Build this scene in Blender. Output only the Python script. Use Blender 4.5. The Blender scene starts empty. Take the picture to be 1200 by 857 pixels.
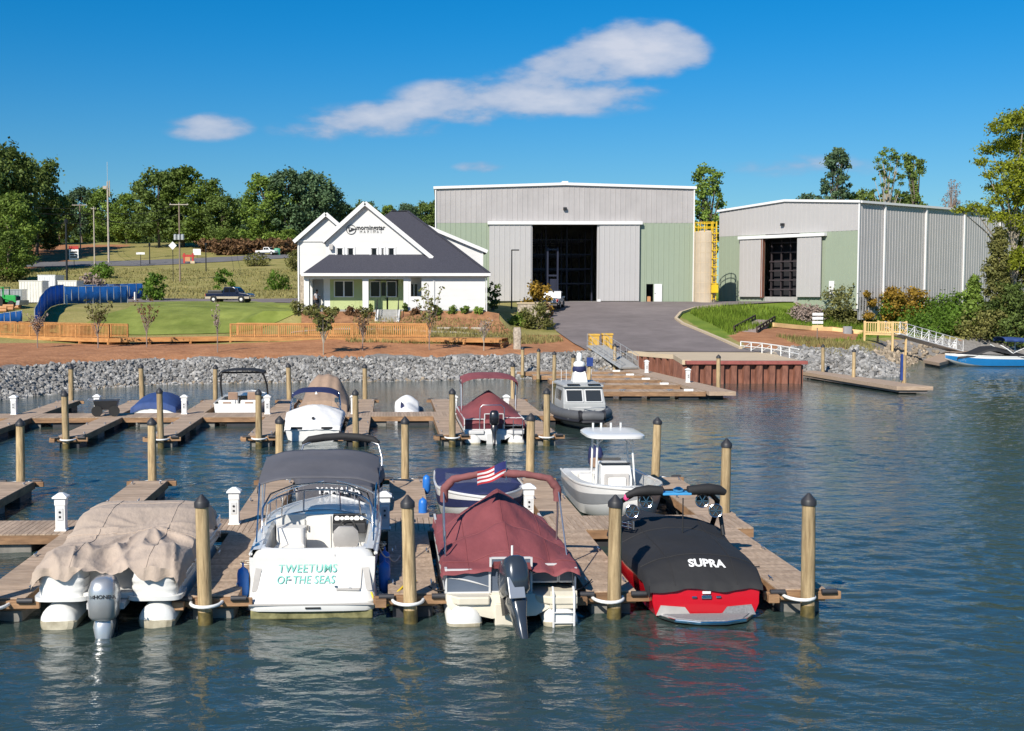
import bpy, bmesh, math, random
import numpy as np
from mathutils import Vector, Matrix, noise
random.seed(7); rng = np.random.default_rng(7)
R = math.radians; PI = math.pi
scene = bpy.context.scene
COL = scene.collection
# ------------------------------------------------------------------ camera
F = 1400.0; CX = 520.0; CY = 428.5; HOR = 343.0; H = 6.4
PITCH = math.atan((CY-HOR)/F); YAW = R(2.66)
cd = bpy.data.cameras.new('camera'); cam = bpy.data.objects.new('camera', cd); COL.objects.link(cam)
cam.location = (0, 0, H); cam.rotation_euler = (PI/2-PITCH, 0, 0)
cd.sensor_width = 36; cd.lens = 36*F/1200; cd.shift_x = (600-CX)/1200
cd.clip_start = .5; cd.clip_end = 9000
scene.camera = cam
# ------------------------------------------------------------------ sun, sky, exposure
SUN_EL = R(36); SUN_AZ = R(29)          # azimuth: how far left of straight behind the camera
sd = Vector((-math.sin(SUN_AZ)*math.cos(SUN_EL), -math.cos(SUN_AZ)*math.cos(SUN_EL), math.sin(SUN_EL)))
sl = bpy.data.lights.new('sun', 'SUN'); sl.energy = 4.6; sl.angle = R(.53); sl.color = (1, .93, .82)
so = bpy.data.objects.new('sun', sl); COL.objects.link(so); so.location = (-60, -60, 80)
so.rotation_euler = (-sd).to_track_quat('-Z', 'Y').to_euler()
W = bpy.data.worlds.new('World'); scene.world = W; W.use_nodes = True
wn, wl = W.node_tree.nodes, W.node_tree.links
for n in list(wn): wn.remove(n)
def N(nt, t, **k):
    n = nt.new(t)
    for a, b in k.items():
        if a == 'i':
            for q, val in b.items(): n.inputs[q].default_value = val
        else: setattr(n, a, b)
    return n
def math_(nt, lk, op, a, b=None, c=None, clamp=False):
    n = nt.new('ShaderNodeMath'); n.operation = op; n.use_clamp = clamp
    for i, q in enumerate((a, b, c)):
        if q is None: continue
        if isinstance(q, (int, float)): n.inputs[i].default_value = q
        else: lk.new(q, n.inputs[i])
    return n.outputs[0]
sky = N(wn, 'ShaderNodeTexSky', sky_type='NISHITA', sun_disc=False, sun_elevation=SUN_EL,
        sun_rotation=math.atan2(sd.x, sd.y), altitude=200, air_density=1.0, dust_density=.1, ozone_density=2.5)
tc = N(wn, 'ShaderNodeTexCoord'); sep = N(wn, 'ShaderNodeSeparateXYZ'); wl.new(tc.outputs['Generated'], sep.inputs[0])
grade = N(wn, 'ShaderNodeMapRange', interpolation_type='SMOOTHSTEP', i={1: -.02, 2: .25, 3: 0., 4: 1.}); wl.new(sep.outputs[2], grade.inputs[0])
tint = N(wn, 'ShaderNodeMixRGB', i={1: (.42, .60, .71, 1), 2: (.03, .56, .92, 1)}); wl.new(grade.outputs[0], tint.inputs[0])
hsv = N(wn, 'ShaderNodeMixRGB', blend_type='MULTIPLY', i={0: 1.0}); wl.new(sky.outputs[0], hsv.inputs[1]); wl.new(tint.outputs[0], hsv.inputs[2])
strv = N(wn, 'ShaderNodeVectorMath', operation='MULTIPLY', i={1: (1., 1., 2.6)}); wl.new(tc.outputs['Generated'], strv.inputs[0])
nz1 = N(wn, 'ShaderNodeTexNoise', i={'Scale': 13.0, 'Detail': 9.0, 'Roughness': .6}); wl.new(strv.outputs[0], nz1.inputs['Vector'])
ay = math_(wn, wl, 'MAXIMUM', math_(wn, wl, 'ABSOLUTE', sep.outputs[1]), .05)
cu = math_(wn, wl, 'DIVIDE', sep.outputs[0], ay); cw = math_(wn, wl, 'DIVIDE', sep.outputs[2], ay)
nz2 = N(wn, 'ShaderNodeTexNoise', i={'Scale': 34.0, 'Detail': 4.0}); wl.new(strv.outputs[0], nz2.inputs['Vector'])
front = math_(wn, wl, 'GREATER_THAN', sep.outputs[1], 0.0)
total = None
# (u, w, half width, half height up, half height down, weight): fair-weather clouds by direction
for (u0, w0, rx, up, dn, wt) in ((.158, .194, .070, .036, .022, 1.45), (.125, .186, .055, .026, .020, 1.1), (.115, .185, .060, .018, .020, .95), (.06, .160, .115, .024, .018, 1.0), (.01, .150, .09, .016, .016, .8),
        (-.055, .142, .085, .018, .016, .75), (-.10, .136, .055, .010, .014, .55), (-.195, .137, .044, .013, .014, .75), (.03, .104, .026, .006, .006, .45), (.12, .165, .075, .02, .022, .85), (.09, .172, .09, .02, .02, .8),
        (.30, .105, .08, .012, .012, .35), (-.75, .2, .16, .03, .02, 1.0), (-1.3, .33, .2, .05, .03, 1.1), (.85, .26, .16, .04, .02, 1.1), (1.6, .3, .22, .06, .03, 1.0)):
    du = math_(wn, wl, 'DIVIDE', math_(wn, wl, 'SUBTRACT', cu, u0), rx)
    dw = math_(wn, wl, 'SUBTRACT', cw, w0)
    dw2 = math_(wn, wl, 'MAXIMUM', math_(wn, wl, 'DIVIDE', dw, up), math_(wn, wl, 'DIVIDE', dw, -dn))
    r2 = math_(wn, wl, 'ADD', math_(wn, wl, 'POWER', math_(wn, wl, 'ABSOLUTE', du), 2.0), math_(wn, wl, 'POWER', dw2, 2.0))
    b = math_(wn, wl, 'MULTIPLY', math_(wn, wl, 'SUBTRACT', 1.0, r2, clamp=True), wt)
    total = b if total is None else math_(wn, wl, 'MAXIMUM', total, b)
nb_ = math_(wn, wl, 'SUBTRACT', nz1.outputs[0], .5)
e1 = math_(wn, wl, 'MULTIPLY_ADD', nb_, 2.1, math_(wn, wl, 'MULTIPLY', total, 1.2))
e2 = math_(wn, wl, 'MULTIPLY_ADD', math_(wn, wl, 'SUBTRACT', nz2.outputs[0], .5), 1.5, e1)
pos = math_(wn, wl, 'MULTIPLY', math_(wn, wl, 'MULTIPLY', total, 2.6, clamp=True), front)
mask = N(wn, 'ShaderNodeMapRange', interpolation_type='SMOOTHSTEP', i={1: .0, 2: .92, 3: 0.0, 4: .82}); wl.new(e2, mask.inputs[0])
mk = math_(wn, wl, 'MULTIPLY', mask.outputs[0], pos, clamp=True)
cr = N(wn, 'ShaderNodeMapRange', i={1: .3, 2: 1.7, 3: 0.0, 4: 1.0}); wl.new(e2, cr.inputs[0])
cc = N(wn, 'ShaderNodeMixRGB', i={1: (2.6, 3.6, 5.4, 1), 2: (6.5, 6.5, 7.0, 1)}); wl.new(cr.outputs[0], cc.inputs[0])
mx = N(wn, 'ShaderNodeMixRGB'); wl.new(mk, mx.inputs[0]); wl.new(hsv.outputs[0], mx.inputs[1]); wl.new(cc.outputs[0], mx.inputs[2])
bg = N(wn, 'ShaderNodeBackground', i={'Strength': .085}); wl.new(mx.outputs[0], bg.inputs[0])
wo = N(wn, 'ShaderNodeOutputWorld'); wl.new(bg.outputs[0], wo.inputs[0])
vs = scene.view_settings; vs.view_transform = 'Standard'; vs.look = 'None'; vs.exposure = .42; vs.gamma = 1; vs.use_curve_mapping = False
scene.cycles.max_bounces = 6; scene.cycles.transparent_max_bounces = 12
scene.cycles.sample_clamp_indirect = 6

# ------------------------------------------------------------------ helpers: viewing rays used for surveying the site
def ray(px, py):
    a = (px-CX)/F; b = -(py-CY)/F
    return Vector((a, math.cos(PITCH)+b*math.sin(PITCH), -math.sin(PITCH)+b*math.cos(PITCH)))
def gz(px, py, z):
    d = ray(px, py); t = (z-H)/d.z; return Vector((d.x*t, d.y*t, z))
def gy(px, py, Y):
    d = ray(px, py); t = Y/d.y; return Vector((d.x*t, Y, H+d.z*t))
def dk(u, v, z=0):
    c, s = math.cos(YAW), math.sin(YAW); return Vector((u*c-v*s, u*s+v*c, z))
# ------------------------------------------------------------------ helpers: meshes
class MB:
    def __init__(s): s.v = []; s.f = []
    def add(s, vs_, fs):
        o = len(s.v); s.v += [tuple(q) for q in vs_]; s.f += [tuple(i+o for i in q) for q in fs]; return s
    def box(s, cx, cy, cz, sx, sy, sz, rz=0):
        c, n = math.cos(rz), math.sin(rz); P = []
        for dz in (-.5, .5):
            for dx, dy in ((-.5, -.5), (.5, -.5), (.5, .5), (-.5, .5)):
                x, y = dx*sx, dy*sy; P.append((cx+x*c-y*n, cy+x*n+y*c, cz+dz*sz))
        return s.add(P, [(3, 2, 1, 0), (4, 5, 6, 7), (0, 1, 5, 4), (1, 2, 6, 5), (2, 3, 7, 6), (3, 0, 4, 7)])
    def span(s, x0, x1, y0, y1, z0, z1): return s.box((x0+x1)/2, (y0+y1)/2, (z0+z1)/2, x1-x0, y1-y0, z1-z0)
    def bar(s, p0, p1, w, h, up=(0, 0, 1)):
        p0, p1 = Vector(p0), Vector(p1); d = (p1-p0).normalized(); u = Vector(up)
        if abs(d.dot(u)) > .98: u = Vector((0, 1, 0))
        a = d.cross(u).normalized()*w/2; b = a.cross(d).normalized()*h/2
        P = [p0-a-b, p0+a-b, p0+a+b, p0-a+b, p1-a-b, p1+a-b, p1+a+b, p1-a+b]
        return s.add(P, [(0, 1, 2, 3), (7, 6, 5, 4), (0, 4, 5, 1), (1, 5, 6, 2), (2, 6, 7, 3), (3, 7, 4, 0)])
    def tube(s, pts, r, n=8, caps=True):
        pts = [Vector(p) for p in pts]; m = len(pts); rs = r if isinstance(r, (list, tuple)) else [r]*m
        rings = []; ref = None
        for i, p in enumerate(pts):
            d = (pts[min(i+1, m-1)]-pts[max(i-1, 0)])
            d = d.normalized() if d.length > 1e-9 else Vector((0, 0, 1))
            if ref is None: ref = Vector((0, 0, 1)) if abs(d.z) < .9 else Vector((1, 0, 0))
            a = d.cross(ref); a = a.normalized() if a.length > 1e-6 else d.orthogonal().normalized()
            b = a.cross(d); ref = b
            rings.append([p+(a*math.cos(2*PI*k/n)+b*math.sin(2*PI*k/n))*rs[i] for k in range(n)])
        return s.loft(rings, True, caps)
    def loft(s, rings, closed=True, caps=True, cap0=None, cap1=None):
        n = len(rings[0]); P = [q for r_ in rings for q in r_]; fs = []
        for i in range(len(rings)-1):
            for k in range(n if closed else n-1):
                a = i*n+k; b = i*n+(k+1) % n; fs.append((a, b, b+n, a+n))
        c0 = caps if cap0 is None else cap0; c1 = caps if cap1 is None else cap1
        if c0: fs.append(tuple(range(n-1, -1, -1)))
        if c1: fs.append(tuple((len(rings)-1)*n+k for k in range(n)))
        return s.add(P, fs)
    def lathe(s, prof, n=16, o=(0, 0, 0), axis='z', a0=0):
        rings = []
        for r_, z in prof:
            ring = []
            for k in range(n):
                a = a0+2*PI*k/n; x, y = r_*math.cos(a), r_*math.sin(a)
                q = (x, y, z) if axis == 'z' else ((x, z, y) if axis == 'y' else (z, x, y))
                ring.append((o[0]+q[0], o[1]+q[1], o[2]+q[2]))
            rings.append(ring)
        return s.loft(rings)
    def prism(s, poly, z0, z1):
        n = len(poly); return s.loft([[(x, y, z0) for x, y in poly], [(x, y, z1) for x, y in poly]])
    def prismy(s, poly, y0, y1): return s.loft([[(x, y0, z) for x, z in poly], [(x, y1, z) for x, z in poly]])
    def prismx(s, poly, x0, x1): return s.loft([[(x0, y, z) for y, z in poly], [(x1, y, z) for y, z in poly]])
    def xf(s, M): s.v = [tuple(M @ Vector(q)) for q in s.v]; return s
    def build(s, name, mat, parent=None, smooth=0, bevel=0, fix=True, loc=None):
        me = bpy.data.meshes.new(name); me.from_pydata(s.v, [], s.f)
        if fix:
            bm = bmesh.new(); bm.from_mesh(me); bmesh.ops.recalc_face_normals(bm, faces=bm.faces); bm.to_mesh(me); bm.free()
        if smooth:
            me.polygons.foreach_set('use_smooth', [True]*len(me.polygons)); me.set_sharp_from_angle(angle=R(smooth))
        me.materials.append(M_[mat] if isinstance(mat, str) else mat)
        o = bpy.data.objects.new(name, me); COL.objects.link(o); o.parent = parent
        if loc is not None: o.location = loc
        if bevel:
            b = o.modifiers.new('bevel', 'BEVEL'); b.width = bevel; b.segments = 2; b.limit_method = 'ANGLE'
        return o
def tag(o, label=None, cat=None, group=None, kind=None):
    for k, val in (('label', label), ('category', cat), ('group', group), ('kind', kind)):
        if val: o[k] = val
    return o
def thing(name, label, cat, loc=(0, 0, 0), rz=0, group=None):
    o = bpy.data.objects.new(name, None); COL.objects.link(o); o.empty_display_size = .3
    o.location = loc; o.rotation_euler = (0, 0, rz); return tag(o, label, cat, group)
def link(name, me, parent, loc=(0, 0, 0), rz=0, sc=None):
    o = bpy.data.objects.new(name, me); COL.objects.link(o); o.parent = parent; o.location = loc; o.rotation_euler = (0, 0, rz)
    if sc: o.scale = sc
    return o
def copy_tree(o, parent=None):
    c = o.copy(); COL.objects.link(c); c.parent = parent
    for ch in list(o.children): copy_tree(ch, c)
    return c
def text(name, s, size, mat, parent, M, extrude=.004, shear=0, space=1.0, align='CENTER', sx=1.0, bold=0):
    cu_ = bpy.data.curves.new(name, 'FONT'); cu_.body = s; cu_.size = size; cu_.extrude = extrude; cu_.shear = shear
    cu_.space_character = space; cu_.align_x = align; cu_.align_y = 'CENTER'; cu_.offset = bold; cu_.resolution_u = 3
    o = bpy.data.objects.new(name, cu_); COL.objects.link(o)
    me = bpy.data.meshes.new_from_object(o.evaluated_get(bpy.context.evaluated_depsgraph_get()))
    bpy.data.objects.remove(o); bpy.data.curves.remove(cu_)
    me.transform(M @ Matrix.Diagonal((sx, 1, 1, 1))); me.materials.clear(); me.materials.append(M_[mat]); me.name = name
    t = bpy.data.objects.new(name, me); COL.objects.link(t); t.parent = parent; return t
def face_cam(x, y, z, rz=0, tilt=0):      # text plane standing upright and read from -Y; tilt leans its top away
    return Matrix.Translation((x, y, z)) @ Matrix.Rotation(rz, 4, 'Z') @ Matrix.Rotation(PI/2-tilt, 4, 'X')
def lerp(tab, x):
    if x <= tab[0][0]: return tab[0][1]
    for (a, b), (c, d) in zip(tab, tab[1:]):
        if x <= c: return b+(d-b)*(x-a)/(c-a)
    return tab[-1][1]
def smooth01(x): x = max(0., min(1., x)); return x*x*(3-2*x)
# ------------------------------------------------------------------ materials
M_ = {}
def PM(name, c, rough=.6, metal=0., var=.12, scale=3., bump=0., bscale=25., stretch=(1, 1, 1), spec=.5, coat=0., c2=None, c3=None, isl=0., trans=0., rvar=0., bdist=.02, dscale=None, damt=0.):
    m = bpy.data.materials.new(name); m.use_nodes = True; nt, lk = m.node_tree.nodes, m.node_tree.links
    p = nt['Principled BSDF']; p.inputs['Roughness'].default_value = rough; p.inputs['Metallic'].default_value = metal
    p.inputs['Specular IOR Level'].default_value = spec; p.inputs['Coat Weight'].default_value = coat
    t = nt.new('ShaderNodeTexCoord'); oi = nt.new('ShaderNodeObjectInfo')
    off = N(nt, 'ShaderNodeVectorMath', operation='SCALE', i={0: (31., 17., 23.)}); lk.new(oi.outputs['Random'], off.inputs['Scale'])
    ad = N(nt, 'ShaderNodeVectorMath', operation='ADD'); lk.new(t.outputs['Object'], ad.inputs[0]); lk.new(off.outputs[0], ad.inputs[1])
    mp = N(nt, 'ShaderNodeVectorMath', operation='MULTIPLY', i={1: stretch}); lk.new(ad.outputs[0], mp.inputs[0])
    nz = N(nt, 'ShaderNodeTexNoise', i={'Scale': scale, 'Detail': 6., 'Roughness': .6}); lk.new(mp.outputs[0], nz.inputs['Vector'])
    ramp = nt.new('ShaderNodeValToRGB'); e = ramp.color_ramp.elements
    lo = tuple(max(0, q*(1-var)) for q in c); hi = c2 if c2 else tuple(min(1, q*(1+var)) for q in c)
    e[0].position = .3; e[1].position = .7; e[0].color = (*lo, 1); e[1].color = (*hi, 1)
    if c3: q = e.new(.5); q.color = (*c3, 1)
    lk.new(nz.outputs[0], ramp.inputs[0]); out = ramp.outputs[0]
    if isl or rvar:
        if isl: g = nt.new('ShaderNodeNewGeometry'); src = g.outputs['Random Per Island']; amt = isl
        else: src = oi.outputs['Random']; amt = rvar
        mr = N(nt, 'ShaderNodeMapRange', i={1: 0., 2: 1., 3: 1-amt, 4: 1+amt}); lk.new(src, mr.inputs[0])
        ml = N(nt, 'ShaderNodeVectorMath', operation='SCALE'); lk.new(out, ml.inputs[0]); lk.new(mr.outputs[0], ml.inputs['Scale']); out = ml.outputs[0]
        if isl and rvar:
            mr2 = N(nt, 'ShaderNodeMapRange', i={1: 0., 2: 1., 3: 1-rvar, 4: 1+rvar}); lk.new(oi.outputs['Random'], mr2.inputs[0])
            ml2 = N(nt, 'ShaderNodeVectorMath', operation='SCALE'); lk.new(out, ml2.inputs[0]); lk.new(mr2.outputs[0], ml2.inputs['Scale']); out = ml2.outputs[0]
    if damt:   # grime: broad stains
        n3 = N(nt, 'ShaderNodeTexNoise', i={'Scale': dscale or .6, 'Detail': 8., 'Roughness': .7}); lk.new(ad.outputs[0], n3.inputs['Vector'])
        m3 = N(nt, 'ShaderNodeMapRange', i={1: .4, 2: .7, 3: 1., 4: 1-damt}); lk.new(n3.outputs[0], m3.inputs[0])
        s3 = N(nt, 'ShaderNodeVectorMath', operation='SCALE'); lk.new(out, s3.inputs[0]); lk.new(m3.outputs[0], s3.inputs['Scale']); out = s3.outputs[0]
    lk.new(out, p.inputs['Base Color'])
    if bump:
        n2 = N(nt, 'ShaderNodeTexNoise', i={'Scale': bscale, 'Detail': 5.}); lk.new(mp.outputs[0], n2.inputs['Vector'])
        bp = N(nt, 'ShaderNodeBump', i={'Strength': bump, 'Distance': bdist}); lk.new(n2.outputs[0], bp.inputs['Height']); lk.new(bp.outputs[0], p.inputs['Normal'])
    if trans:
        tr = nt.new('ShaderNodeBsdfTranslucent'); lk.new(out, tr.inputs[0]); mxs = N(nt, 'ShaderNodeMixShader', i={0: trans})
        lk.new(p.outputs[0], mxs.inputs[1]); lk.new(tr.outputs[0], mxs.inputs[2]); lk.new(mxs.outputs[0], nt['Material Output'].inputs[0])
    M_[name] = m; return m
def GLASS(name, tint, rough=.03, alpha=.35, spec=.6):
    m = bpy.data.materials.new(name); m.use_nodes = True; nt, lk = m.node_tree.nodes, m.node_tree.links
    p = nt['Principled BSDF']; p.inputs['Base Color'].default_value = (*tint, 1); p.inputs['Roughness'].default_value = rough
    p.inputs['Specular IOR Level'].default_value = spec; p.inputs['Alpha'].default_value = alpha; M_[name] = m
PM('wood_piling', (.44, .30, .15), .85, var=.4, scale=3, stretch=(6, 6, .5), bump=.6, bscale=12, c2=(.60, .45, .25), rvar=.2, damt=.2, dscale=2.)
PM('piling_cap', (.03, .03, .034), .5, var=.2)
PM('piling_wet', (.06, .055, .022), .45, var=.4, scale=5, c2=(.2, .15, .05))
PM('deck_plank', (.37, .26, .18), .75, var=.2, scale=2.5, stretch=(5, 1, 5), bump=.3, bscale=14, rvar=.16, c2=(.49, .37, .27))
PM('deck_planks', (.37, .26, .18), .75, var=.2, scale=2.5, stretch=(1, 5, 5), bump=.3, bscale=14, isl=.16, c2=(.49, .37, .27))
PM('dock_fascia', (.30, .165, .085), .75, var=.4, scale=1.5, stretch=(1, 1, 4), bump=.3, bscale=10, c2=(.43, .25, .13), rvar=.2, damt=.25, dscale=1.)
PM('dock_grey_fascia', (.24, .20, .18), .8, var=.3, scale=1.5, bump=.3)
PM('float_black', (.035, .035, .04), .55, var=.3)
PM('float_grey', (.19, .18, .16), .7, var=.35, scale=2)
PM('rope_white', (.62, .58, .50), .8, var=.15); PM('rope_black', (.02, .02, .022), .8)
PM('hose_yellow', (.75, .52, .02), .5); PM('fender_blue', (.02, .16, .55), .4)
PM('pedestal_white', (.80, .80, .78), .4, var=.04); PM('black_plastic', (.02, .02, .022), .45)
PM('gelcoat', (.72, .72, .70), .25, var=.03, scale=1, coat=.3, damt=.05, dscale=1.5); PM('gelcoat_cream', (.66, .61, .50), .35, var=.06, coat=.2)
PM('hull_grey', (.27, .28, .29), .35, var=.05, coat=.2); PM('vinyl_white', (.78, .76, .72), .5, var=.05); PM('vinyl_grey', (.42, .40, .38), .55)
PM('vinyl_brown', (.30, .19, .13), .6); PM('antifoul_green', (.13, .13, .04), .7, var=.5, scale=4, c2=(.3, .28, .13))
PM('canvas_tan', (.45, .36, .29), .85, var=.12, scale=.8, bump=.5, bscale=9, stretch=(1, .45, 1), bdist=.05, damt=.1)
PM('canvas_maroon', (.20, .045, .052), .8, var=.18, scale=.7, bump=.45, bscale=8, stretch=(1, .4, 1), bdist=.04, c2=(.28, .075, .082), damt=.15, dscale=1.2)
PM('canvas_maroon_faded', (.21, .075, .075), .85, var=.15, bump=.4, bscale=8, bdist=.03)
PM('canvas_black', (.017, .017, .019), .75, var=.2, scale=1, bump=.3, bscale=5, bdist=.03)
PM('canvas_charcoal', (.095, .095, .11), .8, var=.12, scale=1, bump=.35, bscale=5, bdist=.03)
PM('canvas_navy', (.016, .022, .085), .75, var=.15, bump=.3, bscale=5, bdist=.03); PM('canvas_blue', (.025, .06, .19), .75, var=.15, bump=.3, bscale=5, bdist=.03)
PM('canvas_white', (.70, .70, .70), .7, var=.06, bump=.4, bscale=5, bdist=.04); PM('canvas_bag', (.33, .23, .165), .85, var=.1, bump=.4, bscale=5, bdist=.04)
PM('aluminium', (.62, .62, .63), .35, 1., var=.1); PM('stainless', (.75, .75, .76), .18, 1., var=.05)
PM('alu_painted', (.60, .60, .60), .4, var=.06); PM('pontoon_white', (.74, .74, .72), .4, var=.05, damt=.1, dscale=2)
PM('pontoon_scum', (.42, .36, .24), .6, var=.4, scale=3, c2=(.6, .55, .42))
PM('panel_slate', (.10, .125, .17), .35, var=.1, coat=.3); PM('panel_maroon', (.10, .02, .028), .4)
PM('motor_silver', (.50, .51, .52), .3, .6, var=.05, coat=.5); PM('motor_charcoal', (.035, .045, .06), .25, .2, var=.1, coat=.6); PM('motor_black', (.012, .012, .016), .3, coat=.5)
PM('red_paint', (.52, .008, .018), .2, var=.05, coat=.7); PM('chrome', (.8, .8, .8), .08, 1., var=.02)
PM('carpet_grey', (.22, .22, .23), .9, var=.25, scale=30); PM('teal_letter', (.16, .50, .42), .5); PM('white_letter', (.8, .8, .8), .5); PM('dark_letter', (.02, .02, .022), .5); PM('grey_letter', (.22, .22, .22), .5)
PM('blue_paint', (.015, .17, .42), .2, var=.05, coat=.7); PM('flag_red', (.45, .03, .04), .8); PM('flag_white', (.75, .75, .75), .8); PM('flag_blue', (.03, .04, .18), .8); PM('pink', (.8, .08, .25), .6)
PM('towel_blue', (.05, .3, .6), .8)
GLASS('windshield', (.30, .32, .33), .04, .16); GLASS('cabin_glass', (.03, .035, .04), .05, .9); GLASS('window_glass', (.010, .011, .014), .08, 1.0, .25)
PM('speaker_black', (.03, .03, .032), .9); PM('rib_rubber', (.095, .098, .105), .6, var=.1); PM('rib_band', (.015, .015, .02), .6)
PM('patrol_grey', (.36, .37, .37), .45, var=.05)
# buildings
PM('white_siding', (.68, .68, .675), .6, var=.04, scale=.5, damt=.07, stretch=(.3, 1, 6)); PM('white_trim', (.72, .72, .72), .5, var=.02)
PM('green_siding', (.40, .46, .21), .6, var=.05); PM('shingle', (.034, .035, .050), .9, var=.3, scale=9, stretch=(1, 3, 3), bump=.6, bscale=14, c2=(.066, .066, .088))
PM('metal_grey', (.43, .405, .40), .45, .1, var=.05, scale=.4, damt=.13, dscale=.4, stretch=(3, 3, .3)); PM('metal_light', (.47, .455, .45), .45, .1, var=.04, scale=.4, damt=.11, dscale=.4)
PM('metal_green', (.31, .365, .275), .45, .1, var=.06, scale=.4, damt=.13, dscale=.4); PM('metal_side', (.48, .46, .455), .45, .1, var=.05, scale=.4)
PM('inside_shade', (.012, .012, .016), .9, var=.2); PM('rack_steel', (.022, .026, .05), .5, .3); PM('rack_brown', (.045, .035, .04), .6); PM('roof_white', (.75, .75, .76), .4)
PM('stone_veneer', (.40, .33, .26), .85, var=.45, scale=5, c2=(.55, .47, .38), bump=.6, bscale=6); PM('concrete', (.46, .40, .32), .85, var=.15, scale=1.2, bump=.15, bscale=30, damt=.15)
PM('concrete_tan', (.56, .45, .31), .85, var=.12, scale=.6, damt=.12); PM('concrete_grey', (.33, .325, .31), .85, var=.12)
PM('rust_red', (.19, .07, .045), .75, var=.4, scale=2, stretch=(3, 3, .6), c2=(.30, .125, .08), bump=.3); PM('rust_cap', (.30, .085, .07), .6, var=.2)
PM('tank_tan', (.46, .38, .28), .6, var=.12, scale=.6); PM('yellow_paint', (.72, .47, .015), .45, var=.08); PM('ochre', (.60, .36, .06), .7, var=.15)
PM('new_wood', (.47, .205, .06), .75, var=.25, scale=1.2, stretch=(1, 1, 3), bump=.2, rvar=.14, c2=(.58, .29, .10)); PM('new_wood_pale', (.68, .47, .22), .75, var=.15, scale=1.2, rvar=.08)
PM('dark_wood', (.055, .035, .025), .8, var=.3); PM('grey_deck', (.36, .28, .25), .8, var=.15, scale=3)
PM('pole_wood', (.22, .17, .13), .9, var=.25, stretch=(3, 3, .4)); PM('pole_pale', (.40, .35, .30), .85, var=.15); PM('pole_black', (.012, .012, .014), .4); PM('pole_steel', (.42, .44, .45), .5, .4)
PM('tarp_blue', (.016, .15, .52), .55, var=.25, scale=.8, bump=.5, bscale=2.5, bdist=.10, c2=(.03, .22, .66), trans=.5); PM('container_white', (.72, .70, .64), .5, var=.08)
PM('tractor_green', (.02, .30, .06), .35, coat=.4); PM('tyre', (.018, .018, .018), .85); PM('pipe_orange', (.5, .25, .11), .7)
PM('car_navy', (.010, .014, .035), .2, coat=1.); PM('car_tan', (.42, .36, .27), .35, coat=.4); PM('car_white', (.72, .72, .72), .25, coat=.6); PM('car_silver', (.4, .41, .42), .3, .4, coat=.6)
PM('sign_red', (.42, .03, .025), .5); PM('sign_white', (.75, .75, .75), .5); PM('sign_blue', (.02, .05, .22), .5); PM('sign_green', (.03, .22, .12), .5)
PM('skin', (.33, .19, .13), .6); PM('shirt_grey', (.45, .43, .45), .85); PM('shorts_dark', (.02, .022, .035), .85); PM('hair_dark', (.02, .014, .01), .7)
PM('rock', (.23, .225, .22), .9, var=.3, scale=1.5, bump=.5, bscale=6, isl=.5, c2=(.33, .32, .305))
PM('rock_brown', (.30, .235, .16), .9, var=.3, scale=1.5, bump=.5, bscale=6, isl=.4, c2=(.38, .31, .23))
PM('bark', (.13, .10, .075), .95, var=.3, stretch=(4, 4, .6), bump=.6, bscale=8, c2=(.22, .18, .14)); PM('bark_pale', (.36, .31, .24), .9, var=.25, stretch=(4, 4, .6), c2=(.46, .40, .32)); PM('twig_grey', (.25, .19, .16), .9, var=.2)
PM('leaf_dark', (.10, .165, .036), .6, var=.45, scale=.25, c2=(.19, .26, .06), isl=.35, rvar=.2, trans=.25, spec=.25)
PM('leaf_green', (.13, .21, .035), .6, var=.45, scale=.25, c2=(.24, .34, .06), isl=.35, rvar=.2, trans=.3, spec=.25)
PM('leaf_blue', (.08, .15, .075), .6, var=.4, scale=.25, c2=(.14, .22, .10), isl=.35, rvar=.15, trans=.2, spec=.25)
PM('leaf_yellow', (.21, .27, .018), .6, var=.35, scale=.5, c2=(.36, .39, .035), isl=.35, trans=.4, spec=.25)
PM('leaf_olive', (.15, .165, .042), .6, var=.4, scale=.6, c2=(.27, .26, .08), isl=.35, rvar=.15, trans=.3, spec=.25)
PM('leaf_autumn', (.30, .22, .025), .65, var=.4, scale=.7, c2=(.42, .25, .04), isl=.35, trans=.3, spec=.25)
PM('leaf_red', (.17, .085, .045), .7, var=.35, scale=.6, c2=(.25, .15, .07), isl=.35, trans=.25, spec=.25)
PM('leaf_bright', (.10, .20, .02), .6, var=.35, scale=.5, c2=(.16, .27, .035), isl=.35, trans=.35, spec=.25)
PM('lawn', (.195, .25, .042), .9, var=.3, scale=.35, c2=(.285, .325, .075), bump=.5, bscale=12, spec=.2, damt=.28, dscale=.35, stretch=(1, .5, 1))
PM('grass_rough', (.25, .24, .07), .9, var=.45, scale=.3, c2=(.40, .34, .14), isl=.4, spec=.2, trans=.3)
PM('grass_lush', (.13, .23, .018), .9, var=.4, scale=.3, c2=(.22, .30, .04), isl=.4, spec=.2, trans=.3)
PM('asphalt', (.20, .17, .165), .9, var=.12, scale=.5, c2=(.24, .205, .20), bump=.2, bscale=40, damt=.22, dscale=.12, spec=.3); PM('asphalt_road', (.15, .145, .15), .9, var=.12, scale=.5)
PM('mulch', (.26, .115, .055), .95, var=.35, scale=1.5, c2=(.38, .19, .09), bump=.6, bscale=10)
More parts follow.
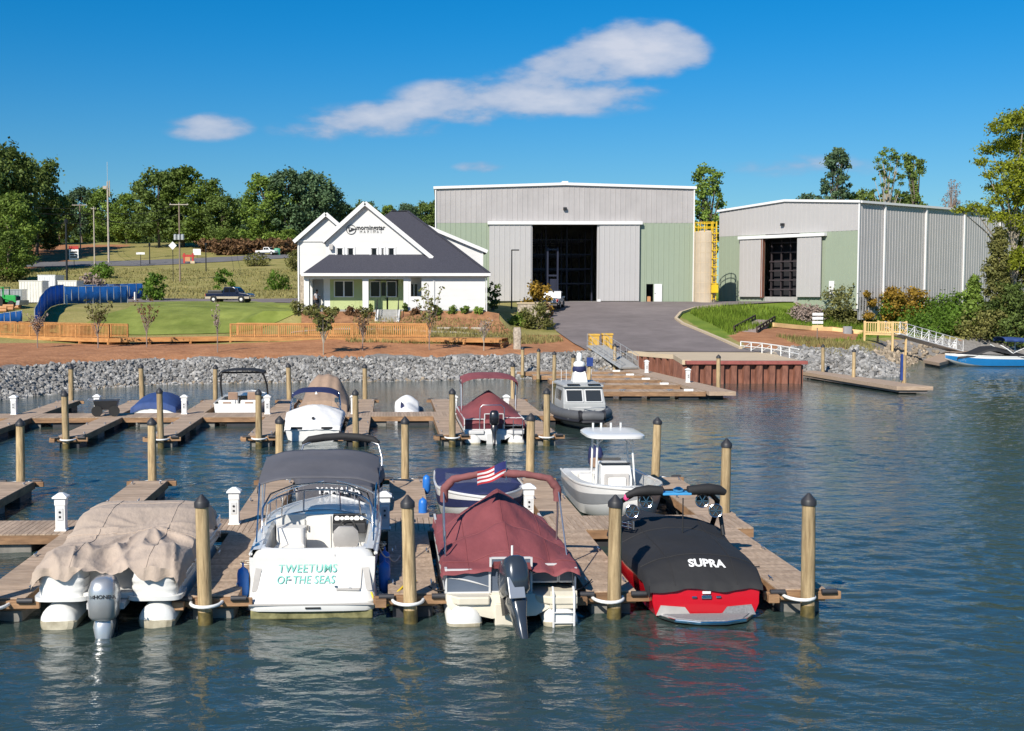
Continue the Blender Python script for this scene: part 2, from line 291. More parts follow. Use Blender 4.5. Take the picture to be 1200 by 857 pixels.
# ------------------------------------------------------------------ terrain
SHORE = [(-300, -60), (-90, 20), (-45, 50), (-30, 62), (-26.3, 70.4), (-24.6, 75.2), (-22.8, 80), (-19.5, 83), (-11.5, 84.6), (.6, 86.9), (7.7, 89.5), (12, 92.5), (15.6, 97.5), (26.6, 96.5), (29.5, 92), (32, 89.5), (35.2, 91), (37.3, 97), (40.2, 104), (43.8, 110.5), (47, 119), (60, 122), (80, 117), (110, 95), (160, 30), (300, -60)]
SEG = [(Vector(a), Vector(b)) for a, b in zip(SHORE, SHORE[1:])]
def inpoly(x, y, P):
    c = False; j = len(P)-1
    for i in range(len(P)):
        if (P[i][1] > y) != (P[j][1] > y) and x < (P[j][0]-P[i][0])*(y-P[i][1])/(P[j][1]-P[i][1])+P[i][0]: c = not c
        j = i
    return c
def pdist(x, y, segs):
    m = 1e18
    for (ax, ay_), (bx, by) in segs:
        dx, dy = bx-ax, by-ay_; t = ((x-ax)*dx+(y-ay_)*dy)/(dx*dx+dy*dy); t = 0 if t < 0 else (1 if t > 1 else t)
        q = (ax+t*dx-x)**2+(ay_+t*dy-y)**2
        if q < m: m = q
    return math.sqrt(m)
SEGT = [(tuple(a), tuple(b)) for a, b in SEG]
def shore_d(x, y):
    d = pdist(x, y, SEGT); return -d if inpoly(x, y, SHORE) else d
PROF = [(-8, -2.2), (0, -.2), (3.6, 1.8), (7, 2.1), (12, 2.55), (22, 3.9), (27, 4.6), (45, 5.15), (75, 5.3)]
HILL = [(150, 0), (190, 1.6), (240, 6.4), (270, 10), (310, 14), (420, 17), (700, 19)]
DA, DB = 1.62, (5.35-1.62)/41.0
def drive_z(y): return 1.62 if y < 97 else (DA+(y-97)*DB if y < 138 else 5.35)
def gd(px, py):
    d = ray(px, py); t = (DA-97*DB-H)/(d.z-DB*d.y); y = d.y*t
    if y < 97: t = (1.62-H)/d.z
    if y > 138: t = (5.35-H)/d.z
    return Vector((d.x*t, d.y*t, 0))
DRIVE = [(p.x, p.y) for p in [gd(*q) for q in ((648, 362), (641, 372), (652, 388), (672, 402), (690, 411.5))]] + [(15.5, 97.2), (26.8, 96.2)] + \
        [(p.x, p.y) for p in [gd(*q) for q in ((868, 409), (846, 399), (822, 389), (800, 380), (792, 374), (798, 367), (815, 361.5), (845, 358))]] + [(45, 141), (45, 144), (31, 146), (29.8, 139.7), (10, 139.7), (10.5, 137)]
DSEG = [(DRIVE[i], DRIVE[(i+1) % len(DRIVE)]) for i in range(len(DRIVE))]
HOUSE_PAD = (-16.5, 4.5, 108, 126)
def terr(x, y):
    d = shore_d(x, y); z = lerp(PROF, d)
    if x < -8 and d > 0 and y < 118:
        k = smooth01((-8-x)/10.); z = z*(1-k)+min(z, lerp([(60, 1.9), (88, 2.0), (98, 2.25), (103, 2.6), (112, 4.3), (118, 5.0)], y))*k
    if 100 < y < 130 and -20 < x < 9:
        q = max(HOUSE_PAD[0]-x, x-HOUSE_PAD[1], HOUSE_PAD[2]-y, y-HOUSE_PAD[3], 0)
        if q < 2.2: k = smooth01(1-q/2.2); z = z*(1-k)+4.68*k
    if d > 0 and y > 140 and x < 60:
        k = smooth01((20-x)/25.) if y < 215 else smooth01((80-x)/60.)*.9+.1
        z += lerp(HILL, y)*k
    if d > 4: z += .10*noise.noise(Vector((x*.25, y*.25, 0)))+.2*noise.noise(Vector((x*.05, y*.05, 3)))*min(1, (d-4)/20)
    if d > -1.5:
        if inpoly(x, y, DRIVE): z = drive_z(y)-.12
        elif 88 < y < 150 and 5 < x < 55:
            q = pdist(x, y, DSEG)
            if q < 6: k = smooth01(1-q/6.); z = z*(1-k)+(drive_z(y)-.10)*k
    return z
def rngf(a, b, s):
    return [a+i*s for i in range(int(round((b-a)/s)))]
XS = [-6000, -2500, -1200, -700, -450]+rngf(-330, -130, 20)+rngf(-130, -70, 5)+rngf(-70, 75, 1.25)+rngf(75, 135, 5)+rngf(135, 320, 20)+[320, 450, 700, 1200, 2500, 6000]
YS = [-200, -100, 0, 30, 50]+rngf(58, 152, 1.25)+rngf(152, 260, 4)+rngf(260, 420, 12)+[420, 500, 620, 800, 1200, 2500, 7000]
ZT = np.array([[terr(x, y) for x in XS] for y in YS])
AX, AY = np.array(XS), np.array(YS)
def h(x, y):
    i = max(0, min(len(XS)-2, int(np.searchsorted(AX, x))-1)); j = max(0, min(len(YS)-2, int(np.searchsorted(AY, y))-1))
    tx = (x-XS[i])/(XS[i+1]-XS[i]); ty = (y-YS[j])/(YS[j+1]-YS[j])
    return float((ZT[j, i]*(1-tx)+ZT[j, i+1]*tx)*(1-ty)+(ZT[j+1, i]*(1-tx)+ZT[j+1, i+1]*tx)*ty)
def gt(px, py, y0=60., y1=900.):          # where a sight line meets the ground
    d = ray(px, py); Y = y0; last = Y
    while Y < y1:
        t = Y/d.y
        if H+d.z*t <= h(d.x*t, Y):
            a, b = last, Y
            for _ in range(18):
                m = (a+b)/2; tm = m/d.y
                if H+d.z*tm <= h(d.x*tm, m): b = m
                else: a = m
            t = b/d.y; return Vector((d.x*t, b, h(d.x*t, b)))
        last = Y; Y += .6 if Y < 160 else 2.
    return Vector((d.x*y1/d.y, y1, h(d.x*y1/d.y, y1)))
def terrain_material():
    m = bpy.data.materials.new('terrain'); m.use_nodes = True; nt, lk = m.node_tree.nodes, m.node_tree.links; p = nt['Principled BSDF']
    p.inputs['Roughness'].default_value = .95; p.inputs['Specular IOR Level'].default_value = .2
    t = nt.new('ShaderNodeTexCoord')
    def nzr(sc, c0, c1, a=.3, b=.7, det=7):
        n = N(nt, 'ShaderNodeTexNoise', i={'Scale': sc, 'Detail': det, 'Roughness': .65}); lk.new(t.outputs['Object'], n.inputs['Vector'])
        r_ = nt.new('ShaderNodeValToRGB'); r_.color_ramp.elements[0].position = a; r_.color_ramp.elements[1].position = b
        r_.color_ramp.elements[0].color = (*c0, 1); r_.color_ramp.elements[1].color = (*c1, 1); lk.new(n.outputs[0], r_.inputs[0]); return r_.outputs[0]
    stone = nzr(2.5, (.16, .15, .14), (.27, .255, .24)); soil = nzr(.7, (.28, .125, .06), (.46, .225, .115)); grass = nzr(.25, (.19, .19, .05), (.36, .30, .12)); lush = nzr(.35, (.10, .17, .02), (.19, .25, .035))
    at = N(nt, 'ShaderNodeAttribute', attribute_name='cover'); sp = nt.new('ShaderNodeSeparateColor'); lk.new(at.outputs['Color'], sp.inputs[0])
    n = N(nt, 'ShaderNodeTexNoise', i={'Scale': .5, 'Detail': 8., 'Roughness': .7}); lk.new(t.outputs['Object'], n.inputs['Vector'])
    def mixk(src):
        a = math_(nt, lk, 'ADD', src, math_(nt, lk, 'MULTIPLY', math_(nt, lk, 'SUBTRACT', n.outputs[0], .5), 1.3))
        mr = N(nt, 'ShaderNodeMapRange', interpolation_type='SMOOTHSTEP', i={1: .4, 2: .6}); lk.new(a, mr.inputs[0]); return mr.outputs[0]
    m1 = nt.new('ShaderNodeMixRGB'); lk.new(mixk(sp.outputs[0]), m1.inputs[0]); lk.new(soil, m1.inputs[1]); lk.new(grass, m1.inputs[2])
    m2 = nt.new('ShaderNodeMixRGB'); lk.new(mixk(sp.outputs[1]), m2.inputs[0]); lk.new(m1.outputs[0], m2.inputs[1]); lk.new(lush, m2.inputs[2])
    m3 = nt.new('ShaderNodeMixRGB'); lk.new(mixk(sp.outputs[2]), m3.inputs[0]); lk.new(m2.outputs[0], m3.inputs[1]); lk.new(stone, m3.inputs[2]); m2 = m3
    lk.new(m2.outputs[0], p.inputs['Base Color'])
    nb = N(nt, 'ShaderNodeTexNoise', i={'Scale': 3., 'Detail': 8.}); lk.new(t.outputs['Object'], nb.inputs['Vector'])
    bp = N(nt, 'ShaderNodeBump', i={'Strength': .8, 'Distance': .12}); lk.new(nb.outputs[0], bp.inputs['Height']); lk.new(bp.outputs[0], p.inputs['Normal'])
    M_['terrain'] = m
terrain_material()
RED_PAD = [tuple(gt(*q)[:2]) for q in ((850, 395), (884, 387), (908, 383), (975, 383), (1012, 388), (1003, 400), (950, 409), (905, 412), (880, 407))]
def cover(x, y):
    d = shore_d(x, y) if 40 < y < 160 and abs(x) < 110 else 99
    g, l = 1., 0.
    if d < 9.5 and x < 14: g = 0.
    if d < 3: g = 0.
    if 9.5 <= d < 13 and -6 < x < 12: g = .35
    if -6 < x < 12 and 103 < y < 108: g = 0.
    if inpoly(x, y, RED_PAD): return 0., 0.
    if 55 < y < 97.5 and x < 14: g = 0.
    if 28 < x < 34 and 90 < y < 108: g = min(g, .25)
    if x > 24 and y > 100 and d > 4: l = .8
    if x > 24 and 112 < y < 150 and d > 10: l = 1.
    if x > 20 and 97 < y < 106 and d < 10: l = .3
    if y > 225 and x < -78 and y < 300: g = .15 if y > 232 else .6
    if y > 150 and x < 0: l = .22
    return g, l
def stone_bed(x, y): return 1. if 40 < y < 130 and abs(x) < 110 and -3 < shore_d(x, y) < 3.4 else 0.
mb = MB(); nx = len(XS)
mb.v = [(x, y, float(ZT[j, i])) for j, y in enumerate(YS) for i, x in enumerate(XS)]
mb.f = [(j*nx+i, j*nx+i+1, (j+1)*nx+i+1, (j+1)*nx+i) for j in range(len(YS)-1) for i in range(nx-1)]
g_ = mb.build('ground', 'terrain', smooth=180, fix=False); tag(g_, kind='structure')
ca = g_.data.color_attributes.new('cover', 'FLOAT_COLOR', 'POINT')
ca.data.foreach_set('color', [q for x, y, z in mb.v for q in (*cover(x, y), stone_bed(x, y), 1.)])
def drape(name, poly, mat, dz=.07, parent=None, zf=None, kind='structure'):
    bm = bmesh.new(); bm.faces.new([bm.verts.new((x, y, 0)) for x, y in poly])
    x0, x1 = min(p[0] for p in poly), max(p[0] for p in poly); y0, y1 = min(p[1] for p in poly), max(p[1] for p in poly)
    for x in XS:
        if x0 < x < x1: bmesh.ops.bisect_plane(bm, geom=bm.verts[:]+bm.edges[:]+bm.faces[:], plane_co=(x, 0, 0), plane_no=(1, 0, 0))
    for y in YS:
        if y0 < y < y1: bmesh.ops.bisect_plane(bm, geom=bm.verts[:]+bm.edges[:]+bm.faces[:], plane_co=(0, y, 0), plane_no=(0, 1, 0))
    for v_ in bm.verts: v_.co.z = (zf(v_.co.x, v_.co.y) if zf else h(v_.co.x, v_.co.y))+dz
    bmesh.ops.recalc_face_normals(bm, faces=bm.faces)
    if bm.faces[:] and sum(f_.normal.z for f_ in bm.faces) < 0: bmesh.ops.reverse_faces(bm, faces=bm.faces[:])
    me = bpy.data.meshes.new(name); bm.to_mesh(me); bm.free(); me.materials.append(M_[mat])
    o = bpy.data.objects.new(name, me); COL.objects.link(o); o.parent = parent
    if kind: o['kind'] = kind
    return o
drape('driveway', DRIVE, 'asphalt', 0, zf=lambda x, y: drive_z(y))
# kerb along the right edge of the driveway
kp = DRIVE[7:15]; mb = MB()
for a, b in zip(kp, kp[1:]): mb.bar((a[0], a[1], drive_z(a[1])+.05), (b[0], b[1], drive_z(b[1])+.05), .28, .24)
tag(mb.build('kerb', 'concrete_tan'), kind='structure')
LAWN = [tuple(gt(*q)[:2]) for q in ((100, 380), (118, 371), (150, 362), (178, 354.5), (240, 353.6), (300, 354), (345, 357), (352, 366), (325, 378), (270, 391), (200, 392.5), (132, 393), (85, 385))]
drape('lawn', LAWN, 'lawn', .06)
PARK = [tuple(gt(*q)[:2]) for q in ((130, 352.2), (345, 354.6), (352, 352), (352, 349.4), (130, 347.8))]
PARK = [(-48, 138), (-14, 138), (-14, 158), (-75, 158), (-75, 150), (-58, 148)]
drape('parking_lot', PARK, 'asphalt', .05)
ROAD = [(-330, 236), (-120, 232), (-60, 240), (-25, 262), (-8, 290), (-16, 292), (-32, 270), (-66, 250), (-120, 241), (-330, 245)]
drape('road', ROAD, 'asphalt_road', .08)
# ------------------------------------------------------------------ water
def water_material():
    m = bpy.data.materials.new('water'); m.use_nodes = True; nt, lk = m.node_tree.nodes, m.node_tree.links; p = nt['Principled BSDF']
    p.inputs['Base Color'].default_value = (.030, .053, .049, 1); p.inputs['Roughness'].default_value = .04; p.inputs['IOR'].default_value = 1.46
    t = nt.new('ShaderNodeTexCoord'); last = None
    for sc, st, rot, amp, det in ((1.7, (.75, 1.5, 1), -.3, .55, 4.), (4.6, (.8, 1.4, 1), .4, .26, 4.)):
        mp = N(nt, 'ShaderNodeMapping'); mp.inputs['Rotation'].default_value[2] = rot; mp.inputs['Scale'].default_value = st; lk.new(t.outputs['Object'], mp.inputs[0])
        n = N(nt, 'ShaderNodeTexNoise', i={'Scale': sc, 'Detail': det, 'Roughness': .5, 'Distortion': .5}); lk.new(mp.outputs[0], n.inputs['Vector'])
        a = math_(nt, lk, 'MULTIPLY', n.outputs[0], amp); last = a if last is None else math_(nt, lk, 'ADD', last, a)
    pn_ = N(nt, 'ShaderNodeTexNoise', i={'Scale': .07, 'Detail': 2.}); lk.new(t.outputs['Object'], pn_.inputs['Vector'])
    pm_ = N(nt, 'ShaderNodeMapRange', i={1: .35, 2: .65, 3: .45, 4: 1.25}); lk.new(pn_.outputs[0], pm_.inputs[0]); last = math_(nt, lk, 'MULTIPLY', last, pm_.outputs[0])
    bp = N(nt, 'ShaderNodeBump', i={'Strength': 1., 'Distance': .088}); lk.new(last, bp.inputs['Height']); lk.new(bp.outputs[0], p.inputs['Normal'])
    M_['water'] = m
water_material()
def build_water():
    ys = [8.]
    while ys[-1] < 112: ys.append(ys[-1]+max(.05, ys[-1]*.0037))
    ys = np.array(ys); q = np.linspace(-.62, .80, 840); X = ys[:, None]*q[None, :]*.72+(q[None, :]*6); Y = np.repeat(ys[:, None], len(q), 1); dy = np.maximum(.05, ys*.0037)[:, None]
    r2 = np.random.default_rng(3); Z = np.zeros_like(X)
    shelter = 1-.62*np.clip((Y-44)/14, 0, 1)*np.clip((16-X)/8, 0, 1)
    for k in range(72):
        lam = .26*(6.5**(k/71.)); a = -1.85+r2.normal()*.62; amp = .0029*lam**.85*r2.uniform(.6, 1.3); ph = r2.uniform(0, 6.28)
        filt = np.clip((lam/dy-2.2)/2.5, 0, 1); wob = .5*np.sin(X*.21+k)+.5*np.sin(Y*.17+k*1.7)
        arg = (X*math.cos(a)+Y*math.sin(a))*2*PI/lam+ph+wob; Z += amp*filt*(np.sin(arg)+.25*np.sin(2*arg+1.57))*(.55+.45*np.sin(X*.13+Y*.09+k*2.3))
    lowf = np.zeros_like(X)
    for k in range(9): a = r2.uniform(0, 6.28); lam = r2.uniform(9, 34); lowf += np.sin((X*math.cos(a)*.6+Y*math.sin(a))*2*PI/lam+r2.uniform(0, 6.28))
    Z *= shelter*np.clip(.95+.15*lowf, .5, 1.4)
    n0, n1 = X.shape; V = np.stack([X, Y, Z], -1).reshape(-1, 3); idx = np.arange(n0*n1).reshape(n0, n1)
    Fq = np.stack([idx[:-1, :-1], idx[:-1, 1:], idx[1:, 1:], idx[1:, :-1]], -1).reshape(-1, 4)
    me = bpy.data.meshes.new('water'); me.vertices.add(len(V)); me.vertices.foreach_set('co', V.ravel()); me.loops.add(len(Fq)*4); me.loops.foreach_set('vertex_index', Fq.ravel())
    me.polygons.add(len(Fq)); me.polygons.foreach_set('loop_start', np.arange(len(Fq))*4); me.polygons.foreach_set('use_smooth', np.ones(len(Fq), bool)); me.update(); me.materials.append(M_['water'])
    o = bpy.data.objects.new('water', me); COL.objects.link(o); tag(o, kind='structure')
    # quiet water round the wave field
    x0, x1 = float(X[0, 0]), float(X[0, -1]); xf0, xf1 = float(X[-1, 0]), float(X[-1, -1]); yb, yf = float(ys[0]), float(ys[-1])
    MB().add([(-320, -120, 0), (320, -120, 0), (320, yb, 0), (x1, yb, 0), (x0, yb, 0), (-320, yb, 0), (-320, yf, 0), (xf0, yf, 0), (xf1, yf, 0), (320, yf, 0)], [(0, 1, 2, 3, 4, 5), (5, 4, 7, 6), (3, 2, 9, 8)]).build('water', 'water', fix=False)['kind'] = 'structure'
build_water()
# ------------------------------------------------------------------ riprap
def rocks(name, n, pick, smin, smax, mat, label, cat):
    base = [Vector(v) for v in [(0, 0, 1), (.89, 0, .45), (.28, .85, .45), (-.72, .53, .45), (-.72, -.53, .45), (.28, -.85, .45), (.72, .53, -.45), (-.28, .85, -.45), (-.89, 0, -.45), (-.28, -.85, -.45), (.72, -.53, -.45), (0, 0, -1)]]
    fc = [(0, 1, 2), (0, 2, 3), (0, 3, 4), (0, 4, 5), (0, 5, 1), (1, 6, 2), (2, 6, 7), (2, 7, 3), (3, 7, 8), (3, 8, 4), (4, 8, 9), (4, 9, 5), (5, 9, 10), (5, 10, 1), (1, 10, 6), (6, 11, 7), (7, 11, 8), (8, 11, 9), (9, 11, 10), (10, 11, 6)]
    B = np.array([tuple(b) for b in base]); V = []; Fc = []
    fa = np.array(fc)
    for k in range(n):
        x, y, z = pick(); s = smin+(smax-smin)*random.random()**2
        rot = np.array(Matrix.Rotation(random.uniform(0, 6.28), 3, Vector((random.gauss(0, 1), random.gauss(0, 1), random.gauss(0, 1))).normalized()))
        q = (B*rng.uniform(.62, 1.25, (12, 1))*np.array([random.uniform(.8, 1.35), random.uniform(.7, 1.1), random.uniform(.55, .9)])*s) @ rot.T
        V.append(q+np.array([x, y, z])); Fc.append(fa+12*k)
    me = bpy.data.meshes.new(name); me.from_pydata(np.concatenate(V).tolist(), [], np.concatenate(Fc).tolist()); me.materials.append(M_[mat])
    o = bpy.data.objects.new(name, me); COL.objects.link(o); tag(o, label, cat, kind='stuff'); return o
def shore_pick(x0, x1, y0, y1, d0, d1, dz=.12):
    def f():
        while True:
            x, y = random.uniform(x0, x1), random.uniform(y0, y1); d = shore_d(x, y)
            if d0 < d < d1: return x, y, h(x, y)+random.uniform(-.02, dz)
    return f
rocks('riprap', 13000, shore_pick(-33, 14.5, 62, 97, -.5, 3.1), .09, .23, 'rock', 'grey riprap boulders banked along the shore below the orange soil', 'rocks')
rocks('riprap', 2600, shore_pick(28, 39, 87, 101, -.5, 3.9), .12, .30, 'rock', 'pale grey riprap boulders on the point beside the boat ramp', 'rocks')
rocks('riprap', 700, shore_pick(36, 50, 95, 123, -.5, 2.5), .14, .36, 'rock_brown', 'brown shore stones under the white gangway', 'rocks')
rocks('riprap', 900, shore_pick(-24, 14.5, 74, 97, -.6, .45, .06), .11, .26, 'rock_brown', 'brown stained stones at the waterline of the grey riprap', 'rocks')
# ------------------------------------------------------------------ boat ramp slab and sheet pile wall
PADP = [(15.2, 98.3), (18.0, 91.6), (17.2, 84.3), (25.3, 84.3), (25.7, 91.5), (27.0, 97.0)]
tag(MB().prism(PADP, -1.5, 1.58).build('ramp_slab', 'concrete_tan'), kind='structure')
wall = thing('sheet_pile_wall', 'rust red corrugated sheet pile wall with red cap below the concrete ramp slab', 'wall', (17.2, 84.0, 0))
def sheet_panel(w_): return MB().loft([[(-w_/2, .0, z), (-w_*.30, .0, z), (-w_*.22, -.34, z), (w_*.22, -.34, z), (w_*.30, .0, z), (w_/2, .0, z), (w_/2, .12, z), (-w_/2, .12, z)] for z in (-1.2, 1.30)])
sp_ = sheet_panel(.9).build('sheet_pile', 'rust_red', wall).data
bpy.data.objects.remove(wall.children[0])
for k in range(9): link('sheet_pile', sp_, wall, (.5+.9*k, .1, 0))
a, b = Vector((15.0-17.2, 98.0-84.0, 0)), Vector((17.9-17.2, 91.5-84.0, 0)); c = Vector((-.05, .3, 0))
for p0, p1, n in ((b, c, 8), (a, b, 8)):
    d = (p1-p0); an = math.atan2(d.y, d.x)
    for k in range(n):
        q = p0+d*((k+.5)/n); link('sheet_pile', sp_, wall, (q.x, q.y, 0), an, (d.length/n/.9, 1, 1))
MB().span(-.15, 8.35, -.36, .34, 1.36, 1.60).build('cap_beam', 'rust_cap', wall, bevel=.02)
m2 = MB()
for p0, p1 in ((a, b), (b, c)): m2.bar(p0+Vector((0, 0, 1.48)), p1+Vector((0, 0, 1.48)), .6, .34)
m2.build('edge_beam', 'concrete_tan', wall)
# ------------------------------------------------------------------ docks
DZ = .48
plank_u = MB().span(-.066, .066, 0, 1.80, -.03, 0).build('plank', 'deck_plank').data
plank_v = MB().span(-.49, .49, -.066, .066, -.03, 0).build('plank', 'deck_plank').data
for o in [o for o in COL.objects if o.name.startswith('plank')]: bpy.data.objects.remove(o)
def planks_joined(name, parent, x0, x1, y0, y1, step=.145, across='x', z=0):
    m = MB()
    if across == 'x':
        k = int((y1-y0)/step)
        for i in range(k): m.span(x0, x1, y0+i*step+.006, y0+(i+1)*step-.006, z-.03, z)
    else:
        k = int((x1-x0)/step)
        for i in range(k): m.span(x0+i*step+.006, x0+(i+1)*step-.006, y0, y1, z-.03, z)
    o = m.build(name, 'deck_planks', parent); o['kind'] = 'stuff'; return o
hoop = MB()
hp = [(-.30, .0, 0)]+[(-.30*math.cos(a_*PI/10), -.02-.40*math.sin(a_*PI/10), 0) for a_ in range(1, 10)]+[(.30, 0, 0)]
hoop_me = hoop.tube(hp, .035, 8).build('piling_hoop', 'pedestal_white', smooth=60).data; bpy.data.objects.remove(COL.objects['piling_hoop'])
cl = MB().tube([(-.13, 0, .07), (-.05, 0, .055), (.05, 0, .055), (.13, 0, .07)], [.012, .02, .02, .012], 6); cl.box(-.04, 0, .025, .025, .03, .05); cl.box(.04, 0, .025, .025, .03, .05)
cleat_me = cl.build('cleat', 'aluminium', smooth=60).data; bpy.data.objects.remove(COL.objects['cleat'])
def finger(dock, u, v0, v1, individual, end, w_=.98, pil=-.1, hoopit=True):
    """finger pier centred on u between v0 and v1 (dock coordinates); end = -1 free end nearest, +1 free end farthest"""
    f = MB()
    f.span(u-w_/2, u-w_/2+.05, v0, v1, DZ-.25, DZ-.035); f.span(u+w_/2-.05, u+w_/2, v0, v1, DZ-.25, DZ-.035)
    f.span(u-w_/2+.05, u+w_/2-.05, v0, v0+.05, DZ-.25, DZ-.035); f.span(u-w_/2+.05, u+w_/2-.05, v1-.05, v1, DZ-.25, DZ-.035)
    fo = f.build('finger', 'dock_fascia', dock)
    ve = v0 if end < 0 else v1
    m = MB(); m.span(u-.78, u+.78, min(ve, ve+end*.09), max(ve, ve+end*.09), DZ-.20, DZ-.04); m.span(u-.74, u-.52, ve+end*.09, ve+end*.26, DZ-.22, DZ-.06) if end < 0 else None
    m.build('end_beam', 'dock_fascia', fo, bevel=.012)
    for s in (-1, 1): MB().tube([(u+s*(w_/2-.12), ve+end*.12, DZ-.03), (u+s*(w_/2+.18), ve+end*.12, DZ-.03)], .055, 8).build('corner_bumper', 'float_black', fo, smooth=50)
    for q in (v0+.68, (v0+v1)/2, v1-.68):
        MB().span(u-w_/2+.09, u+w_/2-.09, q-.62, q+.62, -.25, DZ-.27).build('float', 'float_black' if random.random() < .4 else 'float_grey', fo, bevel=.03)
    n = int((v1-v0)/.145)
    if individual:
        for i in range(n): link('plank', plank_v, fo, (u, v0+(i+.5)*(v1-v0)/n, DZ))
    else: planks_joined('planks', fo, u-w_/2, u+w_/2, v0, v1, (v1-v0)/n, 'x', DZ)
    for s in (-1, 1):
        for q in (.12, .6): link('cleat', cleat_me, fo, (u+s*(w_/2-.1), (v0+(v1-v0)*q) if end < 0 else (v1-(v1-v0)*q), DZ), PI/2)
    if hoopit: link('piling_hoop', hoop_me, fo, (u+pil, ve+end*.09, DZ-.1), 0 if end < 0 else PI)
    return fo
def walkway(dock, u0, u1, v0, v1, individual):
    f = MB(); f.span(u0, u1, v0, v0+.05, DZ-.25, DZ-.035); f.span(u0, u1, v1-.05, v1, DZ-.25, DZ-.035); f.span(u0, u0+.05, v0+.05, v1-.05, DZ-.25, DZ-.035); f.span(u1-.05, u1, v0+.05, v1-.05, DZ-.25, DZ-.035)
    fo = f.build('walkway', 'dock_fascia', dock)
    q = u0+1.2
    while q < u1-1:
        MB().span(q-.75, q+.75, v0+.12, v1-.12, -.25, DZ-.27).build('float', random.choice(('float_black', 'float_grey')), fo, bevel=.03); q += 2.05
    n = int((u1-u0)/.145)
    if individual:
        for i in range(n): link('plank', plank_u, fo, (u0+(i+.5)*(u1-u0)/n, v0, DZ), 0, (1, (v1-v0)/1.8, 1))
    else: planks_joined('planks', fo, u0, u1, v0, v1, (u1-u0)/n, 'y', DZ)
    return fo
dockA = thing('floating_dock', 'nearest plank dock whose finger piers hold the four big boats in front', 'dock', (0, 0, 0), YAW)
walkway(dockA, -12.8, 9.2, 29.45, 31.25, True)
NEARU = [-7.55, -3.45, .47, 4.42, 8.25]
for u in NEARU: finger(dockA, u, 23.25, 29.45, True if u > -7 else False, -1)
for u in (-11.65, -7.5, -3.5, .55, 4.6, 8.75): finger(dockA, u, 31.25, 37.9, False, 1, w_=1.05, pil=0)
dockB = thing('floating_dock', 'second plank dock further back with the covered boats, parallel to the stone bank', 'dock', (0, 0, 0), YAW)
walkway(dockB, -20.5, 9.2, 57.2, 59.2, False)
NEARB = [-17.4, -13.15, -9.35, -5.35, -1.35, 2.65, 6.6]
for u in NEARB: finger(dockB, u, 49.6, 57.2, False, -1, w_=1.0, pil=0)
FARB = [-21.8, -17.5, -13.6, -9.6, -5.5, -1.3, 2.9, 7.0]
for u in FARB[1:]: finger(dockB, u, 59.2, 66.3, False, 1, w_=1.05, pil=0, hoopit=False)
# ------------------------------------------------------------------ pilings
pp = MB().lathe([(.14, -1.2), (.14, .25), (.136, 1.2), (.128, 2.28)], 16).build('post', 'wood_piling', smooth=60)
pc = MB().lathe([(.15, 2.22), (.15, 2.31), (.135, 2.335), (.02, 2.46)], 16).build('cap', 'piling_cap', smooth=40)
pw = MB().lathe([(.143, -1.2), (.144, .10), (.1425, .24)], 16).build('waterline_band', 'piling_wet', smooth=60)
PME = [o.data for o in (pp, pc, pw)]
for o in (pp, pc, pw): bpy.data.objects.remove(o)
def piling(P, label, group, dh=0., band=True, cap=True, s=1., dark=False):
    t = thing('piling', label, 'piling', (P.x, P.y, 0), random.uniform(0, 6), group)
    t.rotation_euler = (R(random.uniform(-1.3, 1.3)), R(random.uniform(-1.3, 1.3)), random.uniform(0, 6)); t.scale = (s*random.uniform(.93, 1.05), s*random.uniform(.93, 1.05), (2.5+dh+random.uniform(-.07, .06))/2.5)
    link('post', PME[0], t)
    if cap: link('cap', PME[1], t)
    if band: link('waterline_band', PME[2], t)
    return t
G1 = 'pilings in the nearest row'
piling(dk(-7.66, 23.0), 'piling cut by the left edge of the frame, beside the tan covered pontoon boat', G1, -.55)
piling(dk(-3.55, 22.98), 'capped piling between the tan covered pontoon boat and the white cabin cruiser', G1, .03)
piling(dk(.42, 22.95), 'capped piling between the white cabin cruiser and the maroon covered pontoon boat', G1, -.02)
piling(dk(4.42, 22.97), 'capped piling between the maroon covered pontoon boat and the red ski boat', G1, .0)
piling(dk(8.28, 22.95), 'capped piling at the right outer end of the nearest dock', G1, .0)
G2 = 'pilings behind the nearest walkway'
piling(dk(9.05, 31.55), 'piling at the right end of the nearest walkway behind the red ski boat', G2, .02)
for u, v, lb in ((-11.67, 38.2, 'leftmost piling standing at the far end of an empty finger pier of the nearest dock'), (-7.53, 38.2, 'piling at the far end of the empty finger pier behind the tan covered pontoon boat'), (-3.5, 38.2, 'piling rising behind the left side of the grey cruiser bimini'),
                 (.53, 38.2, 'piling on the far finger pier between the grey bimini and the navy covered boat'), (4.6, 38.5, 'piling behind the navy covered boat and the small flag'), (8.65, 38.2, 'piling with a dark base at right behind the white centre console boat')):
    piling(dk(u, v), lb, G2, -.02)
G3 = 'pilings along the front of the second dock'
for u, lb in ((-17.4, 'leftmost piling in front of the second dock'), (-13.2, 'piling in front of the second dock beside the garden cart'), (-9.35, 'piling in front of the blue covered boat on the second dock'), (-5.35, 'piling in front of the white boat with the black tower'), (-1.35, 'piling right of the white covered boat with the navy bimini'),
              (2.65, 'piling left of the far maroon pontoon boat'), (6.6, 'piling between the far maroon pontoon boat and the grey patrol boat')):
    piling(dk(u, 49.35), lb, G3, 0)
G4 = 'pilings behind the second dock near the stone bank'
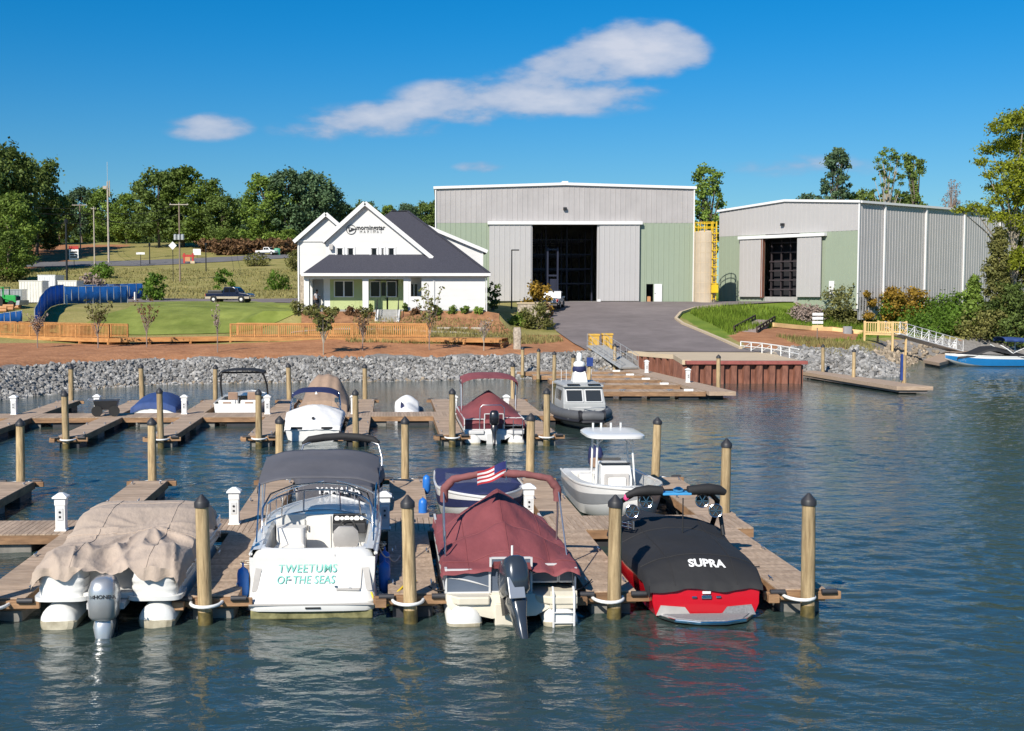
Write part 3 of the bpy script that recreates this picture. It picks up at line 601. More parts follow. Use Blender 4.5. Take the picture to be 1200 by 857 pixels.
for k, (u, v, lb) in enumerate(((-17.5, 66.6, 'piling behind the second dock near the left end of the stone bank'), (-13.6, 66.6, 'piling behind the blue covered boat near the stone bank'), (-9.6, 66.6, 'piling left of the black tower boat near the stone bank'), (-5.5, 66.6, 'piling left of the tan draped boat near the stone bank'), (-1.3, 66.6, 'piling near the stone bank behind the small white covered watercraft'), (7.0, 66.6, 'piling behind the far maroon pontoon boat at its right'))):
    piling(dk(u, v), lb, G4, 0)
# ------------------------------------------------------------------ transient dock beside the ramp
dockC = thing('floating_dock', 'comb shaped plank dock of parallel fingers left of the red sheet pile wall', 'dock')
def quad_deck(name, P, mat='deck_planks', z=DZ, th=.24, parent=dockC):
    m = MB().prism(P, z-th, z); return m.build(name, mat, parent)
quad_deck('walkway', [(15.9, 71.3), (17.5, 71.3), (15.2, 93.8), (13.6, 93.8)])
FC = ((90.0, 5.5, 13.95), (86.0, 6.4, 14.35), (81.8, 7.2, 14.78), (77.4, 8.0, 15.22), (72.3, 8.6, 15.75))
for y, x0, x1 in FC:
    fo = MB().span(x0, x1, y-.75, y+.75, DZ-.30, DZ-.03).build('finger', 'dock_fascia', dockC)
    planks_joined('planks', fo, x0, x1, y-.76, y+.76, .145, 'y', DZ)
    for q in range(4):
        xx = x0+1+(x1-x0-2)*q/3; MB().span(xx-.6, xx+.6, y-.6, y+.6, -.25, DZ-.32).build('float', 'float_black', fo)
    for q in (.3, .7): link('cleat', cleat_me, fo, (x0+(x1-x0)*q, y-.65, DZ), 0, (1.6, 1.6, 1.6))
    MB().box(x1-1.0, y-.55, DZ+.06, .55, .12, .12).build('bumper', 'pedestal_white', fo)
m = MB()
for k in range(6): m.span(15.0+.1*k, 16.4+.1*k, 72+3.6*(5-k), 73+3.6*(5-k), -.2, DZ-.26)
m.build('float', 'float_black', dockC)
G5 = 'pilings of the comb dock'
for (x, y), lb in zip(((5.9, 89.1), (6.75, 85.1), (7.5, 80.9), (8.3, 76.5)), ('farthest left piling at the left ends of the comb dock fingers', 'second piling from the left at the comb dock fingers', 'third piling from the left at the comb dock fingers', 'fourth piling from the left at the comb dock fingers, behind the patrol boat')):
    piling(Vector((x, y, 0)), lb, G5)
sp = piling(Vector((8.9, 73.2, 0)), 'piling carrying a blue letter B sign behind the patrol boat', G5)
bs = MB().span(-.2, .2, -.2, -.17, 1.95, 2.5).build('sign_board', 'sign_blue', sp); bs.rotation_euler[2] = -sp.rotation_euler[2]
text('sign_letter', 'B', .4, 'white_letter', bs, face_cam(0, -.178, 2.2))
piling(Vector((17.75, 77.0, 0)), 'piling at the front corner of the comb dock, before the red sheet pile wall', G5)
piling(Vector((13.4, 93.4, 0)), 'piling beside the foot of the grey gangway', G5)
dockD = thing('floating_dock', 'narrow courtesy dock right of the red sheet pile wall', 'dock')
P4 = [(26.7, 90.5), (28.2, 90.5), (30.9, 75.2), (28.6, 75.2)]
quad_deck('walkway', P4, 'deck_planks', parent=dockD)
MB().prism([(26.75, 90.4), (28.15, 90.4), (30.6, 75.35), (28.8, 75.35)], DZ-.4, DZ-.245).build('edge_beam', 'dock_grey_fascia', dockD)
m = MB()
for k in range(6): m.box(27.7+.39*k, 88.6-2.4*k, .02, 1.2, 1.1, .26, -.16)
m.build('float', 'float_black', dockD)
G6 = 'pilings of the courtesy dock'
for (x, y), lb in zip(((28.95, 91.0), (28.75, 83.6), (30.2, 78.2)), ('piling at the shore end of the courtesy dock', 'piling half way along the courtesy dock', 'piling with a blue strip near the outer end of the courtesy dock')):
    q = piling(Vector((x, y, 0)), lb, G6, cap=(y > 90 or y > 83))
    if y < 79: MB().box(-.19, -.05, 1.5, .12, .18, 1.7).build('bumper_strip', 'sign_blue', q).rotation_euler[2] = -q.rotation_euler[2]
# ------------------------------------------------------------------ power pedestals
pd = thing('power_pedestal', 'x', 'pedestal')
MB().loft([[(-w_, -w_, z), (w_, -w_, z), (w_, w_, z), (-w_, w_, z)] for w_, z in ((.15, 0), (.15, .03), (.12, .04), (.12, .62), (.135, .66), (.135, .82))]).build('body', 'pedestal_white', pd, bevel=.008)
MB().loft([[(-w_, -w_, z), (w_, -w_, z), (w_, w_, z), (-w_, w_, z)] for w_, z in ((.18, .82), (.18, .86), (.05, .95))]).build('cap', 'pedestal_white', pd, bevel=.006)
f = MB().span(-.075, .075, -.138, -.12, .28, .58).build('socket_panel', 'alu_painted', pd); MB().lathe([(.03, -.15), (.03, -.135)], 8, (0, 0, .48), 'y').build('socket', 'black_plastic', f)
MB().box(0, -.142, .36, .05, .008, .05).build('sticker', 'black_plastic', f)
def pedestal(P, label, first=[True]):
    o = pd if first[0] else copy_tree(pd); first[0] = False
    o.location = P; o.rotation_euler[2] = YAW; o['label'] = label; o['group'] = 'white power pedestals on the docks'
for u, v, lb in ((-8.15, 29.9, 'white power pedestal left of the tan covered pontoon boat'), (-3.95, 30.55, 'white power pedestal right behind the tan covered pontoon boat'), (-.1, 29.75, 'white power pedestal at the right side of the white cabin cruiser'), (3.65, 30.8, 'white power pedestal between the maroon bimini and the centre console boat'),
        (-18.2, 58.8, 'white power pedestal at the far left of the second dock'), (-14.25, 59.0, 'white power pedestal behind the garden cart'), (-9.95, 58.6, 'white power pedestal on the second dock before the blue covered boat'), (-5.9, 58.4, 'white power pedestal at the right side of the black tower boat'), (-1.7, 58.3, 'white power pedestal right of the tan draped boat'), (3.2, 57.9, 'white power pedestal left of the far maroon pontoon boat'), (5.75, 57.9, 'white power pedestal right of the far maroon pontoon boat')):
    pedestal(dk(u, v, DZ), lb)
pedestal(Vector((15.0, 88.2, DZ)), 'white power pedestal near the foot of the grey gangway'); pedestal(Vector((16.1, 78.6, DZ)), 'white power pedestal before the red sheet pile wall')
# ------------------------------------------------------------------ boats: shared builders (local: stern y=0, bow +y, waterline z=0)
def hull_fn(L, B, fs, fb, draft=.3, tb=.5, p=2.3, sternw=.93):
    def b(t):
        w_ = sternw+(1-sternw)*min(1, t/.3)
        return max(.02, B/2*w_*(1 if t < tb else max(0, 1-((t-tb)/(1-tb))**p)))
    def sh(t): return fs+(fb-fs)*t**1.7
    def ring(t, y):
        q = max(0, (t-.55)/.45); k = -draft+q**2.2*(draft+fb*.62); cz = .06+q**1.8*fb*.6; cb = b(t)*(.90-.22*q)
        s_ = sh(t)
        return [(-b(t), y, s_), (-b(t)*.995, y, s_*.72+cz*.28), (-(b(t)*.55+cb*.45), y, s_*.35+cz*.65), (-cb, y, cz), (-cb*.5, y, (cz+k)/2-.02), (0, y, k),
                (cb*.5, y, (cz+k)/2-.02), (cb, y, cz), (b(t)*.55+cb*.45, y, s_*.35+cz*.65), (b(t)*.995, y, s_*.72+cz*.28), (b(t), y, s_)]
    return b, sh, ring
def hull(parent, L, B, fs, fb, mat, n=22, name='hull', **k):
    b, sh, ring = hull_fn(L, B, fs, fb, **k)
    MB().loft([ring(i/n, L*i/n) for i in range(n+1)], False, False, cap0=True).build(name, mat, parent, smooth=50)
    return b, sh, ring
def band(parent, L, ring, i0, i1, mat, name, n=22, t0=0, t1=1, off=.006):
    m = MB()
    for side in (0, 1):
        rs = []; sg = -off if not side else off
        for i in range(n+1):
            t = t0+(t1-t0)*i/n; r_ = ring(t, L*t); rs.append([(q[0]+sg, q[1], q[2]) for q in ([r_[k] for k in range(i0, i1+1)] if not side else [r_[10-k] for k in range(i0, i1+1)])])
        m.loft(rs, False, False)
    return m.build(name, mat, parent, smooth=50)
def rail(parent, L, b, sh, mat='gelcoat', t0=0., t1=1., w_=.05, hh=.06, name='gunwale', n=24):
    m = MB()
    for s in (-1, 1): m.tube([(s*b(t0+(t1-t0)*i/n), L*(t0+(t1-t0)*i/n), sh(t0+(t1-t0)*i/n)) for i in range(n+1)], hh/2+.01, 6)
    return m.build(name, mat, parent, smooth=60)
def deck(parent, L, b, sh, t0, t1, mat='gelcoat', camber=.08, name='foredeck', n=14):
    rs = []
    for i in range(n+1):
        t = t0+(t1-t0)*i/n; w_ = b(t)
        rs.append([(w_*q, L*t, sh(t)+camber*(1-q*q)*min(1, w_)) for q in (-1, -.6, -.2, .2, .6, 1)])
    return MB().loft(rs, False, False, cap0=False).build(name, mat, parent, smooth=60)
def cover(name, mat, parent, y0, y1, half, zf, side=.3, ends=(.3, .3), ny=44, nx=30, wr=.02, seed=0, fold=.02, endx=None, sidey=None, smooth=70, seams=()):
    def base(q, t):
        x = half(t)*q; y = y0+(y1-y0)*t; z = zf(q, t)
        return x, y, z+wr*noise.noise(Vector((x*1.6, y*1.1, seed)))+wr*.5*noise.noise(Vector((x*4+y*1.5, y*3, seed+5)))
    rows = []; ts = [0]+[i/ny for i in range(ny+1)]+[1]
    for j, t in enumerate(ts):
        edge = -1 if j == 0 else (1 if j == len(ts)-1 else 0); row = []
        for i in range(-1, nx+2):
            q = max(-1, min(1, -1+2*i/nx)); sk = i < 0 or i > nx
            x, y, z = base(q, t)
            if sk:
                d = (sidey(t) if sidey else side)*(1+.12*noise.noise(Vector((y*2, seed, q)))); z -= d; x += math.copysign(.03+fold*noise.noise(Vector((y*4, q*3, seed+9)))*2, q)
            if edge:
                d = (endx(q) if (endx and edge < 0) else ends[0 if edge < 0 else 1]); z -= d*(.35 if sk else 1); y += edge*(.04+fold*noise.noise(Vector((x*4, seed, 1)))*2)
            row.append((x, y, z))
        rows.append(row)
    o = MB().loft(rows, False, False).build(name, mat, parent, smooth=smooth)
    for kind, val in seams:
        pts = [base(val, k/60) for k in range(61)] if kind == 'x' else [base(-1+2*k/50, val) for k in range(51)]
        MB().tube([(x, y, z+.004) for x, y, z in pts], .009, 5).build('seam', mat, o, smooth=60)
    return o
def rring(cx, cy, z, wx, wy, n=14, p=.55):
    return [(cx+wx*math.copysign(abs(math.cos(a))**p, math.cos(a)), cy+wy*math.copysign(abs(math.sin(a))**p, math.sin(a)), z) for a in [2*PI*k/n for k in range(n)]]
def outboard(parent, x, y, z, cowl, leg, tilt=0, sc=1., txt=None, tmat='dark_letter', num=None, turn=0, band_mat=None):
    """an outboard motor hanging on the transom at (x,y,z); z is the clamp height"""
    M = Matrix.Translation((x, y, z)) @ Matrix.Rotation(turn, 4, 'Z') @ Matrix.Rotation(tilt, 4, 'X') @ Matrix.Scale(sc, 4)
    m = MB().loft([rring(0, -.22-.05*q, zz, wx, wy) for q, (zz, wx, wy) in enumerate(((.16, .12, .20), (.0, .15, .24), (-.25, .10, .17), (-.55, .075, .13), (-.72, .06, .16)))])
    m.xf(M); root = m.build('outboard_motor', leg, parent, smooth=45)
    m = MB().loft([rring(0, -.24-.02*q, zz, wx, wy) for q, (zz, wx, wy) in enumerate(((.10, .17, .28), (.16, .205, .32), (.36, .215, .34), (.54, .20, .32), (.66, .16, .26), (.70, .10, .18)))])
    m.xf(M).build('engine_cowling', cowl, root, smooth=45)
    if band_mat: MB().loft([rring(0, -.25, zz, .222, .348) for zz in (.40, .52)]).xf(M).build('cowling_band', band_mat, root, smooth=45)
    MB().loft([rring(0, -.26, -.70, .055, .2), rring(0, -.26, -.78, .09, .30), rring(0, -.28, -.80, .09, .30), rring(0, -.28, -.84, .06, .2)]).xf(M).build('cavitation_plate', leg, root, smooth=45)
    MB().lathe([(.01, -.62), (.07, -.5), (.085, -.3), (.07, -.1), (.02, .12)], 10, (0, 0, -.95), 'y').xf(M).build('gearcase', leg, root, smooth=60)
    m = MB()
    for k in range(3):
        a = k*2*PI/3; m.loft([[(math.cos(a+da)*rr, -.60+dy, -.95+math.sin(a+da)*rr) for da, rr, dy in ((-.5, .05, -.03), (.1, .16, .03), (.5, .15, .03), (.6, .05, .0))], [(math.cos(a+da)*rr, -.585+dy, -.95+math.sin(a+da)*rr) for da, rr, dy in ((-.5, .05, -.03), (.1, .16, .03), (.5, .15, .03), (.6, .05, .0))]])
    m.xf(M).build('propeller', 'stainless', root)
    m = MB(); m.box(-.12, .0, .02, .05, .16, .34); m.box(.12, 0, .02, .05, .16, .34); m.box(0, -.05, .1, .22, .1, .08); m.xf(M).build('clamp_bracket', 'black_plastic', root)
    if txt: text('lettering', txt, .075, tmat, root, M @ face_cam(.06, -.622, .46), sx=1.1, bold=.002, extrude=.002)
    if num: text('lettering', num, .06, tmat, root, M @ face_cam(-.13, -.622, .46), extrude=.002)
    return root
def bimini(parent, y0, y1, zl, zr, w_, mat, name='bimini', arch=.16, base=None, n=16, drop=.1, thick=True, frame='aluminium', nrib=3):
    """fabric canopy on bows; zl, zr its height at y0 and y1"""
    rs = []
    for j in range(n+1):
        t = j/n; y = y0+(y1-y0)*t; zz = zl+(zr-zl)*t+.05*math.sin(PI*t); row = []
        for q in [-1.03]+[-1+2*i/16 for i in range(17)]+[1.03]:
            a = abs(q); dz = arch*(1-min(1, a)**3.2); x = w_/2*min(1, a)**.9*math.copysign(1, q)
            sag = .025*math.sin(nrib*PI*t)**2*(1-a**4) if a <= 1 else 0
            row.append((x*(1.0 if a <= 1 else 1.01), y, zz+dz-sag-(drop if a > 1 else 0)+.012*noise.noise(Vector((x*3, y*3, 2)))))
        rs.append(row)
    o = MB().loft(rs, False, False).build(name, mat, parent, smooth=60)
    sm = o.modifiers.new('thick', 'SOLIDIFY'); sm.thickness = .015
    fr = MB()
    if base:
        yb, zb = base
        for s in (-1, 1):
            fr = MB()
            for yy, zz in ((y0+.03, zl), ((y0+y1)/2, (zl+zr)/2), (y1-.03, zr)): fr.tube([(s*w_/2, yb, zb), (s*w_/2, yy, zz)], .014, 6)
            fr.build('bow_frame', frame, o, smooth=60)
    return o
def stern_light(parent, x, y, z, hh=.5): MB().tube([(x, y, z), (x, y, z+hh)], .012, 6).build('light_pole', 'pedestal_white', parent)
def steering(parent, x, y, z, tilt=.5, mat='black_plastic', r_=.17):
    m = MB(); pts = [(r_*math.cos(a), r_*math.sin(a), 0) for a in [2*PI*k/16 for k in range(17)]]; m.tube(pts, .016, 6)
    for k in range(3): a = k*2*PI/3+.5; m.tube([(0, 0, 0), (r_*math.cos(a), r_*math.sin(a), 0)], .012, 5)
    m.tube([(0, 0, 0), (0, 0, -.2)], .03, 8)
    m.xf(Matrix.Translation((x, y, z)) @ Matrix.Rotation(tilt, 4, 'X')); return m.build('steering_wheel', mat, parent, smooth=60)
def toon(parent, x, L, r_, mat='pontoon_white', y0=0, zc=0., scum='pontoon_scum', cone=.5):
    t = MB().lathe([(r_*.55, y0-.06), (r_*.86, y0-.03), (r_, y0+.04), (r_, y0+L-1.1), (r_*.93, y0+L-.7), (r_*.65, y0+L-.3), (.06, y0+L)], 22, (x, 0, zc), 'y').build('pontoon', mat, parent, smooth=50)
    m = MB(); m.lathe([(r_*.6, y0-.075), (r_*.88, y0-.04), (r_+.004, y0+.03), (r_+.004, y0+L-1.1)], 22, (x, 0, zc), 'y'); m.v = [(a_, b_, min(c_, .05+.02*noise.noise(Vector((a_*5, b_*3, 0))))) for a_, b_, c_ in m.v]
    m.build('waterline_stain', scum, t); return t
def rope(label, pts, mat='rope_white', r_=.014, sag=.12, name='mooring_line', group='mooring lines'):
    P = [Vector(p) for p in pts]; out = []
    for a, b in zip(P, P[1:]):
        for k in range(8): t = k/8; q = a.lerp(b, t); q.z -= sag*4*t*(1-t); out.append(q)
    out.append(P[-1]); o = MB().tube(out, r_, 6).build(name, mat, smooth=60); return tag(o, label, 'rope', group)
# ------------------------------------------------------------------ 1 tan covered pontoon boat
T = thing('pontoon_boat', 'pontoon boat under a tan canvas cover with a silver outboard motor', 'boat', dk(-5.38, 22.78, .10), YAW)
for x in (-.93, .93): toon(T, x, 6.6, .345, y0=0, zc=.02)
MB().span(-1.3, 1.3, .12, 6.2, .43, .55).build('deck', 'pontoon_white', T, bevel=.02)
for s in (-1, 1):
    m = MB().loft([rring(s*.88, .42, zz, wx, .40, 18, .45) for zz, wx in ((.40, .49), (.49, .50), (.50, .44), (.58, .44), (.59, .455), (.66, .455), (.67, .44), (.74, .44), (.75, .455), (.82, .455), (.83, .44), (1.0, .42))])
    m.build('seat_pod', 'gelcoat', T, smooth=35)
    MB().loft([rring(s*.88, .40, zz, .53, .45, 18, .45) for zz in (.42, .445, .475, .50)]).build('pod_rim', 'gelcoat', T, smooth=40)
MB().span(-.46, .46, .45, .5, .5, 1.05).build('transom_panel', 'vinyl_grey', T); MB().box(0, .1, .36, .7, .5, .12).build('motor_mount', 'alu_painted', T)
m = MB()
for s in (-1, 1): m.span(s*1.3-.02, s*1.3+.02, 1.0, 6.0, .6, .95)
m.build('side_panel', 'gelcoat', T)
m = MB()
for s in (-1, 1): m.tube([(s*1.33, .9, .72), (s*1.33, 3.0, .72), (s*1.33, 6.0, .72)], .02, 6)
m.build('side_rail', 'aluminium', T)
def zf(q, t):
    y = t*6.35
    z = lerp([(0, 1.04), (.25, 1.17), (.9, 1.25), (1.5, 1.18), (2.2, 1.25), (3.6, 1.58), (4.6, 1.56), (5.6, 1.25), (6.35, .95)], y)
    z -= (abs(q)**7)*.12
    z += .10*math.exp(-((abs(q)-.72)/.22)**2)*math.exp(-((y-.5)/.5)**2)          # seat pods push the cloth up
    z -= .15*math.exp(-(q/.22)**2)*math.exp(-((y-.35)/.5)**2)
    z += .16*math.exp(-((q-.35)/.22)**2-((y-1.9)/.55)**2)                         # helm stand
    r_ = math.hypot(q*1.35-.25, (y-2.6)*.8); a = math.atan2(q*1.35-.25, y-2.6)
    rf_ = (1-abs(noise.noise(Vector((a*2.4, r_*.7, 4)))))**5; z += .10*(rf_-.25)*min(1, r_*1.3)*math.exp(-((y-1.5)/1.3)**2)
    z += .07*((1-abs(noise.noise(Vector((q*3.2+y*.4, y*.9, 11)))))**6-.2)*smooth01((2.0-y)/1.2)
    fz = lambda w_: 1-abs(2*(w_ % 1)-1)
    z += .075*(fz(q*2.7+y*.55)-.5)*math.exp(-((y-1.0)/.6)**2)*math.exp(-((q-.1)/.6)**2)
    z += .05*(fz(a*1.6+.3)-.5)*min(1, r_*1.5)*math.exp(-((y-2.2)/1.1)**2)
    z += .03*(fz(q*1.6-y*.9)-.5)*smooth01((abs(q)-.3)/.4)*(1-.5*t)
    return z
cover('cover', 'canvas_tan', T, -.06, 6.29, lambda t: 1.38-.10*t-.25*max(0, t-.8), zf, wr=.014, seed=3, fold=.10, ny=120, nx=90, smooth=60,
      endx=lambda q: .02+.20*smooth01((abs(q)-.30)/.25)+.08*math.sin(q*11+1)*abs(q), sidey=lambda t: .22+.10*math.sin(t*9)+.05*math.sin(t*23)+.25*smooth01((t-.2)/.3), seams=(('y', .36), ('y', .66), ('x', -.5), ('x', .55)))
outboard(T, .02, -.05, .06, 'motor_silver', 'motor_silver', R(-3), 1.3, 'HONDA', 'dark_letter', '150', R(4), None)
# ------------------------------------------------------------------ 2 white cabin cruiser
T = thing('cabin_cruiser', 'white cabin cruiser with teal transom lettering and a charcoal bimini', 'boat', dk(-1.52, 23.55), YAW)
L = 7.7; b, sh, ring = hull(T, L, 2.62, 1.16, 1.08, 'gelcoat', draft=.35, tb=.55, p=2.1, sternw=.95)
band(T, L, ring, 2, 3, 'hull_grey', 'boot_stripe', off=.01); band(T, L, ring, 3, 4, 'antifoul_green', 'bottom_paint', off=.004)
# transom moulding, leaning forward, with rounded upper corners
m = MB()
rs = []
for zz, w_, yy in ((.16, 1.24, -.34), (.24, 1.27, -.36), (.34, 1.27, -.34), (.40, 1.25, -.22), (.55, 1.245, -.12), (.9, 1.23, .02), (1.12, 1.20, .12), (1.24, 1.12, .22), (1.27, 1.0, .36)):
    rs.append([(-w_, .75, zz), (-w_, yy+.18, zz), (-w_+.05, yy+.07, zz), (-w_+.18, yy, zz), (-w_*.5, yy-.03, zz), (0, yy-.04, zz), (w_*.5, yy-.03, zz), (w_-.18, yy, zz), (w_-.05, yy+.07, zz), (w_, yy+.18, zz), (w_, .75, zz)])
tr = m.loft(rs, False, False).build('transom', 'gelcoat', T, smooth=42)
MB().box(0, -.385, .30, 2.44, .03, .028).build('rub_rail', 'vinyl_grey', tr); MB().span(-1.2, 1.2, -.30, .3, -.02, .17).build('hull_bottom_edge', 'antifoul_green', tr, bevel=.03)
MB().box(.03, -.40, .235, .3, .03, .03).build('vent', 'black_plastic', tr); MB().box(-.1, .16, 1.19, .7, .02, .02).build('grab_rail', 'stainless', tr)
for x, z in ((-.35, 1.06), (.22, 1.06), (.75, .56), (.47, .60), (-.43, .72)): MB().box(x, .02 if z > 1 else (-.16 if z < .7 else -.08), z, .05, .03, .03).build('fitting', 'stainless', tr)
# the walk-through gate at the right, its seams and the step below it
m = MB(); m.bar((.48, -.15, .52), (.44, .12, 1.18), .02, .02); m.bar((.48, -.15, .55), (.95, -.15, .55), .02, .02); m.bar((.95, -.15, .55), (1.0, .08, 1.1), .02, .02)
m.build('gate_seam', 'vinyl_grey', tr); MB().box(.71, -.17, .54, .46, .06, .035).build('step', 'vinyl_grey', tr)
m = MB()
for s in (-1, 1): m.bar((s*1.13, -.13, .5), (s*1.05, .03, 1.0), .12, .02, (0, 1, 0))
m.build('side_vent', 'vinyl_grey', tr)
ang = math.atan2(.26, .57)
text('lettering', 'TWEETUMS', .235, 'teal_letter', tr, face_cam(-.10, -.028, .93, 0, .40), sx=.92, shear=.15, space=1.06, bold=.001)
text('lettering', 'OF THE SEAS', .225, 'teal_letter', tr, face_cam(-.13, -.108, .72, 0, .38), sx=.86, shear=.15, space=1.04, bold=.001)
# cockpit
t1 = 3.5/L
rs = []
for i in range(13):
    t = .30/L+(t1-.30/L)*i/12; y = L*t; w_ = b(t); s_ = sh(t)+.09
    rs.append([(-w_-.005, y, s_-.09), (-w_+.05, y, s_), (-w_+.20, y, s_+.01), (-w_+.26, y, s_-.05), (-w_+.30, y, .46), (w_-.30, y, .46), (w_-.26, y, s_-.05), (w_-.20, y, s_+.01), (w_-.05, y, s_), (w_+.005, y, s_-.09)])
MB().loft(rs, False, False).build('cockpit_liner', 'gelcoat', T, smooth=40)
MB().span(-.98, .98, .3, .42, .46, 1.24).build('cockpit_aft_wall', 'gelcoat', T)
MB().span(-.92, .92, .5, 3.3, .462, .475).build('cockpit_floor', 'vinyl_grey', T)
MB().loft([rring(-.62, 1.5, zz, .33, .98, 20, .5) for zz in (.46, .80, .90, .93)]).build('port_lounge', 'vinyl_white', T, smooth=45)
MB().loft([rring(-.62, 2.5, zz, .32, .22, 16, .5) for zz in (.8, 1.2, 1.28)]).build('lounge_backrest', 'vinyl_white', T, smooth=45)
MB().loft([rring(.42, .62, zz, .52, .26, 18, .5) for zz in (.46, .82, .94, .97)]).build('stern_bench', 'vinyl_white', T, smooth=45)
MB().box(-.66, 1.35, .945, .34, .26, .05, .4).build('folded_towel', 'canvas_navy', T)
hs = MB().loft([rring(.60, 2.15, zz, w_, d_, 16, .6) for zz, w_, d_ in ((.46, .12, .12), (.78, .13, .13), (.80, .27, .27), (.95, .28, .28))]).build('helm_seat', 'vinyl_white', T, smooth=45)
MB().loft([[(x*w_, 1.93-(zz-.95)*.25+dy, zz) for x, dy in ((-1, 0), (-.6, -.05), (.6, -.05), (1, 0), (.9, .08), (-.9, .08))] for zz, w_ in ((.93, .24), (1.1, .28), (1.3, .26), (1.40, .16))]).xf(Matrix.Translation((.60, 0, 0))).build('backrest', 'vinyl_grey', hs, smooth=50)
bk = MB().span(-1.02, 1.02, 3.28, 3.42, .46, 1.40).build('bulkhead', 'gelcoat', T)
MB().box(-.06, 3.26, .95, .55, .03, .86).build('cabin_door', 'vinyl_white', bk, bevel=.01); m = MB(); m.tube([(-.36, 3.22, .6), (-.36, 3.22, 1.3)], .014, 6); m.build('door_rail', 'stainless', bk)
MB().prismx([(2.95, 1.02), (3.0, 1.24), (3.32, 1.42), (3.36, 1.02)], .26, 1.0).build('dash', 'black_plastic', bk, bevel=.02)
for k in range(6): MB().lathe([(.045 if k % 2 else .06, -.012), (.045 if k % 2 else .06, .0)], 12).xf(Matrix.Translation((.36+.11*k, 3.12, 1.335)) @ Matrix.Rotation(R(60), 4, 'X')).build('gauge', 'pedestal_white', bk)
steering(bk, .60, 2.86, 1.18, R(58))
for x in (-.2, -.12): MB().lathe([(.022, 0), (.022, .12)], 8, (x-.18, 3.2, 1.05)).build('cup_holder', 'stainless', bk)
deck(T, L, b, sh, 3.4/L, 1., camber=.05); rail(T, L, b, sh, 'gelcoat', .04, 1.)
m = MB()
for s in (-1, 1):
    pts = [(s*(b(t)-.06), L*t, sh(t)+.42) for t in [.46+.50*i/10 for i in range(11)]]; m.tube(pts, .014, 6)
    for q in pts[::2]: m.tube([q, (q[0], q[1], q[2]-.5)], .012, 6)
m.build('bow_rail', 'stainless', T, smooth=60)
# wrap-around windshield: glass, top rail and mullions
def ws(a): return (1.14*math.sin(a)/math.sin(R(70)) if abs(a) < R(70) else math.copysign(1.14, a), 3.75-1.55*(1-math.cos(a)), 0)
A = [R(-84+168*i/24) for i in range(25)]
def wsp(a, top): 
    x = 1.16*math.sin(a); y = 2.3+1.4*math.cos(a); return (x*(.96 if top else 1.02), y-(.16 if top else 0), 1.92-.1*abs(math.sin(a))**3 if top else 1.42-.10*abs(math.sin(a))**2)
w0 = MB().loft([[wsp(a, 0) for a in A], [wsp(a, 1) for a in A]], False, False).build('windshield', 'windshield', T, smooth=60)
m = MB(); m.tube([wsp(a, 1) for a in A], .024, 8); m.tube([wsp(a, 0) for a in A], .022, 8)
for i in (0, 5, 9, 15, 19, 24): m.tube([wsp(A[i], 0), wsp(A[i], 1)], .02, 6)
m.build('windshield_frame', 'stainless', w0, smooth=60)
m = MB(); hoop2 = [(-1.18, 1.75, 1.30), (-1.17, 1.9, 1.8), (-1.05, 2.4, 2.02), (-.6, 2.8, 2.14), (0, 2.9, 2.18), (.6, 2.8, 2.14), (1.05, 2.4, 2.02), (1.17, 1.9, 1.8), (1.18, 1.75, 1.30)]
m.tube(hoop2, .022, 8); m.tube([(-.6, 2.8, 2.14), (-.6, 3.3, 1.9)], .016, 6); m.tube([(.6, 2.8, 2.14), (.6, 3.3, 1.9)], .016, 6)
m.tube([(-1.2, .9, 1.28), (-1.25, 2.1, 2.3)], .016, 6); m.tube([(1.2, .9, 1.28), (1.25, 2.1, 2.3)], .016, 6)
m.build('support_hoop', 'stainless', T, smooth=60)
bm_ = bimini(T, 2.1, 4.2, 2.24, 2.58, 2.6, 'canvas_charcoal', arch=.18, base=(3.0, 1.25), drop=.16, nrib=2)
MB().loft([[(1.27, 2.9+dy, 2.5), (1.33, 2.9+dy*1.2, 2.2), (1.30, 2.95+dy*1.3, 1.7), (1.24, 3.0+dy, 1.35)] for dy in (-.12, 0, .12, .25)], False, False).build('folded_side_curtain', 'canvas_navy', bm_, smooth=60)
for k, (yy, s) in enumerate(((.9, 1), (1.9, 1), (.5, -1))):
    f = tag(MB().lathe([(.02, -.34), (.10, -.28), (.12, -.2), (.12, .2), (.10, .28), (.02, .34), (.02, .42)], 12).build('fender', 'fender_blue', smooth=60, loc=dk(-1.52+s*1.43, 23.55+yy, .52)), ('blue fender hanging at the right of the white cruiser, near its stern', 'blue fender hanging at the right of the white cruiser, further forward', 'blue fender hanging at the left of the white cruiser')[k], 'fender', 'blue fenders of the white cruiser')
tag(MB().tube([dk(-.35, 23.3, .5), dk(-.28, 23.2, .34), dk(-.12, 23.2, .2), dk(.05, 23.3, .3), dk(.16, 23.4, .46), dk(.3, 23.7, .52), dk(.55, 24.1, .52)], .022, 8).build('shore_hose', 'hose_yellow', smooth=60), 'yellow shore power cord from the white cruiser to the dock', 'cord')
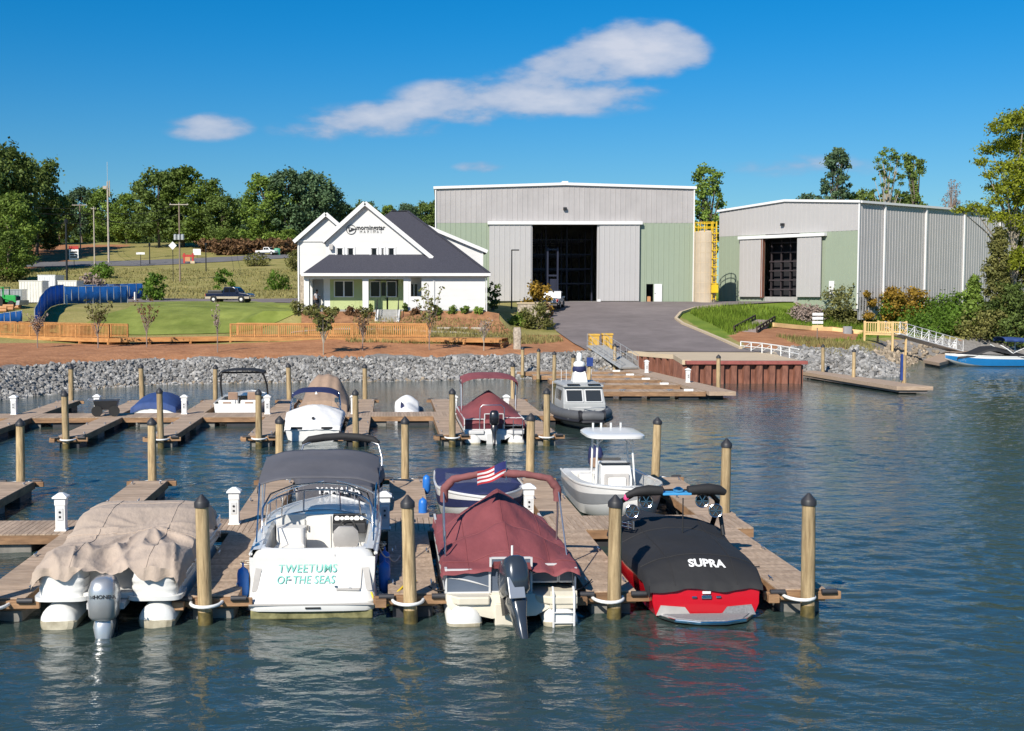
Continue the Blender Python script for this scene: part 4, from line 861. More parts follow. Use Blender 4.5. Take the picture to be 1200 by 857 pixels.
# ------------------------------------------------------------------ 3 near maroon pontoon boat
def pontoon_maroon(T, near):
    for x in (-.93, .93): toon(T, x, 6.5, .34, 'pontoon_white', 0 if near else -.05, .05)
    MB().prism([(-1.28, .2), (-1.05, -.05), (-.45, -.05), (-.40, .25), (.42, .25), (.46, .1), (.75, -.08), (1.25, -.08), (1.28, .2), (1.28, 6.2), (-1.28, 6.2)], .40, .56).build('deck', 'gelcoat_cream' if near else 'alu_painted', T, bevel=.03)
    ap = MB().loft([[(-1.27, .12, .56), (-.42, .12, .56), (.5, .16, .56), (1.26, .1, .56)], [(-1.27, .05, .40), (-.42, .02, .40), (.5, .06, .40), (1.26, .02, .40)], [(-1.2, .06, .30), (-.40, .02, .12), (.46, .06, .16), (.78, .0, .36)]], False, False).build('stern_apron', 'gelcoat_cream' if near else 'alu_painted', T, smooth=40)
    mp_ = MB().loft([[(-.34, -.02, z), (.26, -.02, z), (.26, .8, z), (-.34, .8, z)] for z in (-.15, .42)]).build('motor_pod', 'gelcoat_cream' if near else 'alu_painted', T, bevel=.02)
    pan = 'panel_slate' if near else 'panel_maroon'
    for x0, x1, z0, z1, y in ((-1.27, -.42, .58, 1.0, .30), (-.40, .40, .58, 1.22, .34), (.42, .96, .70, 1.02, .62), (.98, 1.27, .70, 1.02, .62)):
        f = MB(); f.span(x0, x1, y-.015, y+.015, z0, z1); o = f.build('fence_panel', pan, T)
        f = MB()
        for xx in (x0, x1): f.span(xx-.02, xx+.02, y-.03, y+.03, z0-.02, z1+.02)
        f.span(x0+.02, x1-.02, y-.025, y+.025, z1-.005, z1+.03); f.span(x0+.02, x1-.02, y-.025, y+.025, z0-.03, z0+.005); f.build('fence_rail', 'alu_painted', o)
        if near and x1-x0 > .3 and abs(x0) != .40:
            s = [(x0+(x1-x0)*q, y-.022, z0+.12+(.14*math.sin(q*2.2) if x0 > 0 else .16*math.cos(q*1.7))) for q in [i/10 for i in range(11)]]
            MB().tube(s, [.004+.014*math.sin(PI*i/10) for i in range(11)], 6).build('swoosh', 'alu_painted', o)
    for s in (-1, 1):
        o = MB().span(s*1.27-.015, s*1.27+.015, .35, 6.1, .58, 1.0).build('side_panel', pan, T)
        f = MB(); f.span(s*1.27-.025, s*1.27+.025, .3, 6.15, .985, 1.03); f.span(s*1.27-.025, s*1.27+.025, .3, 6.15, .55, .585); f.build('fence_rail', 'alu_painted', o)
T = thing('pontoon_boat', 'pontoon boat under a faded maroon tent cover with slate panels, nearest of the maroon pair', 'boat', dk(2.38, 22.62), YAW)
pontoon_maroon(T, True)
m = MB()
for x in (.78, 1.18): m.tube([(x, -.1, -.1), (x, -.1, .60), (x, .05, .72)], .022, 6)
for z in (.05, .25): m.tube([(.78, -.1, z), (1.18, -.1, z)], .018, 6)
m.build('boarding_ladder', 'alu_painted', T, smooth=60); MB().span(.72, 1.24, -.05, .0, .32, .66).build('ladder_panel', 'gelcoat_cream', T)
def zf(q, t):
    y = t*6.1; a = abs(q)
    tent = max(0, 1-(abs((y-3.1)/2.6)**1.5+abs(q*.98)**1.5)**.667)*.98; t2 = max(0, 1-(abs((y-1.5)/1.5)**1.4+abs(q*1.0)**1.4)**.714)*.56
    z = lerp([(0, 1.03), (.5, 1.10), (2.5, 1.14), (5, 1.1), (6.1, 1.0)], y)+max(tent, t2)-.04*a**6
    z += .16*math.exp(-((y-1.6)/.09)**2)*.0
    z += .018*math.sin(10*math.atan2(q, (y-3.1)*.5))*min(1, math.hypot(q, y-3.1))
    z -= .10*math.exp(-((q-.62)/.1)**2)*smooth01((1.5-y)/1.2)                 # slack fold at the right
    return z
cover('cover', 'canvas_maroon', T, .22, 6.3, lambda t: 1.33-.05*t, zf, wr=.02, seed=8, fold=.03, ny=80, nx=60,
      endx=lambda q: (.05 if q < -.28 else (-.16 if q < .30 else .02+.08*(q-.3)))+.012*math.sin(q*20), sidey=lambda t: .10+.03*math.sin(t*20)+.15*smooth01((t-.3)/.3), seams=(('x', 0), ('y', .08), ('y', .26), ('y', .52), ('x', -.62), ('x', .62)))
MB().tube([(.0, .15, .9), (.0, .12, 1.52)], .022, 8).build('light_pole', 'pedestal_white', T)
outboard(T, -.04, -.12, .42, 'motor_charcoal', 'motor_charcoal', R(-24), 1.2, None, turn=R(12))
oc = T.children[-1]
text('lettering', '150', .10, 'white_letter', oc, Matrix.Translation((-.04, -.12, .42)) @ Matrix.Rotation(R(12), 4, 'Z') @ Matrix.Rotation(R(-24), 4, 'X') @ Matrix.Scale(1.2, 4) @ face_cam(0, -.565, .45), sx=1.2)
MB().box(0, 0, 0, .26, .03, .34).xf(Matrix.Translation((-.04, -.12, .42)) @ Matrix.Rotation(R(12), 4, 'Z') @ Matrix.Rotation(R(-24), 4, 'X') @ Matrix.Scale(1.2, 4) @ Matrix.Translation((-.06, -.565, .18))).build('cowling_plate', 'motor_silver', oc, bevel=.01)
# rolled bimini on its arch
arch = [(-1.20, 2.55, 1.0), (-1.22, 2.5, 1.7), (-1.20, 2.45, 2.25), (-1.02, 2.42, 2.46), (-.5, 2.40, 2.56), (0, 2.40, 2.58), (.5, 2.40, 2.56), (1.02, 2.42, 2.46), (1.20, 2.45, 2.25), (1.22, 2.5, 1.7), (1.20, 2.55, 1.0)]
bf = MB().tube(arch, .022, 8); bf.tube([(-1.24, 1.3, 1.05), (-1.22, 2.4, 2.2)], .016, 6); bf.tube([(1.24, 1.3, 1.05), (1.22, 2.4, 2.2)], .016, 6)
bf.tube([(-1.24, 1.15, 1.05), (-1.24, 1.15, 1.6)], .018, 6)
bo = bf.build('bimini_frame', 'aluminium', T, smooth=60)
pts = []; 
for a_, b_ in zip(arch[1:-1], arch[2:-1]):
    for k in range(6): pts.append(Vector(a_).lerp(Vector(b_), k/6))
pts.append(Vector(arch[-2])); pts = pts[3:-3]
MB().tube(pts, [.082+.006*math.sin(i*2.1)+.010*math.sin(i*.37) for i in range(len(pts))], 12).build('rolled_canopy', 'canvas_maroon_faded', bo, smooth=60)
fl = tag(thing('flag', 'small striped flag with a blue canton flying above the maroon bimini', 'flag', dk(2.48, 24.95, 2.45), YAW), None)
fp = MB().tube([(0, 0, 0), (0, 0, .42)], .012, 6).build('flag_pole', 'stainless', fl)
def flagpt(u, w_): return (-.62*u, -.03*math.sin(u*6)-.1*u, .40-.30*w_-.22*u+.02*math.sin(u*7+w_))
for k in range(7):
    w0_, w1_ = k/7, (k+1)/7
    MB().loft([[flagpt(i/12, w_) for i in range(13)] for w_ in (w0_, w1_)], False, False).build('stripe', 'flag_red' if k % 2 == 0 else 'flag_white', fl, smooth=60)
MB().loft([[tuple(Vector(flagpt(i/12, w_))+Vector((0, dy, 0))) for i in range(6)] for w_, dy in ((0, -.006), (.55, -.006))], False, False).build('canton', 'flag_blue', fl, smooth=60)
MB().loft([[tuple(Vector(flagpt(i/12, w_))+Vector((0, dy, 0))) for i in range(6)] for w_, dy in ((0, .006), (.55, .006))], False, False).build('canton', 'flag_blue', fl, smooth=60)
# ------------------------------------------------------------------ 4 red ski boat under a black cover
T = thing('ski_boat', 'red ski boat under a black cover with wakeboard tower and white lettering', 'boat', dk(6.22, 22.92), YAW)
L = 6.5; b, sh, ring = hull(T, L, 2.42, .66, .95, 'red_paint', draft=.3, tb=.5, p=2.2, sternw=.90)
tr = MB().loft([[(x*w_, y, z) for x in (-1, -.6, 0, .6, 1)] for z, w_, y in ((.06, .97, -.02), (.3, 1.05, -.05), (.66, 1.06, -.03))], False, False).build('transom', 'red_paint', T, smooth=40)
for s in (-1, 1): MB().prism([(s*.99, .0), (s*.90, .20), (s*.42, .16), (s*.30, .0)], -.008, .008).xf(Matrix.Translation((0, -.062, .08)) @ Matrix.Rotation(PI/2, 4, 'X')).build('transom_plate', 'carpet_grey' if s > 0 else 'vinyl_grey', tr)
MB().box(0, -.075, .44, .20, .03, .07).build('badge', 'chrome', tr, bevel=.008); MB().box(-.0, -.075, .53, .16, .02, .05).build('sticker', 'white_letter', tr)
for x in (-.24, .24): MB().box(x, -.075, .44, .10, .03, .04).build('light', 'chrome', tr, bevel=.008)
sw = MB().prism([(-.95, -.05), (-.70, -.42), (-.25, -.62), (.25, -.62), (.70, -.42), (.95, -.05)], .03, .10).build('swim_platform', 'chrome', T, bevel=.015)
MB().prism([(-.86, -.06), (-.64, -.39), (-.23, -.57), (.23, -.57), (.64, -.39), (.86, -.06)], .10, .112).build('platform_mat', 'carpet_grey', sw)
def zf(q, t):
    y = t*6.2; a = abs(q)
    z = lerp([(0, .68), (.22, .88), (.5, 1.08), (.8, 1.14), (1.4, 1.18), (2.6, 1.24), (3.3, 1.40), (3.9, 1.30), (4.6, 1.12), (6.2, 1.0)], y)
    z += .10*max(0, 1-math.hypot((y-1.9)/1.5, q*1.2))
    z -= lerp([(0, .02), (.6, .22), (3, .34), (6, .1)], y)*a**2.6
    return z
cover('cover', 'canvas_black', T, -.06, 6.2, lambda t: b(t*.965)+.03, zf, wr=.02, seed=12, fold=.02, ny=70, nx=44, endx=lambda q: .10+.03*math.sin(q*6), sidey=lambda t: .20+.03*math.sin(t*15), seams=(('x', -.55), ('x', .55), ('y', .11), ('y', .42), ('y', .55)))
cv = [o for o in T.children if o.name.startswith('cover')][0]
rail(T, L, b, sh, 'black_plastic', 0., 1., name='rub_rail')
lt = text('lettering', 'SUPRA', .22, 'white_letter', cv, Matrix.Translation((.10, .33, 0)), extrude=0, sx=1.12, bold=.008)
bm = bmesh.new(); bm.from_mesh(lt.data); bmesh.ops.triangulate(bm, faces=bm.faces[:]); bmesh.ops.subdivide_edges(bm, edges=bm.edges[:], cuts=2)
for v_ in bm.verts:      # printed on the cloth: follow its surface
    t_ = (v_.co.y+.06)/6.26; hw = b(t_*.965)+.03; v_.co.z = zf(v_.co.x/hw, t_)+.02*noise.noise(Vector((v_.co.x*1.6, v_.co.y*1.1, 12)))+.01*noise.noise(Vector((v_.co.x*4+v_.co.y*1.5, v_.co.y*3, 17)))+.016
bm.to_mesh(lt.data); bm.free()
MB().tube([(0.02, 1.95, 1.3), (0.02, 1.95, 2.05)], .014, 6).build('cover_pole', 'black_plastic', T)
m = MB()
for s in (-1, 1):
    for dx in (0, .0):
        m.tube([(s*1.16, 3.9, 1.0), (s*1.17, 3.55, 1.4), (s*1.08, 3.1, 1.78), (s*.86, 2.85, 1.98), (s*.4, 2.78, 2.04), (0, 2.77, 2.05)], .058, 8)
    m.tube([(s*1.17, 2.9, 1.05), (s*1.12, 3.0, 1.5), (s*1.06, 3.15, 1.8)], .048, 8)
tw = m.build('wakeboard_tower', 'black_plastic', T, smooth=60)
MB().loft([rring(0, yy, 0, 1.0, .08) for yy in (0, 1)]).xf(Matrix.Identity(4)) 
m = MB(); m.tube([(-1.08, 2.55, 2.00), (-.85, 2.5, 2.10), (-.6, 2.48, 2.13), (-.3, 2.47, 2.12)], [.06, .10, .12, .10], 10); m.tube([(.25, 2.47, 2.12), (.7, 2.48, 2.15), (.95, 2.5, 2.12), (1.08, 2.53, 2.06)], [.10, .125, .11, .07], 10); m.build('rolled_canopy', 'canvas_black', tw, smooth=60)
MB().box(0.0, 2.5, 2.06, .62, .3, .05).build('rack_pad', 'towel_blue', tw, bevel=.01); MB().lathe([(.10, 0), (.12, .05), (.04, .10)], 10, (.05, 2.5, 2.1)).build('tower_light', 'chrome', tw, smooth=50)
m = MB()
for s in (-1, 1):
    for x, z in ((s*.62, 1.86), (s*.92, 1.64)):
        sp_o = MB().lathe([(.05, .20), (.12, .14), (.15, .04), (.15, 0)], 14, (x, 2.66, z), 'y').build('speaker', 'black_plastic', tw, smooth=50)
        rg = MB(); rg.tube([(x+.145*math.cos(k*PI/9), 2.652, z+.145*math.sin(k*PI/9)) for k in range(19)], .014, 6); MB().lathe([(.02, -.01), (.12, -.004)], 12, (x, 2.66, z), 'y').build('speaker_cone', 'speaker_black', sp_o)
        for a in range(3): rg.bar((x-.12*math.cos(a*PI/3), 2.648, z-.12*math.sin(a*PI/3)), (x+.12*math.cos(a*PI/3), 2.648, z+.12*math.sin(a*PI/3)), .02, .02)
        rg.build('speaker_grille', 'stainless', sp_o)
m = MB(); m.bar((-1.16, 2.9, 1.36), (-.95, 2.6, 1.36), .03, .03); m.bar((-1.16, 2.9, 1.28), (-.95, 2.6, 1.28), .03, .03); m.bar((-1.0, 2.66, 1.25), (-1.0, 2.66, 1.42), .03, .03); m.bar((-.9, 2.6, 1.25), (-.9, 2.6, 1.42), .03, .03)
m.build('board_rack', 'stainless', tw); MB().lathe([(.02, 0), (.07, .06), (.05, .14), (.01, .18)], 10, (-1.0, 2.9, 1.82)).build('pennant', 'pink', tw, smooth=60)
# ------------------------------------------------------------------ 5 navy covered boat behind the maroon pontoon
def bow_in(u, v_stern): return dk(u, v_stern), YAW+PI
P, rz = bow_in(2.62, 37.35)
T = thing('covered_boat', 'white runabout with a navy cover behind the maroon rolled bimini', 'boat', P, rz)
L = 5.9; b, sh, ring = hull(T, L, 2.5, .78, .95, 'gelcoat', draft=.3, tb=.5, p=2.2); band(T, L, ring, 1, 2, 'canvas_navy', 'hull_stripe', off=.012)
cover('cover', 'canvas_navy', T, .05, 3.3, lambda t: b(.1+t*.4)-.05, lambda q, t: .88+.26*math.sin(min(1, t*1.5)*PI/2)*(1-abs(q)**4), wr=.02, seed=21, side=.12)
cover('bow_cover', 'canvas_navy', T, 3.75, 5.5, lambda t: b(.64+t*.29)-.08, lambda q, t: 1.02-.05*q*q, wr=.02, seed=22, side=.05, ends=(.05, .05))
deck(T, L, b, sh, .5, 1., camber=.06); rail(T, L, b, sh)
w0 = MB().loft([[(1.0*math.sin(a), 3.1+.5*math.cos(a), z) for a in [R(-80+16*i) for i in range(11)]] for z in (.95, 1.22)], False, False).build('windshield', 'windshield', T, smooth=60)
# ------------------------------------------------------------------ 6 white centre console boat
P, rz = bow_in(6.64, 37.5)
T = thing('center_console_boat', 'white and grey centre console fishing boat with a white T-top', 'boat', P, rz)
L = 6.2; b, sh, ring = hull(T, L, 2.45, .80, 1.15, 'gelcoat', draft=.3, tb=.48, p=2.3, sternw=.95); band(T, L, ring, 1, 2, 'hull_grey', 'hull_side_paint', off=.012)
rs = []
for i in range(17):
    t = .02+.93*i/16; y = L*t; w_ = b(t); s_ = sh(t)+.02; k = max(.02, w_-.2)
    rs.append([(-w_, y, s_), (-k, y, s_+.03), (-k+.01, y, s_-.06), (-k*.95, y, .42+.25*t*t), (k*.95, y, .42+.25*t*t), (k-.01, y, s_-.06), (k, y, s_+.03), (w_, y, s_)])
MB().loft(rs, False, False, cap0=True).build('deck_liner', 'gelcoat', T, smooth=40)
deck(T, L, b, lambda t: sh(t)+.03, .86, 1., camber=.04, name='bow_cap', n=6); rail(T, L, b, sh)
MB().span(-1.1, 1.1, .05, .65, .42, .84).build('stern_deck', 'gelcoat', T, bevel=.03); MB().box(.0, .9, .6, 1.5, .4, .4).build('aft_bench', 'vinyl_white', T, bevel=.04)
c = MB().loft([[(-w_, y0_, z), (w_, y0_, z), (w_*.92, y1_, z), (-w_*.92, y1_, z)] for z, w_, y0_, y1_ in ((.42, .50, 2.3, 3.25), (1.0, .50, 2.3, 3.22), (1.36, .47, 2.4, 3.05), (1.42, .42, 2.5, 2.9))]).build('console', 'gelcoat', T, bevel=.03)
MB().box(0, 3.24, .92, .74, .08, .44).build('seat_back', 'vinyl_grey', c, bevel=.04); MB().box(0, 3.30, .88, .52, .06, .30).build('seat_cushion', 'vinyl_white', c, bevel=.03); MB().box(0, 3.5, .58, .9, .5, .3).build('console_seat', 'vinyl_white', c, bevel=.04)
MB().box(0, 2.95, 1.40, .86, .3, .03).build('dash', 'black_plastic', c); MB().loft([[(-.42, 3.02, 1.4), (.42, 3.02, 1.4)], [(-.38, 2.86, 1.62), (.38, 2.86, 1.62)]], False, False).build('console_windshield', 'windshield', c)
steering(c, -.1, 2.25, 1.22, R(-60)); MB().box(0, 1.55, .92, .95, .42, .12).build('leaning_post', 'vinyl_white', T, bevel=.04); MB().box(0, 1.38, 1.2, .95, .1, .3).build('leaning_post_back', 'vinyl_brown', T, bevel=.04)
m = MB()
for s in (-1, 1):
    m.tube([(s*.58, 3.0, .45), (s*.55, 2.95, 1.3), (s*.50, 2.85, 2.16)], .032, 8); m.tube([(s*.58, 2.2, .45), (s*.55, 2.15, 1.3), (s*.50, 2.0, 2.16)], .032, 8)
    m.tube([(s*.55, 2.95, 1.95), (s*.40, 2.95, 2.08), (s*.32, 2.9, 2.16)], .022, 6); m.tube([(s*.52, 2.9, 1.9), (s*.52, 2.1, 1.9)], .02, 6)
tf = m.build('ttop_frame', 'gelcoat', T, smooth=60)
MB().loft([rring(0, 2.4, z, wx, wy, 24, .45) for z, wx, wy in ((2.15, .78, 1.0), (2.18, .86, 1.1), (2.24, .86, 1.1), (2.29, .78, 1.0), (2.30, .5, .7))]).build('ttop', 'gelcoat', tf, smooth=50)
for x in (-.45, -.15, .15, .4): MB().lathe([(.03, 0), (.035, .17)], 8, (x, 1.45, 2.26)).build('rod_holder', 'gelcoat', tf)
outboard(T, 0, -.05, .75, 'canvas_navy', 'motor_black', 0, 1.05)
MB().tube([(-b(.6), L*.6, .9), (-b(.6)-.2, L*.65, .5)], .012, 6).build('line', 'rope_black', T)
# ------------------------------------------------------------------ 7 boat with white lettering behind the cruiser
P, rz = bow_in(-1.42, 37.3)
T = thing('covered_boat', 'jet boat under a charcoal cover behind the cruiser windshield, black rolled canopy above', 'boat', P, rz)
L = 6.0; b, sh, ring = hull(T, L, 2.5, .8, 1.0, 'gelcoat', draft=.3)
def zf(q, t):
    y = t*5.9; return lerp([(0, .85), (1.5, 1.1), (3.0, 1.5), (3.6, 1.5), (5.1, 1.42), (5.9, 1.36)], y)-.10*abs(q)**4
cover('cover', 'canvas_charcoal', T, 0, 5.95, lambda t: max(.95, b(t*.99))+.02, zf, wr=.025, seed=31, side=.3, ends=(.3, .65))
text('lettering', 'YAMAHA', .24, 'white_letter', T.children[-1], Matrix.Rotation(PI, 4, 'Z') @ face_cam(.1, -6.08, 1.20, 0, R(2)), sx=1.15, bold=.006, extrude=.02)
ar = [(-1.22, 2.2, .9), (-1.22, 1.9, 1.5), (-1.12, 1.7, 1.86), (-.8, 1.6, 1.98), (0, 1.55, 2.02), (.8, 1.6, 1.98), (1.12, 1.7, 1.86), (1.22, 1.9, 1.5), (1.22, 2.2, .9)]
tw = MB().tube(ar, .03, 8).build('tower', 'aluminium', T, smooth=60)
MB().tube([(-1.12, 1.66, 1.9), (-.95, 1.58, 2.0), (-.5, 1.52, 2.06), (0, 1.5, 2.09), (.5, 1.52, 2.06), (.95, 1.58, 2.0), (1.14, 1.66, 1.88)], [.07, .11, .12, .115, .12, .11, .06], 12).build('rolled_canopy', 'canvas_black', tw, smooth=60)
# ------------------------------------------------------------------ 8 white covered boat with navy bimini, second dock
T = thing('covered_boat', 'white covered runabout with a folded navy bimini on the second dock', 'boat', dk(-3.28, 51.5), YAW)
L = 6.4; b, sh, ring = hull(T, L, 2.5, .62, .95, 'gelcoat', draft=.3); rail(T, L, b, sh)
def zf(q, t):
    y = t*6; return lerp([(0, .62), (.25, .72), (1.5, 1.3), (2.0, 1.35), (2.3, 1.2), (6, 1.0)], y)+.10*max(0, 1-math.hypot(q*1.5, (y-1.6)))-lerp([(0, .03), (1.5, .3), (6, .1)], y)*abs(q)**2.2+.015*math.sin(9*math.atan2(q, (y-2)))
cover('cover', 'canvas_white', T, -.02, 6.1, lambda t: b(t*.95)+.02, zf, wr=.02, seed=41, side=.16, endx=lambda q: .12)
for x in (-.68, .62): MB().box(x, -.045, .56, .48, .03, .11).build('vent', 'black_plastic', T)
MB().lathe([(.07, -.02), (.07, 0)], 10, (.0, 0, 0), 'y').xf(Matrix.Translation((-.0, .55, .93)) @ Matrix.Rotation(R(-45), 4, 'X')).build('cover_badge', 'black_plastic', T)
bb = bimini(T, 2.0, 3.3, 1.72, 1.84, 2.1, 'canvas_navy', arch=.24, base=(2.9, .9), drop=.12); MB().prism([(-.06, 0), (.06, 0), (0, .14)], -.005, .005).xf(Matrix.Translation((.05, 1.98, 1.86)) @ Matrix.Rotation(PI/2, 4, 'X')).build('emblem', 'white_letter', bb)
m = MB()
for s in (-1, 1): m.tube([(s*1.14, 2.0, .9), (s*1.1, 2.5, 1.4), (s*1.03, 2.7, 1.85)], .04, 8); m.box(s*.95, 2.5, 1.55, .2, .2, .2); m.bar((s*1.15, 2.3, 1.1), (s*.9, 2.3, 1.5), .03, .03)
m.build('tower', 'stainless', T, smooth=50)
MB().loft([rring(0, 0, 0, .3, .02) for _ in (0, 1)])
# ------------------------------------------------------------------ 9 tan draped boat
T = thing('covered_boat', 'boat draped to the waterline in a tall tan cover, beside the stone bank', 'boat', dk(-3.28, 60.0), YAW)
hull(T, 5.6, 2.3, .6, .9, 'gelcoat', draft=.3)
def zf(q, t):
    y = t*5.6; pk = lerp([(0, .95), (1.6, 1.5), (2.6, 2.06), (3.2, 2.1), (4.2, 1.5), (5.6, .9)], y); return pk-(pk-.75)*abs(q)**3.0+.03*math.sin(q*14)*min(1, y)
cover('cover', 'canvas_bag', T, -.05, 5.6, lambda t: 1.2-.3*max(0, t-.6), zf, wr=.02, seed=51, side=.55, ends=(.5, .4), ny=50, nx=50)
# ------------------------------------------------------------------ 10 white runabout with black tower
T = thing('ski_boat', 'open white runabout with a black wakeboard tower and canopy', 'boat', dk(-7.55, 60.0), YAW)
L = 6.3; b, sh, ring = hull(T, L, 2.5, .85, 1.0, 'gelcoat', draft=.3); rail(T, L, b, sh); deck(T, L, b, sh, .52, 1.); band(T, L, ring, 2, 3, 'canvas_navy', 'boot_stripe')
rs = []
for i in range(9):
    t = .12+.4*i/8; w_ = b(t); rs.append([(-w_, L*t, sh(t)+.02), (-w_+.2, L*t, sh(t)+.04), (-w_+.24, L*t, .35), (w_-.24, L*t, .35), (w_-.2, L*t, sh(t)+.04), (w_, L*t, sh(t)+.02)])
MB().loft(rs, False, False).build('cockpit_liner', 'gelcoat', T, smooth=40)
MB().span(-1.1, 1.1, -.5, .1, .22, .34).build('swim_platform', 'gelcoat', T, bevel=.03)
for x in (-.55, .55): 
    s_ = MB().box(x, .35, .72, .86, .34, .55).build('stern_seat', 'vinyl_white', T, bevel=.05); MB().box(x, .16, .82, .4, .06, .2).build('headrest', 'vinyl_brown', s_, bevel=.03)
for x in (-.5, .5): 
    s_ = MB().box(x, 2.4, .7, .5, .5, .5).build('helm_seat', 'vinyl_white', T, bevel=.05); MB().box(x, 2.15, 1.05, .5, .1, .4).build('backrest', 'vinyl_brown', s_, bevel=.04)
w0 = MB().loft([[(1.05*math.sin(a), 3.0+.4*math.cos(a), z) for a in [R(-80+16*i) for i in range(11)]] for z in (1.0, 1.35)], False, False).build('windshield', 'windshield', T, smooth=60)
ar = [(-1.2, 3.2, .9), (-1.2, 2.7, 1.6), (-1.1, 2.2, 2.1), (-1.0, 2.0, 2.28), (1.0, 2.0, 2.28), (1.1, 2.2, 2.1), (1.2, 2.7, 1.6), (1.2, 3.2, .9)]
tw = MB().tube(ar, .05, 8).build('wakeboard_tower', 'black_plastic', T, smooth=60); bimini(T, 1.7, 3.2, 2.26, 2.30, 2.25, 'canvas_black', arch=.14, drop=.1)
# ------------------------------------------------------------------ 11 blue covered boat
T = thing('covered_boat', 'low runabout under a bright blue cover on the far side of the second dock', 'boat', dk(-11.75, 60.1), YAW)
L = 5.4; b, sh, ring = hull(T, L, 2.35, .62, .8, 'gelcoat', draft=.25); MB().span(-.9, .9, -.4, .05, .18, .28).build('swim_platform', 'gelcoat', T, bevel=.03)
cover('cover', 'canvas_blue', T, 0, 5.2, lambda t: b(t*.95)+.02, lambda q, t: .66+.62*math.sin(PI*min(1, .1+t*1.15))**.8*(1-abs(q)**2.6), wr=.025, seed=61, side=.18)
# ------------------------------------------------------------------ 12 covered personal watercraft
T = thing('personal_watercraft', 'small personal watercraft under a white and navy cover', 'watercraft', dk(.95, 59.9), YAW)
hull(T, 2.9, 1.15, .35, .5, 'hull_grey', n=14, draft=.2)
def zf(q, t): y = t*2.9; return lerp([(0, .55), (.5, .72), (1.2, .78), (1.55, 1.08), (1.9, 1.12), (2.3, .8), (2.9, .5)], y)-.35*abs(q)**1.6
cover('cover', 'canvas_white', T, 0, 2.85, lambda t: .60-.25*max(0, t-.6), zf, wr=.03, seed=71, side=.28, ny=24, nx=18)
cover('cover_flank', 'canvas_navy', T, .4, 2.5, lambda t: .30, lambda q, t: .80-.35*(q*.5+.5)-.1*abs(t-.5), wr=.02, seed=72, side=.05, ny=12, nx=8)
T.children[-1].location = (.36, 0, .0)
# ------------------------------------------------------------------ 13 far maroon pontoon
T = thing('pontoon_boat', 'maroon covered pontoon boat with an open maroon bimini on the second dock', 'boat', dk(4.5, 50.3), YAW)
pontoon_maroon(T, False)
def zf(q, t):
    y = t*5.9; return lerp([(0, .98), (.8, 1.1), (5.9, 1.05)], y)+max(0, 1-math.hypot((y-3.0)/2.5, q*.95))*.95-.08*abs(q)**5+.4*max(0, 1-math.hypot((y-1.4)/1.2, q))*.6
cover('cover', 'canvas_maroon', T, .3, 6.2, lambda t: 1.31-.04*t, zf, wr=.02, seed=81, side=.2, endx=lambda q: .16)
bimini(T, 2.2, 4.4, 2.42, 2.55, 2.45, 'canvas_maroon', arch=.2, base=(3.0, 1.0), drop=.22)
m = MB(); m.tube([(-.62, .3, .6), (-.60, .2, 1.5), (-.5, .2, 1.62), (.3, .2, 1.62), (.42, .2, 1.5), (.44, .3, .6)], .022, 8); m.build('ski_hoop', 'aluminium', T, smooth=60)
m = MB()
for x in (.78, 1.18): m.tube([(x, -.1, .2), (x, -.1, 1.0)], .02, 6)
for z in (.4, .6, .8): m.tube([(.78, -.1, z), (1.18, -.1, z)], .016, 6)
m.build('boarding_ladder', 'aluminium', T, smooth=60); outboard(T, -.02, -.1, .72, 'motor_black', 'motor_black', R(-6), 1.0, turn=R(-6))
# ------------------------------------------------------------------ 14 grey patrol boat, bow towards the camera
P, rz = bow_in(9.4, 62.0)
T = thing('patrol_boat', 'grey rigid inflatable patrol boat with pilot house and radar mast', 'boat', P, rz)
L = 7.6; b, sh, ring = hull(T, L, 2.2, .45, .55, 'patrol_grey', draft=.4, tb=.5, p=2.4)
def coll(t): return b(min(.98, t))+.12
left = [(-(b(t)+.12), L*t, sh(t)+.12) for t in [i/16*.97 for i in range(17)]]; path = left+[(-.35, L*.995, .70), (0, L*1.0, .72), (.35, L*.995, .70)]+[(-x, y, z) for x, y, z in reversed(left)]
cs = MB().tube(path, .25, 14).build('inflatable_collar', 'rib_rubber', T, smooth=60)
MB().tube([(x*1.0, y, z) for x, y, z in path], [.252]*len(path), 14).xf(Matrix.Translation((0, .10, -.05)) @ Matrix.Diagonal((1.02, 1, .45, 1)) @ Matrix.Translation((0, 0, .42))).build('rub_strake', 'rib_band', cs, smooth=60)
for x in (-.55, .55): MB().lathe([(.265, -.06), (.265, .06)], 14, (x, 7.38, .70), 'x').build('collar_strap', 'rib_band', cs, smooth=60)
MB().span(-1.0, 1.0, .2, 6.6, .4, .5).build('deck', 'patrol_grey', T)
cb = MB().loft([[(-w_, y0_, z), (w_, y0_, z), (w_, y1_, z), (-w_, y1_, z)] for z, w_, y0_, y1_ in ((.5, 1.02, 2.2, 5.35), (1.05, 1.02, 2.2, 5.3), (1.85, .95, 2.3, 4.75))]).build('pilot_house', 'patrol_grey', T, bevel=.04)
MB().loft([[(-w_, y0_, z), (w_, y0_, z), (w_*.92, y1_, z), (-w_*.92, y1_, z)] for z, w_, y0_, y1_ in ((1.84, 1.06, 2.0, 4.95), (1.93, 1.06, 2.0, 4.95), (2.0, .9, 2.2, 4.7))]).build('roof', 'patrol_grey', cb, bevel=.02)
slope = math.atan2(.55, .8)
